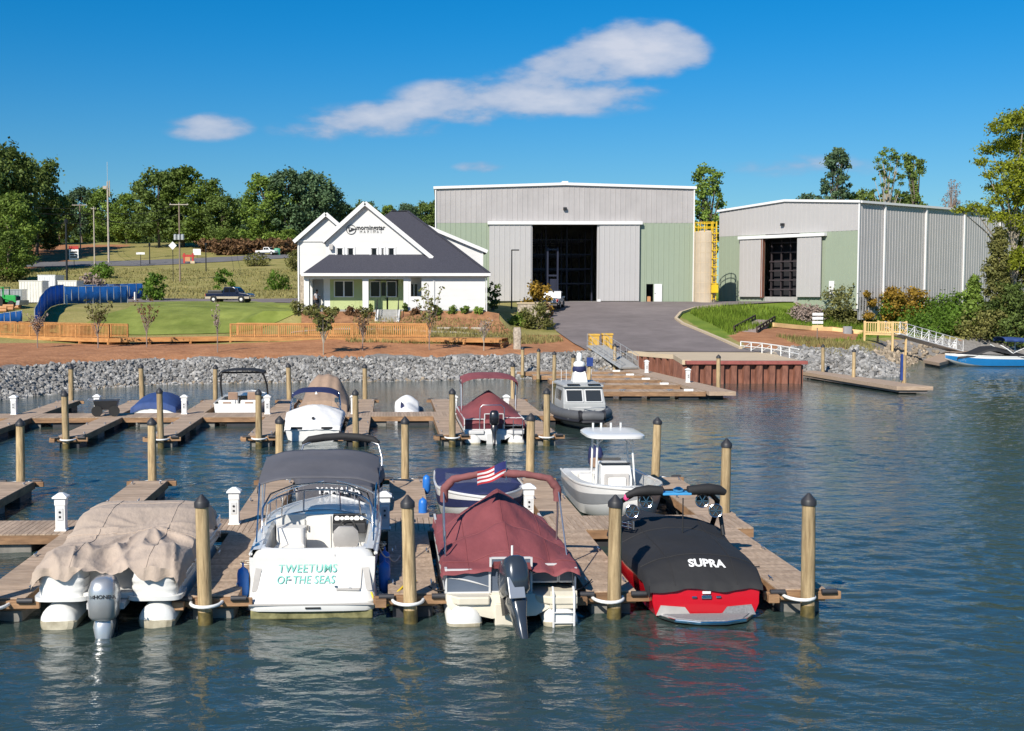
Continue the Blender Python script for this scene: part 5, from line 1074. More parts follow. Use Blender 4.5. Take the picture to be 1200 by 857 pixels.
for s in (-1, 1):
    Mx = Matrix.Translation((s*.46, 5.05, 1.42)) @ Matrix.Rotation(PI, 4, 'Z') @ Matrix.Rotation(-slope*0+R(-34.5), 4, 'X')
    w_ = MB().box(0, 0, 0, .74, .03, .62).xf(Mx).build('window', 'cabin_glass', cb, bevel=.005)
    m = MB()
    for x0, x1, z0, z1 in ((-.40, .40, .31, .36), (-.40, .40, -.36, -.31), (-.42, -.37, -.31, .31), (.37, .42, -.31, .31)): m.span(x0, x1, -.04, .03, z0, z1)
    m.xf(Mx).build('window_frame', 'alu_painted', w_)
    MB().box(s*1.0, 3.6, 1.4, .03, 1.6, .5).build('side_window', 'cabin_glass', cb)
    MB().box(s*.5, 4.98, 1.98, .6, .08, .06).build('light_bar', 'black_plastic', cb)
m = MB()
for s in (-1, 1): m.tube([(s*.9, 6.4, .5), (s*.9, 6.2, .95), (s*.5, 6.9, 1.05), (0, 7.1, 1.08)], .02, 6); m.tube([(s*1.15, 2.3, .6), (s*1.15, 2.4, 1.95)], .02, 6)
m.build('grab_rail', 'alu_painted', T, smooth=60); MB().box(0, 6.7, .78, .5, .3, .42).build('bow_post', 'patrol_grey', T, bevel=.03)
ms = MB().loft([[(-w_, 3.6-d_, z), (w_, 3.6-d_, z), (w_, 3.6+d_, z), (-w_, 3.6+d_, z)] for z, w_, d_ in ((2.0, .36, .4), (2.4, .3, .3), (2.55, .25, .25))]).build('mast', 'pedestal_white', T, bevel=.03)
MB().lathe([(.30, 2.5), (.34, 2.55), (.34, 2.7), (.28, 2.78)], 16, (0, 3.6, 0)).build('radar_dome', 'canvas_navy', ms, smooth=40); MB().lathe([(.28, 2.78), (.30, 2.9), (.22, 3.0), (.06, 3.04)], 16, (0, 3.6, 0)).build('radar_cap', 'pedestal_white', ms, smooth=50); MB().lathe([(.05, 3.0), (.13, 3.05), (.15, 3.25), (.1, 3.42), (.02, 3.46)], 12, (0, 3.6, 0)).build('camera_dome', 'pedestal_white', ms, smooth=60)
m = MB()
for x in (-.7, .55, .8): m.tube([(x, 3.0, 1.98), (x, 3.0, 2.6)], .012, 5)
m.build('antenna', 'pedestal_white', T); outboard(T, -.35, -.05, .65, 'motor_black', 'motor_black'); outboard(T, .35, -.05, .65, 'motor_black', 'motor_black')
# ------------------------------------------------------------------ 15 blue bowrider at the right edge
T = thing('bowrider_boat', 'bright blue and white bowrider with a black cover moored at the right shore', 'boat', (51.1, 104.2, 0), R(88))
L = 7.2; b, sh, ring = hull(T, L, 2.5, .85, 1.05, 'gelcoat', draft=.3, tb=.45, p=2.0); band(T, L, ring, 1, 3, 'blue_paint', 'hull_side_paint', off=.012); rail(T, L, b, sh)
cover('cover', 'canvas_black', T, .3, 6.3, lambda t: max(.5, b(.05+t*.82)), lambda q, t: lerp([(0, .95), (.15, 1.2), (.5, 1.75), (.62, 1.7), (.8, 1.25), (1, 1.05)], t)-.25*abs(q)**3, wr=.03, seed=91, side=.15)
m = MB()
for s in (-1, 1): m.tube([(s*1.15, 1.6, .95), (s*1.15, 2.4, 1.55), (s*1.05, 2.9, 1.85)], .05, 8); m.tube([(s*1.15, .7, .95), (s*1.15, .7, 2.0)], .05, 8); m.tube([(s*1.15, .7, 1.7), (s*1.15, 1.8, 1.2)], .03, 6); m.tube([(s*1.15, .7, 1.8), (s*1.15, -.4, 2.1)], .03, 6)
m.build('tower', 'pedestal_white', T, smooth=60); bimini(T, -.6, 2.6, 2.15, 2.35, 2.4, 'canvas_blue', arch=.2, drop=.2)
# ------------------------------------------------------------------ dock clutter
T = thing('garden_cart', 'black wheeled dock cart standing on the second dock', 'cart', dk(-13.55, 57.95, DZ), YAW+.1)
MB().loft([[(-w_, -d_, z), (w_, -d_, z), (w_, d_, z), (-w_, d_, z)] for z, w_, d_ in ((.32, .48, .3), (.72, .56, .36))]).build('tray', 'black_plastic', T)
for s in (-1, 1): MB().lathe([(.10, -.03), (.26, -.03), (.26, .03), (.10, .03)], 16, (s*.40, -.38, .26), 'y').build('wheel', 'tyre', T, smooth=40)
m = MB(); m.tube([(-.5, -.3, .7), (-.85, -.3, .8)], .02, 6); m.tube([(-.5, .3, .7), (-.85, .3, .8)], .02, 6); m.tube([(-.85, -.3, .8), (-.85, .3, .8)], .02, 6); m.tube([(.45, -.25, .4), (.5, -.25, 0)], .02, 6); m.tube([(.45, .25, .4), (.5, .25, 0)], .02, 6); m.build('handle', 'aluminium', T)
MB().span(-.58, .58, -.38, .38, .73, .76).build('lid', 'float_black', T)
rope('white mooring line at the left side of the white cruiser', [dk(-2.9, 25.2, .52), dk(-2.75, 24.6, .6), dk(-2.6, 23.9, 1.2)])
rope('white mooring line at the right side of the white cruiser', [dk(-.25, 24.8, 1.2), dk(.0, 25.1, .8), dk(.25, 26.4, .54), dk(.15, 27.5, .52), dk(.35, 28.6, .52)])
rope('dark mooring line from the red ski boat to the right finger pier', [dk(7.4, 25.5, .8), dk(7.95, 25.0, .53)], 'rope_black')
rope('dark mooring line from the maroon pontoon ladder to the finger pier at its right', [dk(3.6, 22.8, .62), dk(4.15, 24.0, .53)], 'rope_black', sag=.05)
rope('dark mooring line at the left of the near maroon pontoon boat', [dk(1.1, 23.0, .6), dk(.8, 23.6, .53)], 'rope_black', sag=.05)
rope('white coiled line on the finger pier right of the tan covered boat', [dk(-3.1, 26.0, .5)]+[dk(-3.1+.14*math.cos(a), 26+.2*math.sin(a), .50) for a in [i*.7 for i in range(18)]], sag=0)
for k, (u, v, lb) in enumerate(((.72, 30.9, 'blue fender lying at the left of the navy covered boat'), (.95, 35.0, 'blue fender hung along the left side of the navy covered boat'))):
    o = tag(MB().lathe([(.02, -.3), (.10, -.24), (.12, -.15), (.12, .15), (.10, .24), (.02, .3)], 12).build('fender', 'fender_blue', smooth=60, loc=dk(u+.2, v+1.0, .58)), lb, 'fender', 'blue fenders near the navy covered boat')
# ------------------------------------------------------------------ metal warehouse (frontal)
def ribbed(x0, x1, z0, z1, y, pitch=.6, depth=.035, rib=.12, ztop=None):
    """sheet metal wall in the xz plane facing -y, with real standing ribs; ztop(x) gives a sloped top"""
    xs = [x0]; x = x0
    while x < x1-1e-6:
        e = min(x+pitch, x1); 
        if e-x > rib+.06: xs += [e-rib, e-rib*.8, e-rib*.2, e]
        else: xs.append(e)
        x = e
    P0, P1 = [], []
    for i, q in enumerate(xs):
        k = (i-1) % 4 if i else 3
        yy = y-depth if (i and k in (1, 2)) else y
        P0.append((q, yy, z0)); P1.append((q, yy, ztop(q) if ztop else z1))
    return MB().loft([P0, P1], False, False)
Y1 = 140.; S1 = F/Y1
def bx(px): return (px-CX)/S1
def bz(py): return H+(HOR-py)/S1
Wh = thing('boat_storage_warehouse', 'large grey and green metal boat storage warehouse with a tall dark doorway', 'building', (0, Y1, 0))
xl, xr, zb = bx(510), bx(812), 4.9
def top1(x): return bz(222)+(bz(217.5)-bz(222))*(1-abs(x-(xl+xr)/2)/((xr-xl)/2))
zm = bz(262)
ribbed(xl, xr, zm, 0, 0, ztop=top1).build('wall', 'metal_grey', Wh)
ribbed(xl, bx(622), zb, zm, .02).build('wall', 'metal_green', Wh); 
mdx0, mdx1, mdz = bx(757), bx(765), bz(333)
ribbed(bx(701), mdx0, zb, zm, .02).build('wall', 'metal_green', Wh); ribbed(mdx0, mdx1, mdz, zm, .02).build('wall', 'metal_green', Wh); ribbed(mdx1, xr, zb, zm, .02).build('wall', 'metal_green', Wh)
MB().span(xl, xl+.08, .1, 62, zb, bz(222)-.05).build('wall', 'metal_side', Wh); MB().span(xr-.08, xr, .1, 62, zb, bz(222)-.05).build('wall', 'metal_side', Wh); MB().span(xl, xr, 61.9, 62, zb, bz(222)-.1).build('wall', 'metal_side', Wh)
MB().span(xl, xr, .12, 62, zb-.2, 5.33).build('floor_slab', 'concrete_grey', Wh)
rf = MB().prismy([(xl-.15, bz(222)-.02), ((xl+xr)/2, bz(217.5)-.02), (xr+.15, bz(222)-.02), (xr+.15, bz(222)+.1), ((xl+xr)/2, bz(217.5)+.1), (xl-.15, bz(222)+.1)], .1, 62.2).build('roof', 'roof_white', Wh)
m = MB(); c = (xl+xr)/2
m.bar((xl-.2, -.1, bz(222)+.06), (c, -.1, bz(217.5)+.06), .34, .3); m.bar((c, -.1, bz(217.5)+.06), (xr+.2, -.1, bz(222)+.06), .34, .3); m.build('eave_trim', 'white_trim', rf); MB().span(c-.35, c+.35, -.2, 4, bz(217.5), bz(213.8)).build('ridge_vent', 'white_trim', rf)
for x0, x1, nm in ((bx(573), bx(622), 'left'), (bx(701), bx(748), 'right')):
    d = ribbed(x0, x1, 5.42, zm-.1, -.42, .6).build('sliding_door', 'metal_light', Wh); MB().span(x0+.02, x1-.02, -.38, -.30, 5.42, zm-.1).build('door_core', 'metal_light', d)
MB().span(bx(571), bx(751), -.62, -.02, zm-.22, zm+.14).build('door_header', 'white_trim', Wh, bevel=.03)
for q in (bx(701)-.12, bx(621)+.12): MB().span(q-.1, q+.1, -.3, .2, 5.35, zm-.2).build('door_jamb', 'metal_side', Wh)
MB().span(bx(699), bx(703), -.5, -.1, 5.34, 5.6).build('wheel_stop', 'white_trim', Wh)
dl = MB().span(bx(766), bx(775), -.14, -.08, 5.35, mdz).build('man_door', 'white_trim', Wh); MB().box(bx(767), -.16, 6.3, .1, .06, .06).build('handle', 'black_plastic', dl)
MB().span(mdx0+.1, mdx0+.55, .3, .7, 5.34, 5.95).build('bucket', 'pipe_orange', Wh)
m = MB().box(bx(661), -.25, bz(245.5), .42, .35, .3).build('flood_light', 'black_plastic', Wh, bevel=.03)
m = MB()
for q in (xl+.06, xr-.06): m.box(q, -.09, (zb+bz(222))/2, .14, .1, bz(222)-zb)
m.build('corner_trim', 'white_trim', Wh)
# dry-stack racking seen through the doorway
rk = thing('boat_rack', 'dark steel boat racking inside the doorway of the large warehouse', 'rack', (bx(661), Y1+9, 5.33))
for y in (0, 7, 14, 24):
    for x in (-4.5, -1.4, 1.2, 4.3): MB().span(x-.09, x+.09, y-.09, y+.09, 0, 9).build('upright', 'rack_steel', rk)
    for z in (2.2, 4.0, 5.8, 7.6): MB().span(-4.5, 4.3, y-.28, y-.10, z-.08, z+.08).build('beam', 'rack_steel', rk)
fk = thing('boat_forklift', 'tall mast forklift parked in the doorway of the large warehouse', 'forklift', (bx(650), Y1+3, 5.33))
m = MB(); m.span(-.7, -.5, 0, .2, .2, 6.4); m.span(.5, .7, 0, .2, .2, 6.4); m.span(-.5, .5, .02, .18, 6.1, 6.3); m.span(-.5, .5, .02, .18, 3.0, 3.2); m.build('mast', 'rack_steel', fk)
MB().loft([[(-w_, .4, z), (w_, .4, z), (w_, y_, z), (-w_, y_, z)] for z, w_, y_ in ((.5, .9, 3.4), (1.5, .9, 3.4), (1.6, .7, 2.8), (2.7, .65, 2.2))]).build('body', 'rack_steel', fk, bevel=.05)
for s in (-1, 1):
    for y in (.7, 2.8): MB().lathe([(.2, -.15), (.5, -.15), (.5, .15), (.2, .15)], 16, (s*.95, y, .5), 'x').build('wheel', 'tyre', fk, smooth=40)
    MB().span(s*.35-.07, s*.35+.07, -1.6, 0, .12, .2).build('fork', 'motor_black', fk)
# ------------------------------------------------------------------ second warehouse (turned)
C2 = Vector((45.66, 132.0, 0)); fd = Vector((-.606, .795, 0)); 
W2 = thing('boat_storage_warehouse', 'second metal warehouse turned away, grey ribbed side wall with white downspouts', 'building', C2, math.atan2(-fd.y, -fd.x))
# local x runs along the front from left corner (-19.5) to the near corner (0); local -y faces out
fw = 19.5; zb2 = 4.6; ev = 16.3; ap = 17.0; zs = 13.25
def top2(x): return ev+(ap-ev)*(1-abs(x+fw/2)/(fw/2))
def fx(px):       # column on the front wall seen at pixel column px
    k = (px-CX)/F; s = (k*C2.y-C2.x)/(fd.x-k*fd.y); return -s
d0, d1 = fx(895), fx(935); p0, p1 = fx(868), fx(963)
ribbed(-fw, 0, zs, 0, 0, ztop=top2).build('wall', 'metal_light', W2)
ribbed(-fw, d0, zb2, zs, .02).build('wall', 'metal_green', W2); ribbed(d1, 0, zb2, zs, .02).build('wall', 'metal_green', W2)
for x0, x1 in ((p0, d0), (d1, p1)):
    d = ribbed(x0, x1, 5.9, zs-.4, -.42).build('sliding_door', 'metal_light', W2); MB().span(x0+.02, x1-.02, -.38, -.3, 5.9, zs-.4).build('door_core', 'metal_light', d)
MB().span(p0-.2, p1+.5, -.6, -.02, zs-.5, zs-.12).build('door_header', 'white_trim', W2, bevel=.03); MB().span(d0-.25, d0, -.45, 0, 5.8, zs-.5).build('door_jamb', 'rust_red', W2)
sd_ = ribbed(0, 46, 3.4, ev, 0, .55, .03); sd_.xf(Matrix.Rotation(PI/2, 4, 'Z')).build('side_wall', 'metal_side', W2)
MB().span(-fw, -fw+.1, .1, 46, zb2, ev-.05).build('wall', 'metal_side', W2); MB().span(-fw, 0, 45.8, 46, zb2, ev).build('wall', 'metal_side', W2)
MB().span(-fw, 0, .1, 46, zb2-.2, 5.9).build('floor_slab', 'concrete_grey', W2)
rf = MB().prismy([(-fw-.15, ev), (-fw/2, ap), (.2, ev), (.2, ev+.12), (-fw/2, ap+.12), (-fw-.15, ev+.12)], .1, 46.2).build('roof', 'roof_white', W2)
m = MB(); m.bar((-fw-.2, -.1, ev+.08), (-fw/2, -.1, ap+.08), .3, .26); m.bar((-fw/2, -.1, ap+.08), (.2, -.1, ev+.08), .3, .26); m.bar((.22, 0, ev+.05), (.22, 46, ev+.05), .25, .25); m.build('eave_trim', 'white_trim', rf)
for y in (4.8, 13.2, 21.6, 30., 38.4): MB().span(.04, .2, y-.12, y+.12, zb2, ev-.05).build('downspout', 'white_trim', W2)
MB().box(.02, -.05, (zb2+ev)/2, .16, .12, ev-zb2).build('corner_trim', 'white_trim', W2)
MB().box(fx(916), -.2, 14.3, .4, .3, .3).build('flood_light', 'black_plastic', W2); MB().span(fx(971), fx(977), -.1, -.04, 5.9, 7.7).build('man_door', 'white_trim', W2)
rk2 = thing('boat_rack', 'brown steel boat racking inside the doorway of the second warehouse', 'rack', W2.matrix_basis @ Vector(((d0+d1)/2, 1.6, 5.9)), W2.rotation_euler[2])
for x in (-2.7, -1.3, 0, 1.3, 2.7): MB().span(x-.06, x+.06, 0, .2, 0, 6.8).build('upright', 'rack_brown', rk2)
for k in range(6): MB().span(-2.9, 2.9, -.12, .0, .8+1.1*k, .94+1.1*k).build('beam', 'rack_brown', rk2)
MB().span(-3.6, 3.6, .9, 1.0, 0, 7.2).build('shade_sheet', 'inside_shade', rk2)  # sheet added behind the rack; near-black colour stands in for interior shade
# ------------------------------------------------------------------ water tank with yellow ladder
Yt = 138.4; St = F/Yt; tx = (825.5-CX)/St; tz = h(tx, Yt)
T = thing('storage_tank', 'tan cylindrical storage tank with yellow ladder and guard rail between the warehouses', 'tank', (tx, Yt, tz)); r_ = 13.0/St; th_ = H+(HOR-273)/St-tz
tk = MB().lathe([(r_, 0), (r_, th_), (r_*.9, th_+.12), (.1, th_+.3)], 28).build('shell', 'tank_tan', T, smooth=40)
m = MB()
for k in range(1, 7): m.lathe([(r_+.02, th_*k/7-.03), (r_+.02, th_*k/7+.03)], 28)
for k in range(14): a = k*2*PI/14; m.box((r_+.012)*math.cos(a), (r_+.012)*math.sin(a), th_/2, .05, .05, th_*.99, a)
m.build('seam', 'concrete_tan', tk)
lx = (833-825.5)/St
m = MB(); m.tube([(lx-.22, -r_-.05, .3), (lx-.22, -r_-.05, th_+1.2)], .06, 6); m.tube([(lx+.22, -r_-.05, .3), (lx+.22, -r_-.05, th_+1.2)], .06, 6)
for k in range(26): m.tube([(lx-.22, -r_-.05, .5+k*.32), (lx+.22, -r_-.05, .5+k*.32)], .03, 5)
for k in range(7): m.tube([(lx-.34, -r_-.05, 2.2+k*.95), (lx-.3, -r_-.6, 2.2+k*.95), (lx+.3, -r_-.6, 2.2+k*.95), (lx+.34, -r_-.05, 2.2+k*.95)], .05, 5)
m.build('ladder', 'yellow_paint', T); MB().box(lx, -r_-.3, 1.6, .75, .5, .9).build('ladder_gate', 'yellow_paint', T)
m = MB()
for z in (.55, 1.1): m.tube([(r_*.98*math.cos(a), r_*.98*math.sin(a), th_+z) for a in [2*PI*k/20 for k in range(21)]], .05, 5)
for k in range(10): a = 2*PI*k/10; m.tube([(r_*.98*math.cos(a), r_*.98*math.sin(a), th_), (r_*.98*math.cos(a), r_*.98*math.sin(a), th_+1.15)], .05, 5)
m.build('guard_rail', 'yellow_paint', T)
# ------------------------------------------------------------------ marina house
YH = 107.7
def hx(px, Y): return (px-CX)*Y/F
def hz(py, Y): return H+(HOR-py)*Y/F
HS = thing('marina_house', 'white marina house with dark shingle roof, green porch and front gable lettering', 'building', (0, 0, 0))
fl = 4.85; ez = hz(320.5, YH); xL, xR = hx(355, YH), hx(573.5, YH); yB = YH+17
SL = .72; run = 8.5; rz_ = ez+SL*run; ry = YH+run
fx_ = 7.6
# main hip roof as four thick slopes
def slab(P, th=.16): 
    return MB().loft([[Vector(p) for p in P], [Vector(p)-Vector((0, 0, th)) for p in P]])
A_, B_, C_, D_ = Vector((xL, YH, ez)), Vector((xR, YH, ez)), Vector((xR, yB, ez)), Vector((xL, yB, ez)); R0, R1 = Vector((xL+fx_, ry, rz_)), Vector((xR-fx_, ry, rz_))
roof = slab([A_, B_, R1, R0]).build('roof', 'shingle', HS)
slab([B_, C_, R1]).build('roof_slope', 'shingle', roof); slab([D_, A_, R0]).build('roof_slope', 'shingle', roof); slab([C_, D_, R0, R1]).build('roof_slope', 'shingle', roof)
m = MB(); m.bar(A_-Vector((.1, .06, .12)), B_+Vector((.1, -.06, -.12)), .14, .26); m.bar(B_+Vector((.06, 0, -.12)), C_+Vector((.06, 0, -.12)), .14, .26); m.bar(A_+Vector((-.06, 0, -.12)), D_+Vector((-.06, 0, -.12)), .14, .26); m.build('gutter', 'white_trim', roof)
m = MB()
for a, b_ in ((R0, R1), (R1, B_)): m.bar(a+Vector((0, 0, .04)), b_+Vector((0, 0, .04)), .3, .05)
m.build('ridge_cap', 'shingle', roof)
wallz = ez-.24
# plinth and porch floor
MB().span(xL+.4, xR-.3, YH+.4, yB-.4, 3.4, fl).build('foundation', 'concrete_grey', HS)
# front walls
yF = YH+.45; yP = YH+2.55
def wall(x0, x1, y0, y1, z0, z1, mat='white_siding', nm='wall'): return MB().span(x0, x1, y0, y1, z0, z1).build(nm, mat, HS)
xw0 = hx(494, yF)
wall(xw0, xR-.35, yF, yF+.2, fl-.9, wallz); wall(hx(479, yF), xw0, yF+.003, yF+.2, fl-.9, hz(347.5, yF)); wall(hx(479, yF), hx(481.5, yF), yF+.003, yF+.2, hz(347.5, yF), wallz); wall(hx(481.5, yF), xw0, yF+.003, yF+.2, hz(325.5, yF), wallz)
wall(xR-.55, xR-.35, yF+.2, yB-.5, fl-.9, wallz); wall(xL+.4, xL+.6, yP, yB-.5, fl-.9, wallz); wall(xL+.6, xR-.55, yB-.7, yB-.5, fl-.9, wallz)
# porch posts
for a, b_ in ((356.5, 362.5), (425, 432), (473, 479)): MB().span(hx(a, yF), hx(b_, yF), yF-.02, yF+.42, fl, wallz).build('porch_post', 'white_trim', HS, bevel=.015)
MB().span(xL+.5, hx(481, yF), yF, yF+.36, wallz-.28, wallz+.02).build('porch_beam', 'white_trim', HS); MB().span(xL+.5, hx(490, yF), yF+.1, yP, wallz+.02, wallz+.08).build('porch_ceiling', 'white_trim', HS)
# porch back wall: pale at the left, green bays with battens
wall(hx(362, yP), hx(380, yP), yP+1.2, yP+1.4, fl, wallz, 'white_siding'); wall(hx(379.5, yP), hx(387, yP), yP, yP+1.4, fl, wallz, 'white_siding')
g0, g1, g2 = hx(387, yP), hx(428, yP), hx(476, yP)
def window(par, x0, x1, y, z0, z1, panes, frame=.07, mat='window_glass'):
    m = MB(); m.span(x0-frame, x1+frame, y-.06, y, z1, z1+frame); m.span(x0-frame, x1+frame, y-.08, y, z0-frame, z0); m.span(x0-frame, x0, y-.06, y, z0, z1); m.span(x1, x1+frame, y-.06, y, z0, z1)
    for k in range(1, panes): q = x0+(x1-x0)*k/panes; m.span(q-frame*.9, q+frame*.9, y-.055, y, z0, z1)
    w = m.build('window', 'white_trim', par)
    for k in range(panes):
        a, b_ = x0+(x1-x0)*k/panes+frame*.7, x0+(x1-x0)*(k+1)/panes-frame*.7; MB().span(a, b_, y-.03, y-.005, z0+.01, z1-.01).build('pane', mat, w)
    return w
gw = wall(g0, hx(439.5, yP), yP, yP+.2, fl, wallz, 'green_siding'); wall(hx(466.5, yP), g2, yP, yP+.2, fl, wallz, 'green_siding'); wall(hx(439.5, yP), hx(466.5, yP), yP, yP+.2, hz(328, yP), wallz, 'green_siding')
wall(hx(455, yP), hx(466.5, yP), yP, yP+.2, fl, hz(348, yP), 'green_siding'); wall(hx(439.5, yP), hx(446, yP), yP, yP+.2, fl, hz(348, yP), 'green_siding')
wall(g2, xR-.6, yP+.01, yP+.2, fl, wallz, 'white_siding')
m = MB(); x = g0+.3
while x < g2: 
    if not hx(440, yP) < x < hx(466, yP) and not hx(391, yP) < x < hx(416, yP): m.span(x-.025, x+.025, yP-.02, yP, fl, wallz)
    x += .4
m.build('batten', 'green_siding', HS)
window(HS, hx(392.5, yP), hx(414, yP), yP, hz(347.5, yP), hz(330, yP), 2)
window(HS, hx(434.5, yP), hx(445, yP), yP, hz(347.5, yP), hz(330.5, yP), 1); window(HS, hx(454, yP), hx(464, yP), yP, hz(347.5, yP), hz(330.5, yP), 1)
dr = MB().span(hx(446.2, yP), hx(453, yP), yP+.02, yP+.08, fl, hz(329, yP)).build('door', 'green_siding', HS); MB().span(hx(447, yP), hx(452.3, yP), yP, yP+.02, hz(347, yP), hz(331, yP)).build('pane', 'window_glass', dr); MB().box(hx(452, yP), yP-.03, fl+1.0, .05, .06, .12).build('handle', 'black_plastic', dr)
yW = yP; window(HS, hx(481, yW), hx(489.5, yW), yW, hz(349.5, yW), hz(333, yW), 2, .05)
# upper front gable
yG = YH+2.45; ga = Vector((hx(428.5, yG), hz(238.5, yG))); gl = Vector((hx(379, yG), hz(283, yG))); gr = Vector((hx(507, yG), hz(302.5, yG)))
gbase = ez+SL*2.2
gz_ = [(gl.x+.25, gl.y-.1), (ga.x, ga.y-.15), (gr.x-.3, gbase), (hx(384, yG), gbase), (gl.x+.25, gbase)]
MB().prismy(gz_, yG, yG+.2).build('gable_wall', 'white_siding', HS)
gr_o = MB()
for p, q in ((ga, gl), (ga, gr)):
    P = [Vector((p.x, yG-.38, p.y)), Vector((q.x, yG-.38, q.y)), Vector((q.x, yB-2, q.y)), Vector((p.x, yB-2, p.y))]; gr_o.loft([P, [v_-Vector((0, 0, .2)) for v_ in P]])
gr_o = gr_o.build('gable_roof', 'shingle', HS)
m = MB()
for p, q in ((ga, gl), (ga, gr)): m.bar((p.x, yG-.44, p.y-.05), (q.x, yG-.44, q.y-.05), .10, .36)
m.build('rake_board', 'white_trim', gr_o)
m = MB()
for p, q in ((ga, gl), (ga, gr)):
    P = [Vector((p.x, yG-.38, p.y-.21)), Vector((q.x, yG-.38, q.y-.21)), Vector((q.x, yG+.0, q.y-.21)), Vector((p.x, yG+.0, p.y-.21))]; m.loft([P, [v_-Vector((0, 0, .03)) for v_ in P]])
m.build('soffit', 'white_trim', gr_o)
for a, b_, n in ((390.5, 402, 2), ): pass
zw0, zw1 = hz(300.8, yG), hz(291.3, yG)
window(HS, hx(395, yG), hx(402.5, yG), yG, zw0, zw1, 1, .12); window(HS, hx(407.5, yG), hx(415, yG), yG, zw0, zw1, 1, .12); window(HS, hx(435, yG), hx(442.3, yG), yG, zw0, zw1, 1, .12); window(HS, hx(447, yG), hx(450.5, yG), yG, zw0, zw1, 1, .12); window(HS, hx(455, yG), hx(462.5, yG), yG, zw0, zw1, 1, .12)
# left wing gable with stone corner
yL = YH+4.0; la = Vector((hx(383, yL), hz(251, yL))); ll = Vector((hx(345.5, yL), hz(283.5, yL))); lr = Vector((la.x*2-ll.x, ll.y))
MB().prismy([(ll.x+.3, hz(322, yL)), (lr.x-.3, hz(322, yL)), (lr.x-.3, lr.y-.05), (la.x, la.y-.2), (ll.x+.3, ll.y-.05)], yL, yL+.2).build('gable_wall', 'white_siding', HS)
wl_ = MB().span(ll.x+.3, hx(362, yL), yL+.004, yL+.25, fl-1.1, hz(322, yL)).build('wall', 'stone_veneer', HS)
MB().span(ll.x+.3, ll.x+.5, yL+.25, yB-1, fl-1.1, ll.y-.2).build('wall', 'white_siding', HS)
m = MB()
for q in (ll, lr):
    P = [Vector((la.x, yL-.35, la.y)), Vector((q.x, yL-.35, q.y)), Vector((q.x, yB-1, q.y)), Vector((la.x, yB-1, la.y))]; m.loft([P, [v_-Vector((0, 0, .2)) for v_ in P]])
lro = m.build('gable_roof', 'shingle', HS); m = MB()
for q in (ll, lr): m.bar((la.x, yL-.40, la.y-.05), (q.x, yL-.40, q.y-.05), .10, .34)
m.span(ll.x+.3, lr.x-.3, yL-.1, yL, ll.y-.02, ll.y+.12); m.build('rake_board', 'white_trim', lro)
MB().span(ll.x+.33, ll.x+.45, yL-.12, yL, fl-1., ll.y-.1).build('downspout', 'white_trim', HS)
# right rear wing (white wall with a raking eave)
yR_ = YH+9.3; P = [(hx(490, yR_), hz(262, yR_)), (hx(569, yR_), hz(295, yR_)), (hx(565.5, yR_), hz(297.5, yR_)), (hx(565.5, yR_), hz(345, yR_)), (hx(490, yR_), hz(345, yR_))]
MB().prismy(P, yR_, yR_+.2).build('gable_wall', 'white_siding', HS); m = MB(); m.bar((hx(488, yR_), yR_-.2, hz(261, yR_)), (hx(571, yR_), yR_-.2, hz(295.5, yR_)), .45, .32); m.build('rake_board', 'white_trim', HS)
q0, q1 = Vector((hx(485, yR_), 0, hz(260, yR_))), Vector((hx(571, yR_), 0, hz(295.5, yR_)))
slab([(q0.x, yR_-.3, q0.z+.1), (q1.x, yR_-.3, q1.z+.1), (q1.x, yB-.3, q1.z+.1), (q0.x, yB-.3, q0.z+.1)]).build('roof_slope', 'shingle', HS); MB().span(hx(564, yR_), hx(566, yR_), yR_-.1, yB-.6, ez, hz(297.5, yR_)).build('wall', 'white_siding', HS)
for px in (508.5, 570): MB().span(hx(px, yF)-.05, hx(px, yF)+.05, yF-.1, yF, fl-.4, wallz).build('downspout', 'alu_painted', HS)
sc = MB().box(hx(389, yG), yG-.25, hz(290, yG), .35, .3, .5).build('wall_lamp', 'vinyl_grey', HS, bevel=.04)
# lettering and emblem on the gable
s_ = yG/F
text('lettering', 'morningstar', 7.4*s_, 'dark_letter', HS, face_cam(hx(434.8, yG), yG-.03, hz(267.6, yG)), sx=.90, bold=.012, extrude=.02, space=1.03)
text('lettering', 'MARINAS', 4.4*s_, 'grey_letter', HS, face_cam(hx(434.8, yG), yG-.03, hz(272.3, yG)), sx=.85, extrude=.02, space=1.9)
m = MB(); cx_, cz_ = hx(412, yG), hz(269.7, yG); rr = 5.7*s_
m.loft([[(cx_+r2*math.cos(a), yG-.04-dy, cz_+r2*math.sin(a)) for r2, dy in ((rr, 0), (rr, .02), (rr*.88, .02), (rr*.88, 0))] for a in [2*PI*k/28 for k in range(29)]], True, False)
em = m.build('emblem', 'dark_letter', HS)
def tri(k, dy): return [(cx_+a*rr*k, yG-.04-dy, cz_+b_*rr*k) for a, b_ in ((-.62, .52), (.98/k if k < 1 else .98, .10), (-.42, -.52))]
MB().loft([tri(1, 0), tri(1, .02)]).build('pennant', 'dark_letter', em)
MB().lathe([(rr*.16, -.07), (rr*.16, -.03)], 5, (cx_-rr*.16, yG, cz_+rr*.1), 'y').build('star', 'white_letter', em)
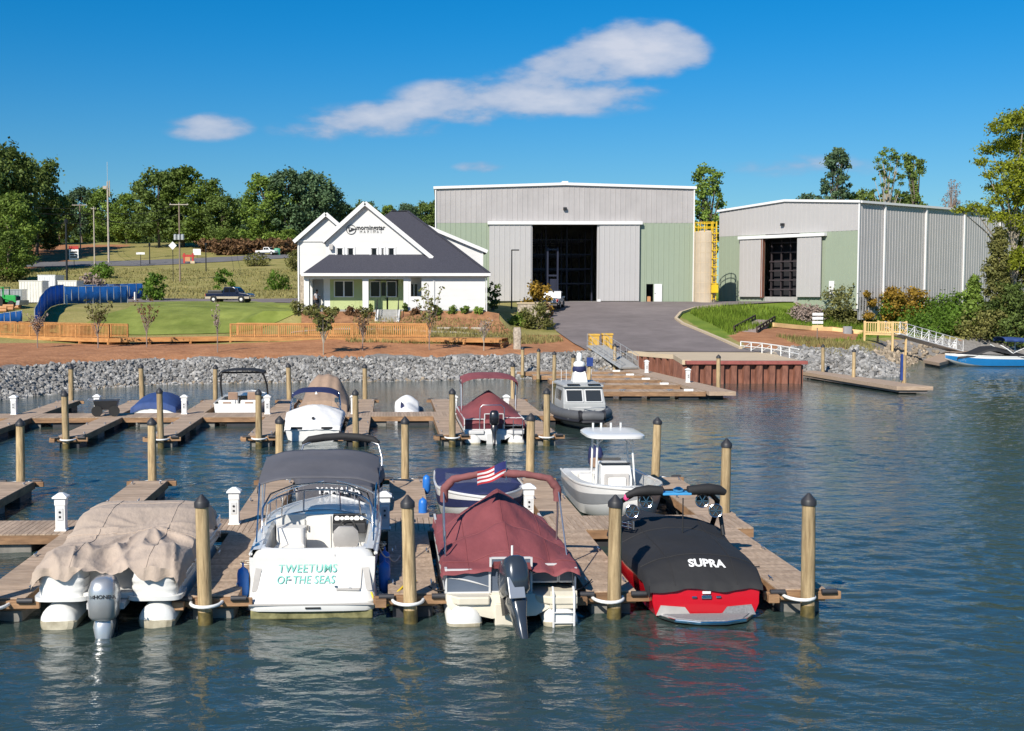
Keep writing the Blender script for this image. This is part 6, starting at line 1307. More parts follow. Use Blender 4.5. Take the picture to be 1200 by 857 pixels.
# front steps with rails
sx0, sx1 = hx(442, YH), hx(467, YH); nst = 6
st = MB()
for k in range(nst): st.span(sx0, sx1, YH+.4-.32*(k+1), YH+.4-.32*k, 3.3, fl-.155*(k+1)+.02)
st = st.build('front_steps', 'concrete_grey', HS)
for q in (sx0, sx1):
    MB().prismx([(YH+.4, fl+.02), (YH+.4, 3.3), (YH-1.6, 3.3), (YH-1.6, 3.95)], q-.12, q+.12).build('cheek_wall', 'white_trim', st)
    m = MB(); m.tube([(q, YH+.4, fl), (q, YH+.4, fl+.95), (q, YH-1.5, 4.9), (q, YH-1.5, 3.9)], .035, 6); m.tube([(q, YH+.4, fl+.5), (q, YH-1.5, 4.4)], .025, 6); m.build('handrail', 'black_plastic', st)
# ------------------------------------------------------------------ person on the porch
def person(P, rz, label):
    T = thing('person', label, 'person', P, rz)
    def skin(name, verts, edges, radii, mat, root=0, lv=1):
        me = bpy.data.meshes.new(name); me.from_pydata(verts, edges, []); me.materials.append(M_[mat]); o = bpy.data.objects.new(name, me); COL.objects.link(o); o.parent = T
        o.modifiers.new('skin', 'SKIN'); 
        for v_, r2 in zip(me.skin_vertices[0].data, radii): v_.radius = r2 if isinstance(r2, tuple) else (r2, r2)
        me.skin_vertices[0].data[root].use_root = True
        s = o.modifiers.new('sub', 'SUBSURF'); s.levels = lv; s.render_levels = lv; return o
    V = [(0, 0, .95), (0, 0, 1.15), (0, .01, 1.38), (0, 0, 1.5), (0, -.02, 1.58), (0, -.03, 1.70), (.19, 0, 1.40), (.24, -.02, 1.15), (.20, -.24, 1.12), (.12, -.30, 1.28), (-.19, 0, 1.40), (-.25, .0, 1.15), (-.26, -.08, .92), (-.26, -.1, .84), (.10, 0, .88), (.11, .0, .5), (.12, .03, .08), (.13, -.13, .04), (-.10, 0, .88), (-.12, -.03, .5), (-.13, 0, .08), (-.15, -.16, .04)]
    E_ = [(0, 1), (1, 2), (2, 3), (3, 4), (4, 5), (2, 6), (6, 7), (7, 8), (8, 9), (2, 10), (10, 11), (11, 12), (12, 13), (0, 14), (14, 15), (15, 16), (16, 17), (0, 18), (18, 19), (19, 20), (20, 21)]
    skin('body', V, E_, [(.15, .11), (.14, .1), (.17, .11), .055, .10, .085, .065, .05, .04, .035, .065, .05, .04, .035, .085, .06, .045, .035, .085, .06, .045, .035], 'skin', lv=2)
    skin('shirt', [V[0], V[1], V[2], (0, .01, 1.46), V[6], (.225, -.01, 1.22), V[10], (-.23, 0, 1.22)], [(0, 1), (1, 2), (2, 3), (2, 4), (4, 5), (2, 6), (6, 7)], [(.175, .13), (.165, .12), (.19, .125), .08, .085, .075, .085, .075], 'shirt_grey', lv=2)
    skin('shorts', [(0, 0, 1.0), V[14], (.115, 0, .52), V[18], (-.12, -.02, .52)], [(0, 1), (1, 2), (0, 3), (3, 4)], [(.165, .12), .115, .10, .115, .10], 'shorts_dark', lv=2)
    MB().lathe([(.02, 1.84), (.085, 1.81), (.112, 1.74), (.11, 1.68), (.09, 1.66)], 12, (0, -.01, 0)).build('hair', 'hair_dark', T, smooth=60)
    m = MB(); m.box(-.035, -.125, 1.70, .02, .02, .012); m.box(.035, -.125, 1.70, .02, .02, .012); m.build('eyes', 'black_plastic', T)
person((hx(371.5, yP), yP+.1, fl), .2, 'person in a light shirt and dark shorts standing on the porch')
# ------------------------------------------------------------------ boardwalk along the shore
BW = thing('boardwalk', 'new timber boardwalk with baluster railings between the lawn and the stone bank', 'boardwalk')
zd = 2.75
def bwp(px, py): q = gz(px, py, zd); return Vector((q.x, q.y, 0))
path = [bwp(-80, 391.5), bwp(0, 392.8), bwp(127, 396.5), bwp(270, 395), bwp(500, 396), bwp(588, 397)]
for i, (a, b_) in enumerate(zip(path, path[1:])):
    d = (b_-a); Lg = d.length; d.normalize(); n = Vector((-d.y, d.x, 0)); an = math.atan2(d.y, d.x)
    dk_ = MB(); k = int(Lg/.15)
    for q in range(k): 
        c_ = a+d*((q+.5)*Lg/k)+n*1.05; dk_.box(c_.x, c_.y, zd-.02, .135, 2.1, .04, an)
    o = dk_.build('deck_boards', 'new_wood', BW); o['kind'] = 'stuff'
    MB().bar(a+Vector((0, 0, zd-.18)), b_+Vector((0, 0, zd-.18)), .06, .30).build('fascia', 'new_wood', BW); MB().bar(a+n*2.1+Vector((0, 0, zd-.18)), b_+n*2.1+Vector((0, 0, zd-.18)), .06, .30).build('fascia', 'new_wood', BW)
    np_ = max(1, int(Lg/2.9))
    for q in range(np_+1):
        for w_ in (.12, 1.98):
            c_ = a+d*(Lg*q/np_)+n*w_; g = h(c_.x, c_.y); MB().box(c_.x, c_.y, (g-.3+zd-.34)/2, .2, .2, zd-.34-g+.3, an).build('support_post', 'new_wood', BW)
    for q in range(np_+1):
        c_ = a+d*(Lg*q/np_)+n*1.05; MB().box(c_.x, c_.y, zd-.42, .12, 2.3, .2, an).build('cross_beam', 'new_wood', BW)
    rails = {0: 1, 1: 1, 3: 1}.get(i)
    if rails:
        for w_, zoff in ((.05, 0), (2.05, 0)):
            nb = max(1, int(Lg/1.85))
            for q in range(nb+1): c_ = a+d*(Lg*q/nb)+n*w_; MB().box(c_.x, c_.y, zd+.45, .11, .11, 1.3, an).build('rail_post', 'new_wood', BW)
            MB().bar(a+n*w_+Vector((0, 0, zd+1.09)), b_+n*w_+Vector((0, 0, zd+1.09)), .16, .045).build('top_rail', 'new_wood', BW)
            for q in range(nb):
                s0, s1 = a+d*(Lg*q/nb+.06)+n*w_, a+d*(Lg*(q+1)/nb-.06)+n*w_
                MB().bar(s0+Vector((0, 0, zd+1.0)), s1+Vector((0, 0, zd+1.0)), .04, .09).build('rail', 'new_wood', BW); MB().bar(s0+Vector((0, 0, zd+.12)), s1+Vector((0, 0, zd+.12)), .04, .09).build('rail', 'new_wood', BW)
                m = MB(); kk = int((s1-s0).length/.16)
                for z_ in range(kk): c_ = s0+(s1-s0)*((z_+.5)/kk)-n*.04; m.box(c_.x, c_.y, zd+.54, .055, .04, 1.02, an)
                m.build('balusters', 'new_wood', BW)['kind'] = 'stuff'
# ------------------------------------------------------------------ gangways
def gangway(name, label, A, B, w_, mat, deckm, hr=1.05, nb=7, truss=True, rr_=.035):
    T = thing(name, label, 'gangway'); A, B = Vector(A), Vector(B); d = (B-A); n = Vector((-d.y, d.x, 0)).normalized()
    MB().bar(A, B, w_, .12).build('deck', deckm, T)
    for s in (-1, 1):
        m = MB(); o = n*s*w_/2
        for z in (0, hr*.5, hr): m.tube([A+o+Vector((0, 0, z)), B+o+Vector((0, 0, z))], rr_ if z else .07, 6)
        for k in range(nb+1):
            q = A+d*(k/nb)+o; m.tube([q, q+Vector((0, 0, hr))], rr_*.8, 6)
            if truss and k < nb: q2 = A+d*((k+1)/nb)+o; m.tube([q, q2+Vector((0, 0, hr))] if k % 2 else [q+Vector((0, 0, hr)), q2], .025, 5)
        m.build('rail', mat, T, smooth=60)
    return T
gangway('gangway', 'grey gangway with thin rails sloping down from the yellow posts', (12.4, 97.5, 2.05), (14.3, 91.8, .6), 1.5, 'pole_steel', 'concrete_grey', 1.0, 6, False, .02)
for k, (px, yy) in enumerate(((696, 98.2), (711.5, 98.6))):
    x = (px-CX)*yy/F; T = tag(MB().loft([[(-w_, -w_, z), (w_, -w_, z), (w_, w_, z), (-w_, w_, z)] for w_, z in ((.40, 0), (.40, 1.35), (.46, 1.35), (.46, 1.5))]).build('gate_pillar', 'ochre', loc=(x, yy, h(x, yy)-.1), bevel=.02), ('ochre gate pillar at the left side of the grey gangway', 'ochre gate pillar at the right side of the grey gangway')[k], 'pillar', 'ochre gate pillars')
# white fence beside the concrete ramp
T = thing('ramp_fence', 'white steel pipe fence along the right edge of the boat ramp slab', 'fence'); pts = [gz(868, 411, 1.6), gz(893, 413.5, 1.6), gz(915, 417, 1.55), gz(936, 421.5, 1.5)]
for a, b_ in zip(pts, pts[1:]):
    for q in (0, .5):
        p = a.lerp(b_, q); MB().tube([p-Vector((0, 0, .6)), p+Vector((0, 0, .75))], .05, 6).build('post', 'pedestal_white', T)
        p2 = a.lerp(b_, q+.5); MB().tube([p+Vector((0, 0, .1)), p2+Vector((0, 0, .73))], .03, 5).build('brace', 'pedestal_white', T)
    MB().tube([a+Vector((0, 0, .75)), b_+Vector((0, 0, .75))], .05, 6).build('rail', 'pedestal_white', T); MB().tube([a+Vector((0, 0, .4)), b_+Vector((0, 0, .4))], .04, 6).build('rail', 'pedestal_white', T)
# right platform and white gangway
pa = gz(1013, 390.5, 2.6); pb = gz(1046, 391.5, 2.6)
T = thing('timber_platform', 'pale timber landing with baluster railing at the head of the white gangway', 'platform')
PD = pb-pa; pn = Vector((-PD.y, PD.x, 0)).normalized()
MB().prism([tuple(p[:2]) for p in (pa, pb, pb+pn*2.2, pa+pn*2.2)], 2.45, 2.62).build('deck', 'new_wood_pale', T)
for q in (pa, pb, pa+pn*2.2, pb+pn*2.2): MB().box(q.x, q.y, (h(q.x, q.y)-.3+3.75)/2, .16, .16, 3.75-h(q.x, q.y)+.3).build('post', 'new_wood_pale', T)
for o in (Vector((0, 0, 0)), pn*2.2):
    for z in (2.72, 3.62): MB().bar(pa+o+Vector((0, 0, z-2.6)), pb+o+Vector((0, 0, z-2.6)), .06, .1).build('rail', 'new_wood_pale', T)
    for k in range(12):
        q = pa.lerp(pb, (k+.5)/12)+o; MB().box(q.x, q.y-.05, 3.15, .07, .05, 1.0).build('baluster', 'new_wood_pale', T)
gangway('gangway', 'white truss gangway sloping from the timber landing to the right dock', pb+Vector((.3, .9, .0)), gz(1120, 411.5, .62), 1.5, 'pedestal_white', 'alu_painted', 1.1, 9, True)
dockE = thing('floating_dock', 'small plank dock at the foot of the white gangway, left of the blue bowrider', 'dock')
eq = [tuple(gz(*q, .45)[:2]) for q in ((1082, 422), (1101, 425.5), (1150, 412), (1116, 409.5))]
MB().prism(eq, .2, .45).build('walkway', 'deck_planks', dockE); ec = (sum(q[0] for q in eq)/4, sum(q[1] for q in eq)/4); MB().prism([(ec[0]+(q[0]-ec[0])*.94, ec[1]+(q[1]-ec[1])*.94) for q in eq], -.2, .2).build('float', 'float_grey', dockE)
pedestal(Vector((gz(1118, 412, .45).x, gz(1118, 412, .45).y, .45)), 'white power pedestal at the foot of the white gangway, beside the blue bowrider')
# timber path, side ramp and notice board on the red soil pad
T = thing('timber_ramp', 'short grey plank ramp with dark timber kerbs at the left of the red soil pad', 'ramp')
q = [gt(860, 389)+Vector((0, 0, .05)), gt(887, 390)+Vector((0, 0, .05)), gt(908, 381)+Vector((0, 0, .5)), gt(885, 380)+Vector((0, 0, .5))]
MB().loft([q, [v_-Vector((0, 0, .3)) for v_ in q]]).build('deck', 'grey_deck', T)
for a, b_ in ((q[0], q[3]), (q[1], q[2])):
    m = MB(); up = Vector((0, 0, .42)); m.bar(a+up, b_+up, .12, .14); m.bar(a+Vector((0, 0, .06)), b_+Vector((0, 0, .06)), .12, .12)
    for k in range(7): p = a.lerp(b_, k/6); m.bar(p, p+up, .12, .12)
    m.build('timber_kerb', 'dark_wood', T)
T = thing('timber_edging', 'pale timber beam edging along the back of the red soil pad', 'edging'); e = [gt(906, 384)+Vector((0, 0, .3)), gt(950, 387)+Vector((0, 0, .2)), gt(975, 388)+Vector((0, 0, .2)), gt(1012, 392)+Vector((0, 0, .2))]
for a, b_ in zip(e, e[1:]): MB().bar(a, b_, .3, .42).build('beam', 'new_wood_pale', T)
q = gt(957.5, 400); T = thing('notice_board', 'slatted white notice board on a thin post at the red soil pad', 'sign', (q.x, q.y, h(q.x, q.y)))
MB().tube([(0, 0, 0), (0, 0, 2.5)], .05, 6).build('post', 'pole_wood', T)
for k in range(4): MB().box(0, -.06, 1.3+.36*k, .95, .05, .24).build('slat', 'sign_white' if k else 'new_wood_pale', T)
q = gt(993, 391); tag(MB().loft([rring(0, 0, z, .45, .35) for z in (0, .7, .85)]).build('utility_box', 'hull_grey', loc=(q.x, q.y, h(q.x, q.y)-.1), smooth=40), 'dark grey utility box beside the timber landing', 'utility box')
# ------------------------------------------------------------------ vegetation
def leaf_mesh(name, lobes, n, size, mat, up=.25, aspect=1.5, fill=.22):
    """n small bent leaf faces spread through ellipsoid lobes [(x,y,z,rx,ry,rz)]"""
    Lb = np.array(lobes); wts = (Lb[:, 3]*Lb[:, 4]*Lb[:, 5])**.67; wts /= wts.sum()
    k = rng.choice(len(Lb), n, p=wts); d = rng.normal(size=(n, 3)); d /= np.linalg.norm(d, axis=1)[:, None]
    rr = rng.uniform(.2, 1.0, (n, 1))**.55*(1+.16*rng.normal(size=(n, 1)))
    lo = rng.random(n) < fill; rr[lo] *= 1.45
    P = Lb[k, :3]+d*rr*Lb[k, 3:6]
    nr = d*.6+rng.normal(size=(n, 3))*.7; nr[:, 2] += up; nr /= np.linalg.norm(nr, axis=1)[:, None]
    a = np.cross(nr, rng.normal(size=(n, 3))); a /= np.linalg.norm(a, axis=1)[:, None]; b = np.cross(nr, a)
    s = size*rng.uniform(.6, 1.4, (n, 1))
    V = np.stack([P-a*s*aspect*.5, P+b*s*.5-nr*s*.12, P+a*s*aspect*.5, P-b*s*.5-nr*s*.12], 1).reshape(-1, 3)
    me = bpy.data.meshes.new(name); me.from_pydata(V.tolist(), [], np.arange(4*n).reshape(-1, 4).tolist()); me.materials.append(M_[mat]); return me
def limbs(m, base, h_, r0, lobes, nl=7, lean=(0, 0), fork=.35):
    top = Vector((lean[0], lean[1], h_*.78)); base = Vector(base); bend = Vector((random.uniform(-.3, .3), random.uniform(-.3, .3), 0))*h_*.05
    pts = [base.lerp(top, k/6)+bend*math.sin(k/6*PI) for k in range(7)]; m.tube(pts, [r0*(1-.82*k/6) for k in range(7)], 8)
    for l in random.sample(list(lobes), min(nl, len(lobes))):
        e = Vector(l[:3]); f = max(fork, min(.9, (e.z-h_*.2)/h_)); st = base.lerp(top, f)+bend*math.sin(f*PI); mid = st.lerp(e, .5)+Vector((0, 0, .06*h_*random.uniform(-.5, 1)))
        m.tube([st, mid, e], [r0*.42*(1-f*.5), r0*.25, r0*.08], 5)
def crown_lobes(h_, w_, n, z0=.3, top=1., shape='round', rs=(.16, .30)):
    out = []
    for k in range(n):
        t = (k+.5)/n; z = h_*(z0+(top-z0)*t)
        if shape == 'round': ww = w_/2*math.sqrt(max(.05, 1-((t-.42)/.62)**2))
        elif shape == 'cone': ww = w_/2*(1.02-t)
        else: ww = w_/2*(.5+.5*math.sin(t*9))
        a = k*2.4+random.uniform(-.5, .5); q = ww*random.uniform(.35, .85); r_ = w_*random.uniform(*rs)*(.75+.25*ww/(w_/2))
        out.append((q*math.cos(a), q*math.sin(a), z-r_*.3, r_, r_, r_*random.uniform(.6, .85)))
    return out
TREES = []
for k, (shape, mat, n, sz) in enumerate((('round', 'leaf_dark', 5200, .50), ('round', 'leaf_green', 5200, .50), ('round', 'leaf_dark', 4600, .55), ('round', 'leaf_green', 4600, .46), ('round', 'leaf_blue', 5200, .46), ('round', 'leaf_green', 4200, .5))):
    lb = crown_lobes(16, random.uniform(10, 13), 46, .10 if k % 2 else .2, .97, shape, (.08, .17)); m = MB(); limbs(m, (0, 0, -.5), 16, .32, lb)
    cm = leaf_mesh('crown', lb, int(n*1.7), sz*.78, mat); TREES.append((m.build('trunk', 'bark', smooth=60).data, cm))
for o in [o for o in COL.objects if o.name.startswith('trunk')]: bpy.data.objects.remove(o)
def tree(px, top, Y, kind, label, wsc=1., group='trees of the wood behind the road', base=None):
    x = (px-CX)*Y/F; z = h(x, Y) if base is None else base; ht = H+(HOR-top)*Y/F-z; s = ht/16.3
    T = thing('tree', label, 'tree', (x, Y, z), random.uniform(0, 6), group); T.scale = (s*wsc, s*wsc, s)
    link('trunk', TREES[kind][0], T); link('crown', TREES[kind][1], T); return T
specs = [(-40, 170, 240, 2), (4, 168, 250, 0), (16, 222, 225, 3), (45, 186, 270, 0), (72, 228, 300, 2), (98, 219, 315, 4), (122, 218, 315, 3), (150, 226, 305, 1), (188, 198, 290, 0), (216, 194, 292, 1), (243, 207, 288, 3), (262, 228, 285, 0), (286, 232, 320, 4), (312, 201, 285, 3), (336, 198, 285, 4), (366, 200, 290, 4), (384, 216, 295, 4), (404, 238, 300, 2), (428, 236, 330, 0), (456, 240, 330, 1), (478, 238, 320, 4), (498, 237, 330, 2), (516, 234, 340, 0)]
for i, (px, tp, Y, kd) in enumerate(specs):
    where = ('at the left frame edge', 'tallest at the far left', 'paler crown in front of the far left trees', 'beside the tallest far left tree', 'low one left of the utility poles', 'rising behind the wooden crossarm pole', 'behind the tall white pole', 'right of the tall white pole', 'left summit of the middle clump', 'rounded summit of the middle clump', 'right shoulder of the middle clump', 'low right end of the middle clump', 'in the dip between the two big clumps', 'left part of the big clump by the house', 'dark centre of the big clump by the house', 'right dome of the big clump by the house', 'behind the left gable of the house', 'peeking over the left house gable', 'just right of the gable peak of the house', 'above the house ridge, second from its peak', 'above the house ridge, middle of the row', 'above the house roof near the warehouse', 'touching the left edge of the large warehouse')[i]
    tree(px, tp, Y, kd, ('dark green tree ' if kd in (0, 2) else 'bluish green tree ' if kd == 4 else 'mid green tree ')+where, random.uniform(.95, 1.2))
for i, (px, tp, Y, kd, ws_, lb) in enumerate(((10, 268, 205, 3, 1.2, 'bushy low tree at the far left below the tall trees'), (58, 272, 275, 2, 1.5, 'broad low tree behind the orange clay bank'), (268, 268, 275, 3, 1.4, 'low spreading tree at the foot of the clump right of the transformer pole'), (340, 268, 275, 1, 1.4, 'low tree beside the left eave of the house'))):
    tree(px, tp, Y, kd, lb, ws_*1.2, 'low trees along the road')
# the wood closes behind the trees: one leafy mass nobody could count
random.seed(77); lbw = []
for k in range(300):
    px = -120+k*2.3+random.uniform(-3, 3); Yw = random.uniform(335, 375); xw = (px-CX)*Yw/F; r_ = random.uniform(3, 5.5); lbw.append((xw, Yw, h(xw, Yw)+(random.uniform(1, 8) if k % 2 else random.uniform(-1, 1.5)), r_, r_, r_*.8))
ow = bpy.data.objects.new('wood', leaf_mesh('wood', lbw, 40000, .75, 'leaf_dark')); COL.objects.link(ow); tag(ow, 'dark leafy wood filling the gaps behind the trees at left', 'wood', kind='stuff')
# trees beyond the warehouses
def slim(px, top, Y, w_px, seed, label, mat, n, size, shape='round', trunk='bark', z0=.45, lean=0, rs=(.16, .3), nl=9, sp=1.):
    random.seed(seed); x = (px-CX)*Y/F; z = h(x, Y); ht = H+(HOR-top)*Y/F-z; w_ = w_px*Y/F
    lb = crown_lobes(ht, w_, 52, z0, .98, shape, (rs[0]*.42, rs[1]*.55)); lb = [(q[0]+lean*(q[2]/ht), q[1], *q[2:]) for q in lb]
    T = thing('tree', label, 'tree', (x, Y, z), 0, 'trees beyond the warehouses'); m = MB(); limbs(m, (0, 0, -.4), ht, .30, lb, 40, (lean*.8, 0)); m.build('trunk', trunk, T, smooth=60)
    link('crown', leaf_mesh('crown', lb, int(n*2.1), size*.66, mat, fill=.75), T); return T
slim(827, 194, 185, 46, 3, 'loose green tree between the two warehouses', 'leaf_green', 2600, .42, z0=.38, rs=(.14, .26))
slim(968, 172, 190, 38, 11, 'tall dark pine behind the second warehouse', 'leaf_blue', 2600, .42, 'round', z0=.5, lean=1.5, rs=(.16, .30))
slim(1036, 170, 190, 40, 5, 'feathery green tree behind the second warehouse', 'leaf_green', 1300, .34, 'round', 'bark_pale', z0=.5, rs=(.10, .2), nl=13)
slim(1078, 180, 190, 30, 8, 'leaning dark tree right of the feathery tree', 'leaf_dark', 1500, .40, 'wave', z0=.55, lean=-2., rs=(.18, .3))
slim(1113, 208, 185, 24, 9, 'nearly bare grey tree behind the second warehouse roof', 'twig_grey', 500, .22, 'round', 'twig_grey', z0=.6, rs=(.15, .28), nl=13)
slim(945, 226, 195, 60, 15, 'low leafy treetop left of the dark pine', 'leaf_blue', 1500, .4, z0=.6, rs=(.12, .2))
slim(1010, 222, 195, 60, 16, 'low leafy treetop between the pine and the feathery tree', 'leaf_dark', 1500, .4, z0=.7, rs=(.12, .2)); slim(1055, 224, 195, 50, 17, 'low leafy treetop under the leaning dark tree', 'leaf_dark', 1300, .4, z0=.7, rs=(.12, .2))
# big tree at the right frame edge
random.seed(21)
YT = 127.; xt = (1192-CX)*YT/F; zt = h(xt, YT); T = thing('tree', 'tall yellow green tree with drooping branches at the right frame edge', 'tree', (xt, YT, zt))
hT = H+(HOR-128)*YT/F-zt; lb = []
for px, py, r_ in ((1172, 150, 1.1), (1160, 175, 1.0), (1150, 190, .7), (1185, 140, 1.2), (1200, 138, 1.4), (1215, 150, 1.8), (1190, 165, 1.3), (1175, 195, 1.0), (1160, 205, .7), (1195, 195, 1.5), (1180, 222, 1.2), (1195, 235, 1.3), (1215, 200, 2.), (1168, 235, .9), (1185, 252, 1.2), (1205, 262, 1.6), (1125, 246, .6), (1140, 243, .8), (1155, 247, .8), (1230, 240, 2.2), (1245, 180, 2.4), (1178, 170, 1.2), (1188, 210, 1.3), (1205, 222, 1.6), (1200, 175, 1.4), (1172, 255, 1.0), (1190, 275, 1.3), (1200, 300, 1.5), (1182, 310, 1.1), (1165, 220, .8)):
    q = gy(px, py, YT+random.uniform(-2.5, 2.5)); lb.append((q.x-xt, q.y-YT, q.z-zt, r_*1.13, r_*1.1, r_*.62))
m = MB(); limbs(m, (0, 0, -.5), hT, .34, lb, 19, (-.4, 0), .3); m.build('trunk', 'bark_pale', T, smooth=60); link('crown', leaf_mesh('crown', lb, 21000, .17, 'leaf_yellow', aspect=1.9, fill=.4), T)
random.seed(22)
for k, (px, tp, wpx, Y, mat, n, lb_) in enumerate(((1168, 262, 62, 125, 'leaf_olive', 5600, 'olive cedar like tree below the tall yellow green tree'), (1140, 322, 44, 126, 'leaf_green', 3800, 'dark green conifer right of the grey warehouse wall'), (1205, 280, 66, 128, 'leaf_olive', 5600, 'olive tree cut by the right frame edge'), (1182, 330, 50, 124, 'leaf_dark', 3600, 'dense bush behind the blue bowrider'))):
    x = (px-CX)*Y/F; z = h(x, Y); ht = H+(HOR-tp)*Y/F-z; w_ = wpx*Y/F; lbs = crown_lobes(ht, w_, 36, .04, .97, 'cone' if k < 2 else 'round', (.09, .18)); T = thing('tree', lb_, 'tree', (x, Y, z), 0, 'trees on the right shore')
    m = MB(); limbs(m, (0, 0, -.4), ht, .14, lbs, 11, fork=.1); m.build('trunk', 'bark_pale', T, smooth=60); link('crown', leaf_mesh('crown', lbs, int(n*1.6), .17, mat, aspect=2.0, fill=.35), T)
# dead pale branches in front of the olive trees
# ------------------------------------------------------------------ shrubs
def shrub(P, w_, ht, mat, label, n=900, size=.16, group='shrubs', stem='bark', cat='shrub', lobes=9, seed=None, name='shrub', z0=.1, asp=1.5):
    T = thing(name, label, cat, P, random.uniform(0, 6), group); lb = crown_lobes(ht, w_, lobes, z0, .95, 'round', (.16, .30)); m = MB()
    for l in lb[::2]: m.tube([(random.uniform(-.1, .1), random.uniform(-.1, .1), -.1), Vector(l[:3])*.55, l[:3]], [.035, .025, .01], 5)
    m.build('stem', stem, T); link('foliage', leaf_mesh('foliage', lb, n, size, mat, aspect=asp), T); return T
def at(px, py): return gt(px, py)
def sh_(px, base, top, wpx, mat, label, **k):
    P = at(px, base); s = F/P.y; return shrub(P, wpx/s, (base-top)/s, mat, label, **k)
for px, bs, tp, w_, mat, lb in ((985, 377, 337, 44, 'leaf_olive', 'olive shrub left of the orange autumn shrub'), (1009, 378, 333, 26, 'leaf_autumn', 'orange autumn shrub before the corner of the second warehouse'), (1040, 377, 338, 34, 'leaf_autumn', 'yellow orange shrub below the grey ribbed wall, left one'), (1070, 377, 338, 34, 'leaf_autumn', 'yellow orange shrub below the grey ribbed wall, right one'), (1098, 378, 350, 50, 'leaf_bright', 'bright green shrub at the foot of the ribbed wall'), (1118, 386, 358, 40, 'leaf_bright', 'bright green shrub above the white gangway'), (1070, 376, 356, 70, 'leaf_bright', 'low bright green thicket between the autumn shrubs'), (1128, 372, 346, 40, 'leaf_bright', 'bright green shrub between the ribbed wall and the dark conifer'), (1092, 390, 368, 60, 'leaf_bright', 'low bright green bank shrub right of the timber landing'), (1024, 376, 348, 40, 'leaf_bright', 'yellow green shrub between the two left autumn shrubs'), (945, 372, 362, 36, 'twig_grey', 'grey leafless shrub right of the bright meadow'), (1148, 395, 370, 44, 'leaf_olive', 'olive shrub behind the white covered power pedestal at the right shore')):
    sh_(px, bs+2, tp-4, w_*1.15, mat, lb, n=2200, size=.19, group='shrubs on the right bank')
# shrubs by the driveway
sh_(632, 368, 330, 34, 'leaf_autumn', 'tall ochre leaved bush before the warehouse doorway', n=900, size=.22, group='shrubs beside the driveway'); sh_(628, 386, 355, 36, 'leaf_olive', 'green bush with a thin stem beside the driveway', n=1100, size=.18, group='shrubs beside the driveway'); sh_(608, 382, 366, 30, 'leaf_green', 'low green bush left of the driveway', n=700, size=.18, group='shrubs beside the driveway')
sh_(641, 384, 352, 16, 'leaf_red', 'reddish brown bush at the driveway edge', n=500, size=.16, group='shrubs beside the driveway'); sh_(578, 364, 328, 20, 'leaf_dark', 'sparse dark small tree at the right corner of the house', n=420, size=.2, group='small trees by the house', stem='bark')
# foundation planting of the house
for k, (px, bs, tp, w_, mat, lb) in enumerate(((350, 368, 353, 22, 'leaf_olive', 'olive shrub at the stone corner of the house'), (367, 370, 356, 20, 'leaf_olive', 'second olive shrub left of the porch'), (385, 369, 360, 12, 'leaf_olive', 'small shrub under the left porch window'), (413, 370, 358, 18, 'leaf_red', 'brownish shrub below the porch window'), (428, 372, 360, 20, 'leaf_olive', 'shrub left of the front steps'), (435, 366, 356, 6, 'leaf_dark', 'small dark conifer left of the front steps'), (475, 366, 355, 6, 'leaf_dark', 'small dark conifer right of the front steps'), (487, 368, 361, 14, 'leaf_red', 'brown shrub right of the front steps'), (513, 368, 358, 12, 'leaf_green', 'round shrub below the white wall, first from the left'), (529, 368, 359, 12, 'leaf_green', 'round shrub below the white wall, second from the left'), (545, 368, 358, 11, 'leaf_green', 'round shrub below the white wall, third from the left'), (561, 368, 359, 10, 'leaf_green', 'round shrub below the white wall, rightmost'))):
    sh_(px, bs, tp, w_, mat, lb, n=420, size=.13, group='foundation shrubs of the house', lobes=6)
# saplings along the boardwalk
def sapling(px, base, top, wpx, mat, label, n=160, size=.14, stem='twig_grey', z0=.35, nb=16, vase=True):
    P = at(px, base); s = F/P.y; ht = (base-top)/s; w_ = wpx/s; T = thing('sapling', label, 'tree', P, 0, 'young trees by the boardwalk'); m = MB(); tips = []
    m.tube([(0, 0, -.2), (0, 0, ht*z0), (.03, 0, ht*.6)], [.05, .04, .025], 6)
    for k in range(nb):
        a = k*2.4; st = Vector((0, 0, ht*(z0*.6+.35*random.random()))); e = Vector((w_/2*math.cos(a)*random.uniform(.3, 1), w_/2*math.sin(a)*random.uniform(.3, 1), ht*random.uniform(.72 if vase else .4, 1)))
        m.tube([st, st.lerp(e, .5)+Vector((0, 0, -.05*ht)), e], [.028, .018, .008], 5); tips += [st.lerp(e, q) for q in (.5, .75, 1)]
    m.build('trunk', stem, T)
    link('crown', leaf_mesh('crown', [(q.x, q.y, q.z, .22, .22, .18) for q in tips], n, size, mat, aspect=1.8), T)
random.seed(5)
sapling(115, 408, 352, 34, 'leaf_olive', 'sparse sapling before the left boardwalk railing', 260); sapling(172, 407, 350, 32, 'leaf_red', 'vase shaped brown sapling on the lawn side of the open boardwalk', 120); sapling(255, 413, 352, 10, 'twig_grey', 'thin bare sapling left of the second railing', 60, nb=8, vase=False)
sapling(379, 416, 358, 40, 'leaf_olive', 'bushy olive sapling before the porch', 700, size=.16, stem='bark_pale'); sapling(425, 411, 368, 26, 'leaf_red', 'bare reddish sapling before the porch middle', 120); sapling(503, 410, 330, 34, 'leaf_olive', 'tall sparse sapling before the white house wall', 380, z0=.3, vase=False); sapling(567, 411, 372, 22, 'twig_grey', 'leaning bare sapling right of the boardwalk railing', 50, stem='bark_pale')
sapling(44, 408, 365, 24, 'twig_grey', 'bare grey sapling at the left railing', 260, size=.1); sapling(21, 362, 338, 30, 'twig_grey', 'grey twiggy bush before the blue fence', 300, size=.14) if False else None
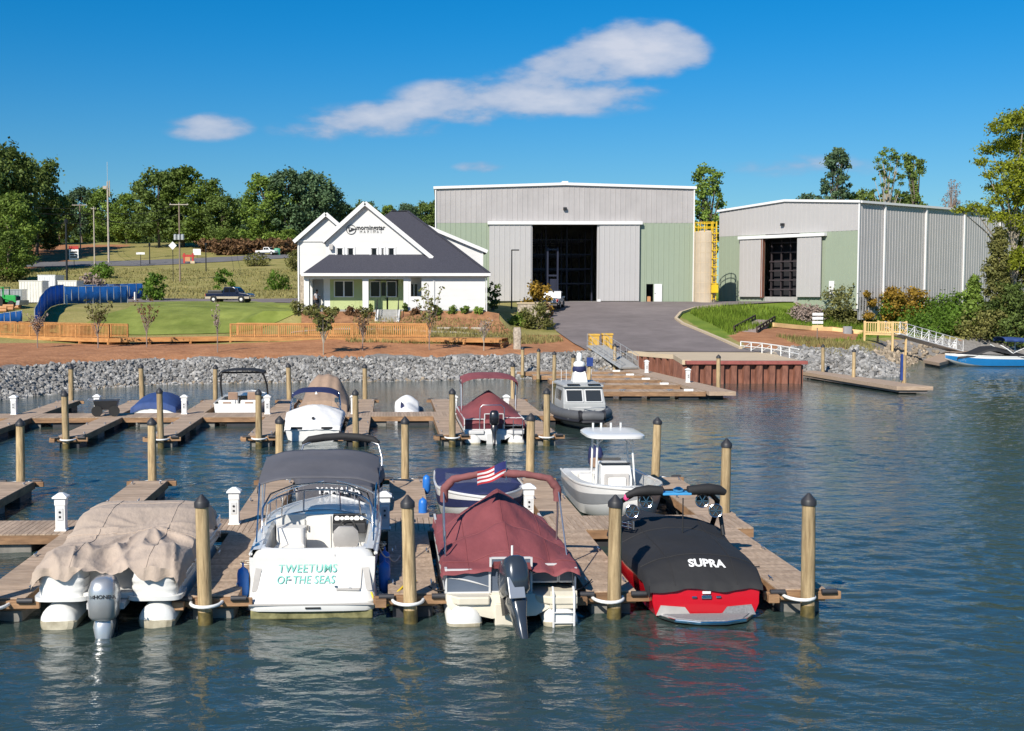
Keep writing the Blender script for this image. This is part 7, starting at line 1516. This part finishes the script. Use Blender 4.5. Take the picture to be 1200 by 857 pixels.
for px, bs, tp, w_, mat, lb in ((265, 352, 313, 26, 'leaf_bright', 'bright green young tree behind the parked pickup'), (183, 352, 318, 34, 'leaf_bright', 'bright green young tree right of the blue fences'), (327, 340, 318, 34, 'leaf_bright', 'bright green bush on the bank left of the house'), (118, 326, 308, 30, 'leaf_bright', 'green bush behind the blue fences'), (108, 352, 322, 30, 'twig_grey', 'grey twiggy tree before the blue fence'), (300, 312, 296, 30, 'leaf_olive', 'olive bush on the far bank'), (345, 318, 292, 24, 'leaf_olive', 'olive bush beside the left house wall, on the bank'), (13, 330, 314, 30, 'leaf_olive', 'olive bush behind the green tractor')):
    sh_(px, bs, tp, w_, mat, lb, n=700, size=.3, group='bushes beyond the lawn')
random.seed(31)
for k, px in enumerate(range(245, 345, 12)):
    sh_(px+random.uniform(-3, 3), 297+random.uniform(-2, 2), 280, 22, 'leaf_red', 'reddish brown roadside thicket left of the house, number %s from the left' % ('one', 'two', 'three', 'four', 'five', 'six', 'seven', 'eight', 'nine')[k], n=500, size=.5, group='brown thicket beside the road')
# ------------------------------------------------------------------ rough grass
def grass(name, n, pick, hh, wd, mat, label):
    V = np.zeros((n, 3, 3)); k = 0
    while k < n:
        q = pick()
        if q is None: continue
        x, y = q; z = h(x, y); a = random.uniform(0, PI); s = random.uniform(.5, 1.3); t = s*hh
        V[k] = [(x-math.cos(a)*wd*s, y-math.sin(a)*wd*s, z-.02), (x+math.cos(a)*wd*s, y+math.sin(a)*wd*s, z-.02), (x+random.uniform(-.4, .4)*t, y+random.uniform(-.4, .4)*t, z+t)]; k += 1
    me = bpy.data.meshes.new(name); me.from_pydata(V.reshape(-1, 3).tolist(), [], np.arange(3*n).reshape(-1, 3).tolist()); me.materials.append(M_[mat]); o = bpy.data.objects.new(name, me); COL.objects.link(o); tag(o, label, 'grass', kind='stuff')
def inr(x0, x1, y0, y1, f=lambda x, y: True):
    def g():
        x, y = random.uniform(x0, x1), random.uniform(y0, y1)
        return (x, y) if f(x, y) else None
    return g
okd = lambda x, y: not inpoly(x, y, DRIVE) and pdist(x, y, DSEG) > .5 and shore_d(x, y) > 5 and not inpoly(x, y, RED_PAD)
grass('grass', 14000, inr(26, 66, 104, 135, lambda x, y: okd(x, y) and (x-26)*.75+(y-104) > 4), .5, .05, 'grass_lush', 'tall bright grass right of the asphalt driveway')
grass('grass', 9000, inr(-8, 12.5, 96, 107, lambda x, y: okd(x, y) and shore_d(x, y) > 8.2), .28, .05, 'grass_rough', 'rough grass between the boardwalk and the driveway')
grass('grass', 16000, inr(-85, -12, 158, 232, lambda x, y: True), .28, .10, 'grass_rough', 'dry rough grass on the bank beyond the parking lot')
grass('grass', 2500, inr(30, 42, 94, 108, lambda x, y: shore_d(x, y) > 2.5), .35, .05, 'grass_rough', 'weeds on the point above the pale riprap')
# ------------------------------------------------------------------ poles, signs and lamps
def pole_at(px, base, top): P = at(px, base); return P, (base-top)*P.y/F, F/P.y
def upole(px, base, top, label, arm=1.1, mat='pole_wood', transformers=0, r_=.15, arms=1):
    P, ht, s = pole_at(px, base, top); T = thing('utility_pole', label, 'pole', P, 0, 'utility poles along the road'); MB().tube([(0, 0, -.3), (0, 0, ht)], [r_, r_*.75], 8).build('pole', mat, T, smooth=60)
    for k in range(arms):
        if arm: c_ = MB().box(0, -.12, ht-.4-.9*k, arm*2, .12, .14).build('crossarm', 'pole_pale', T); [MB().lathe([(.05, 0), (.06, .1), (.03, .2)], 6, (x, -.12, ht-.33-.9*k)).build('insulator', 'concrete_grey', c_) for x in (-arm*.9, 0, arm*.9)]
    for k in range(transformers): MB().lathe([(.05, 0), (.28, .04), (.28, .9), (.1, 1.0)], 10, ((k-1)*.62, -.4, ht-6.4)).build('transformer', 'pole_steel', T, smooth=50)
    return P, ht
pw = {}
pw['tall'] = upole(127.5, 308, 214, 'tallest pale utility pole at the left, with a box and whip antenna near its top', 0, 'pole_pale', r_=.22); T = bpy.data.objects['utility_pole']
MB().box(-.5, 0, pw['tall'][1]-1.2, .8, .5, .6).build('equipment_box', 'pole_pale', T); MB().tube([(0, 0, pw['tall'][1]), (0, 0, pw['tall'][1]+4)], .05, 5).build('antenna', 'pole_steel', T); MB().tube([(.4, 0, pw['tall'][1]-3), (.4, 0, pw['tall'][1]+.2)], .12, 6).build('antenna', 'pole_pale', T)
pw['b'] = upole(111, 316, 243, 'thin bare utility pole left of the tallest pale pole', .5, 'pole_pale'); pw['a'] = upole(94.5, 298, 239, 'wooden crossarm pole left of the thin bare utility pole', 1.7, 'pole_wood'); pw['c'] = upole(211, 330, 238, 'utility pole carrying transformers below a wide crossarm', 1.6, 'pole_wood', 3); pw['d'] = upole(313, 280, 239, 'far crossarm utility pole before the big clump by the house', 1.8, 'pole_wood')
for k, (a, b_, dz) in enumerate((('a', 'b', 0), ('b', 'c', 0), ('c', 'd', 0))):
    for z in (0, 1.6):
        A = pw[a][0]+Vector((0, 0, pw[a][1]-.3-z)); B = pw[b_][0]+Vector((0, 0, pw[b_][1]-.3-z)); tag(MB().tube([A.lerp(B, q/12)-Vector((0, 0, 1.4*4*(q/12)*(1-q/12))) for q in range(13)], .03, 4).build('power_line', 'black_plastic'), '%s power line between %s' % ('upper' if z == 0 else 'lower', ('the crossarm pole and the thin pole', 'the thin pole and the transformer pole', 'the transformer pole and the far pole')[k]), 'wire', 'power lines')
for k, dz in enumerate((0., 1.1, 2.8)):
    A = pw['b'][0]+Vector((0, 0, pw['b'][1]-.4-dz)); B = Vector((-110, A.y-5, A.z+3.0)); tag(MB().tube([A.lerp(B, q/12)-Vector((0, 0, .9*4*(q/12)*(1-q/12))) for q in range(13)], .035, 4).build('power_line', 'black_plastic'), ('highest', 'middle', 'lowest')[k]+' power line running left out of the frame', 'wire', 'power lines')
def lamp(px, base, top, label, arm=.5, r_=.06, head='box', Y=None):
    P, ht, s = pole_at(px, base, top); T = thing('lamp_post', label, 'lamp', P, 0, 'black lamp posts'); MB().tube([(0, 0, -.2), (0, 0, ht)], [r_*1.3, r_], 8).build('pole', 'pole_black', T, smooth=60)
    if head == 'box': MB().box(arm*.6, 0, ht-.05, arm*1.4, .3, .12).build('lamp_head', 'pole_black', T, bevel=.02)
    else: MB().lathe([(.08, 0), (.22, .1), (.24, .4), (.1, .55), (.02, .62)], 8, (0, 0, ht-.1)).build('lantern', 'pole_black', T)
lamp(599.5, 362, 293, 'black lamp post before the grey sliding door of the large warehouse', .6); lamp(79, 354, 262, 'tall black lamp post before the blue fences', .0, .11, 'lantern'); lamp(9.5, 326, 276, 'black lamp post at the far left', 0, .12, 'lantern'); lamp(1025.5, 350, 299, 'black lamp post before the ribbed side wall', -.5, .06); lamp(896, 352, 297, 'black lamp post beside the doorway of the second warehouse', .0, .07, 'lantern'); lamp(175.5, 310, 288, 'small lantern post right of the tall pale pole', 0, .09, 'lantern'); lamp(241.5, 318, 288, 'small lantern post beside the road left of the house', 0, .09, 'lantern')
def sign(px, base, top, w_px, h_px, mat, label, shape='box', post='pole_black', txt=None, tm='white_letter', posts=1, name='sign'):
    P, ht, s = pole_at(px, base, top); T = thing(name, label, 'sign', P, 0, None); w_, hh = w_px/s, h_px/s
    for k in range(posts): x = 0 if posts == 1 else (-.5+k)*w_*.8; MB().tube([(x, 0, -.2), (x, 0, ht-.02)], .06, 6).build('post', post, T)
    if shape == 'box': b_ = MB().box(0, -.1, ht-hh/2, w_, .08, hh).build('board', mat, T)
    elif shape == 'oct': b_ = MB().lathe([(w_/2, -.12), (w_/2, -.08)], 8, (0, 0, ht-hh/2), 'y', PI/8).build('board', mat, T)
    else: b_ = MB().lathe([(w_/2, -.12), (w_/2, -.08)], 4, (0, 0, ht-hh/2), 'y').build('board', mat, T)
    if txt: text('lettering', txt, hh*.5, tm, b_, face_cam(0, -.15, ht-hh/2))
    return T, ht, w_, hh
T, ht, w_, hh = sign(87, 315, 289, 11, 16, 'sign_white', 'white roadside sign with a red top and dark lettering lines', posts=1)
MB().box(0, -.16, ht-hh*.1, w_*1.02, .04, hh*.22).build('header', 'sign_red', T)
for k in range(3): MB().box(0, -.16, ht-hh*(.42+.18*k), w_*.75, .04, hh*.09).build('text_line', 'dark_letter', T)
T, ht, w_, hh = sign(29, 311, 300, 5.5, 9, 'sign_white', 'small white sign with a red mark on the orange clay bank'); MB().box(0, -.16, ht-hh*.5, w_*.4, .04, hh*.3).build('mark', 'sign_red', T)
sign(203, 330, 283.5, 9.5, 9.5, 'sign_white', 'diamond warning sign on a tall post left of the house', 'dia'); T, ht, w_, hh = sign(818, 346, 323, 6.2, 6.2, 'sign_red', 'red octagonal stop sign before the tan tank', 'oct', txt='STOP')
sign(231, 302, 292, 9, 7, 'sign_white', 'white real estate board beside the red sign frame'); sign(165, 312, 296, 10, 2.5, 'sign_white', 'flat white street name sign right of the tall pale pole')
T = thing('entrance_sign', 'red H shaped sign frame with a small hanging board by the road', 'sign', at(221, 309)); s = F/T.location.y
for x in (-5, 5): MB().box(x/s, 0, 6/s, 2/s, .3, 12/s).build('post', 'sign_red', T)
MB().box(0, 0, 9/s, 14/s, .2, 2.5/s).build('beam', 'sign_red', T); MB().box(-1/s, -.1, 5/s, 6/s, .1, 5/s).build('board', 'pipe_orange', T); MB().box(5/s, -.1, 1.5/s, 5/s, .6, 3/s).build('base', 'concrete_tan', T)
P = at(325, 299); s = F/P.y; tag(MB().loft([rring(0, 0, z/s, w_/s, w_/s*.7) for z, w_ in ((0, 4), (7, 4), (8, 3))]).build('utility_cabinet', 'sign_green', loc=P, smooth=40), 'green utility cabinet beside the far white car', 'cabinet')
# ------------------------------------------------------------------ vehicles
def pickup(P, rz, label, body, low, sc=1., group=None, name='pickup_truck'):
    T = thing(name, label, 'truck', P, rz, group); T.scale = (sc,)*3      # nose towards +x
    prof = [(-2.85, .62), (-2.85, 1.12), (-.62, 1.16), (-.45, 1.84), (-.2, 1.92), (.75, 1.90), (1.05, 1.78), (1.55, 1.22), (2.55, 1.10), (2.82, .98), (2.86, .55), (2.3, .5), (-2.3, .5)]
    o = MB().prismy(prof, -.95, .95).build('body', body, T, bevel=.06)
    MB().span(-2.7, -.7, -.82, .82, 1.10, 1.175).build('cargo_bed', 'black_plastic', o)
    for s in (-1, 1):
        MB().span(-2.87, 2.84, s*.955-.02, s*.955+.02, .48, .74).build('lower_trim', low, o)
        MB().prismy([(-.38, 1.25), (-.30, 1.74), (.25, 1.76), (.25, 1.25)], s*.955-.012, s*.955+.012).build('window', 'window_glass', o); MB().prismy([(.33, 1.25), (.33, 1.76), (.78, 1.74), (1.38, 1.27)], s*.955-.012, s*.955+.012).build('window', 'window_glass', o)
        MB().box(1.25, s*1.05, 1.28, .15, .2, .16).build('mirror', body, o, bevel=.02); MB().box(2.82, s*.7, .86, .1, .35, .18).build('headlight', 'chrome', o); MB().box(-2.86, s*.82, .9, .06, .2, .35).build('tail_light', 'sign_red', o)
        for x in (-1.75, 1.85):
            MB().lathe([(.44, -.16), (.44, .16)], 18, (x, s*.86, .44), 'y').build('wheel_arch', 'black_plastic', o); w_ = MB().lathe([(.22, -.13), (.36, -.14), (.4, -.1), (.4, .1), (.36, .14), (.22, .13)], 20, (x, s*.92, .4), 'y').build('wheel', 'tyre', T, smooth=40); MB().lathe([(.04, -.15), (.22, -.12), (.22, .12), (.04, .15)], 12, (x, s*.925, .4), 'y').build('rim', 'alu_painted', w_)
    MB().prismx([(-.85, 1.24), (.85, 1.24), (.74, 1.80), (-.74, 1.80)], 1.28, 1.33).xf(Matrix.Translation((1.28, 0, 1.5)) @ Matrix.Rotation(R(-40), 4, 'Y') @ Matrix.Translation((-1.25, 0, -1.5))).build('windscreen', 'window_glass', o)
    MB().span(2.84, 2.95, -.9, .9, .5, .68).build('bumper', 'chrome', o); MB().span(-2.97, -2.86, -.9, .9, .52, .68).build('bumper', 'chrome', o)
    return T
P = at(270, 354.8); pickup(P, R(-14), 'dark navy pickup with tan lower trim parked beyond the lawn', 'car_navy', 'car_tan', 54/(F/P.y)/5.6)
MB().box(-1.7, 0, 1.3, 1.9, 1.5, .4).build('bed_load', 'black_plastic', bpy.data.objects['pickup_truck'], bevel=.1)
P = gd(651, 362); pickup(Vector((P.x-.3, P.y, drive_z(P.y))), R(78), 'white flatbed truck partly hidden behind the driveway bushes', 'car_white', 'car_silver', 1.0)
P = at(313, 299); pickup(P, R(-25), 'far white car beside the green utility cabinet', 'car_white', 'car_silver', .9, name='parked_car')
# propane tank
P = at(860, 349.5); s = F/P.y; T = thing('propane_tank', 'pale horizontal gas tank left of the second warehouse', 'tank', P, R(8)); r_ = 5.2/s; Lh = 17/s
MB().lathe([(.02, -Lh), (r_*.7, -Lh+r_*.3), (r_, -Lh+r_), (r_, Lh-r_), (r_*.7, Lh-r_*.3), (.02, Lh)], 18, (0, 0, r_+.25), 'x').build('vessel', 'pedestal_white', T, smooth=50)
for x in (-.6, .6): MB().box(x*Lh, 0, .25, .25, r_*1.4, .6).build('saddle', 'concrete_grey', T)
for k, px in enumerate((882, 905, 912)):
    P = at(px, 350.5); tag(MB().loft([rring(0, 0, z, .55, .45) for z in (0, .1, .9, 1.0)]).build('waste_bin', 'black_plastic', loc=P, smooth=40), ('black bin beside the gas tank', 'black bin below the doorway of the second warehouse', 'black bin right of the doorway of the second warehouse')[k], 'bin', 'black bins')
# ------------------------------------------------------------------ construction yard at the left
def tarp_fence(label, A, B, hh, n=10, curve=0, mat='tarp_blue'):
    A, B = Vector(A), Vector(B); T = thing('screen_fence', label, 'fence', (0, 0, 0), 0, 'blue screened construction fences'); d = B-A; nn = Vector((-d.y, d.x, 0)).normalized()
    P = []
    for k in range(n*3+1):
        q = A+d*(k/(n*3))+nn*(curve*math.sin(PI*k/(n*3))+.03*math.sin(k*1.3)); P.append(Vector((q.x, q.y, h(q.x, q.y))))
    rs = [[p+Vector((0, .04*math.sin(i*1.7+z*3), z)) for i, p in enumerate(P)] for z in (.05, hh*.5, hh)]
    o = MB().loft(rs, False, False).build('screen', mat, T, smooth=70); sm = o.modifiers.new('thick', 'SOLIDIFY'); sm.thickness = .03
    for p in P[::3]: MB().tube([p-Vector((0, 0, .2)), p+Vector((0, 0, hh+.08))], .045, 6).build('post', 'pole_steel', T)
    MB().tube([p+Vector((0, 0, hh+.02)) for p in P], .035, 5).build('top_rail', 'pole_steel', T)
def xy(px, Y): return ((px-CX)*Y/F, Y, 0)
tarp_fence('blue screened fence receding beside the left edge of the lawn', xy(41, 104), xy(75, 126), 2.0, 8, .3)
tarp_fence('blue screened fence behind the tall black lamp post', xy(76, 127), xy(150, 132), 1.85, 9)
tarp_fence('blue screened fence furthest back, right of the white containers', xy(96, 150), xy(168, 156), 2.0, 9)
tarp_fence('low blue screened fence at the left frame edge behind the boardwalk', xy(-30, 106), xy(26, 108), 1.1, 8)
def crate(px, Y, w_, d_, hh, mat, label, name='container'):
    x = (px-CX)*Y/F; z = h(x, Y); T = thing(name, label, 'container', (x, Y, z), R(random.uniform(-6, 6))); b_ = MB(); n = int(w_/.3); 
    for k in range(n): b_.box(-w_/2+(k+.5)*w_/n, 0, hh/2, w_/n*.62, d_+.08, hh*.94)
    o = MB().box(0, 0, hh/2, w_, d_, hh).build('shell', mat, T); b_.build('ribs', mat, o); MB().box(0, 0, hh+.04, w_+.1, d_+.1, .1).build('lid', mat, o)
crate(41, 140, 2.6, 3, 2.5, 'container_white', 'white ribbed container at the left behind the blue fence'); crate(84, 142, 2.2, 3, 2.5, 'container_white', 'white ribbed container beside the tall black lamp post'); crate(61, 150, 2.2, 3, 3.2, 'car_white', 'pale box trailer between the two ribbed containers', 'box_trailer'); crate(17, 132, 2.3, 2, 1.5, 'car_silver', 'grey equipment box behind the green tractor')
P = at(9, 361); T = thing('tractor', 'green compact tractor loader at the left frame edge', 'tractor', P, R(-15)); T.scale = (.95,)*3
MB().loft([[(x, -w_, z0_), (x, w_, z0_), (x, w_, z1_), (x, -w_, z1_)] for x, w_, z0_, z1_ in ((-.9, .4, .6, 1.0), (-.1, .42, .6, 1.35), (1.1, .40, .6, 1.3), (1.25, .34, .7, 1.15))]).build('hood', 'tractor_green', T, bevel=.05)
MB().span(1.2, 1.3, -.36, .36, .6, 1.2).build('grille', 'black_plastic', T); m = MB()
for x in (-.9, -.05):
    for s in (-1, 1): m.tube([(x, s*.5, .9), (x-.05, s*.5, 2.1)], .05, 6)
m.span(-1.05, .0, -.6, .6, 2.08, 2.16); m.build('canopy', 'tractor_green', T); MB().box(-.6, 0, 1.05, .45, .5, .12).build('seat', 'black_plastic', T)
for s in (-1, 1): MB().lathe([(.2, -.16), (.62, -.16), (.62, .16), (.2, .16)], 18, (-.6, s*.66, .62), 'y').build('rear_wheel', 'tyre', T, smooth=40); MB().lathe([(.12, -.12), (.38, -.12), (.38, .12), (.12, .12)], 16, (.85, s*.6, .38), 'y').build('front_wheel', 'tyre', T, smooth=40); MB().bar((-.3, s*.5, 1.1), (1.5, s*.5, .6), .1, .14).build('loader_arm', 'tractor_green', T)
MB().prismy([(1.5, .3), (1.9, .3), (2.0, .8), (1.6, .75)], -.8, .8).build('bucket', 'pole_steel', T)
for k in range(3):
    P = at(2+8*k, 366-2*k); T = thing('pipe_bundle', ('leftmost', 'middle', 'rightmost')[k]+' orange pipe bundle before the green tractor', 'pipes', P, R(5), 'pipe bundles')
    for i, (x, z) in enumerate(((-.2, .16), (.12, .16), (-.04, .43))): MB().lathe([(.1, -.5), (.16, -.5), (.16, .5), (.1, .5)], 12, (0, x, z), 'x').build('pipe', 'pipe_orange', T, smooth=40)
P = at(97, 354); s = F/P.y; tag(MB().lathe([(.35, 0), (.35, .05), (.24, .1), (.2, .9), (.26, .95), (.2, 1.15), (.05, 1.3)], 12).build('fire_hydrant', 'sign_red', loc=P, smooth=50), 'red fire hydrant before the blue fence at the lawn edge', 'hydrant')
for px, lb in ((78, 'short white marker post on the lawn below the black lamp post'), (158, 'short white marker post at the right end of the blue fences'), (172, 'short white marker post near the bright green young tree')):
    P = at(px, 357 if px < 100 else 352); tag(MB().lathe([(.10, 0), (.10, .95), (.04, 1.05)], 8).build('marker_post', 'pedestal_white', loc=P), lb, 'post', 'white marker posts')
# speckled stone post and low stone monument by the driveway
P = at(606, 409); tag(MB().loft([rring(0, 0, z, w_, w_, 8, .5) for z, w_ in ((-.2, .32), (.6, .3), (1.2, .34), (1.7, .27))]).build('stone_post', 'stone_veneer', loc=P), 'speckled stone post left of the ochre gate pillars', 'post')
P = at(625, 372); T = thing('stone_monument', 'low stone sign wall hidden in the bushes beside the driveway', 'wall', P); MB().box(0, 0, .6, 3.2, .6, 1.6).build('wall', 'stone_veneer', T); MB().box(0, 0, 1.45, 3.4, .75, .14).build('coping', 'concrete_tan', T)
# wheel stops of the walk below the house
for k, px in enumerate((520, 540, 560)):
    P = at(px, 386.5); tag(MB().box(0, 0, .12, 1.2, .25, .2).build('kerb_stone', 'concrete', loc=P, bevel=.02), ('left', 'middle', 'right')[k]+' pale kerb stone on the grass below the house wall', 'kerb stone', 'pale kerb stones')
BED = [(hx(352, 104), 104.6), (hx(440, 104), 104.6), (hx(440, 107), 107.9), (hx(352, 107), 107.9)]; drape('planting_bed', BED, 'mulch', .05); BED2 = [(hx(470, 104), 104.6), (hx(585, 104), 104.6), (hx(585, 108), 108.0), (hx(470, 107), 108.0)]; drape('planting_bed', BED2, 'mulch', .05)
WK = [(hx(340, 101.5), 102.6), (hx(440, 102), 103.4), (hx(585, 102), 103.2), (hx(585, 102), 102.3), (hx(440, 102), 102.4), (hx(340, 101.5), 101.9)]; drape('path', WK, 'concrete', .06)
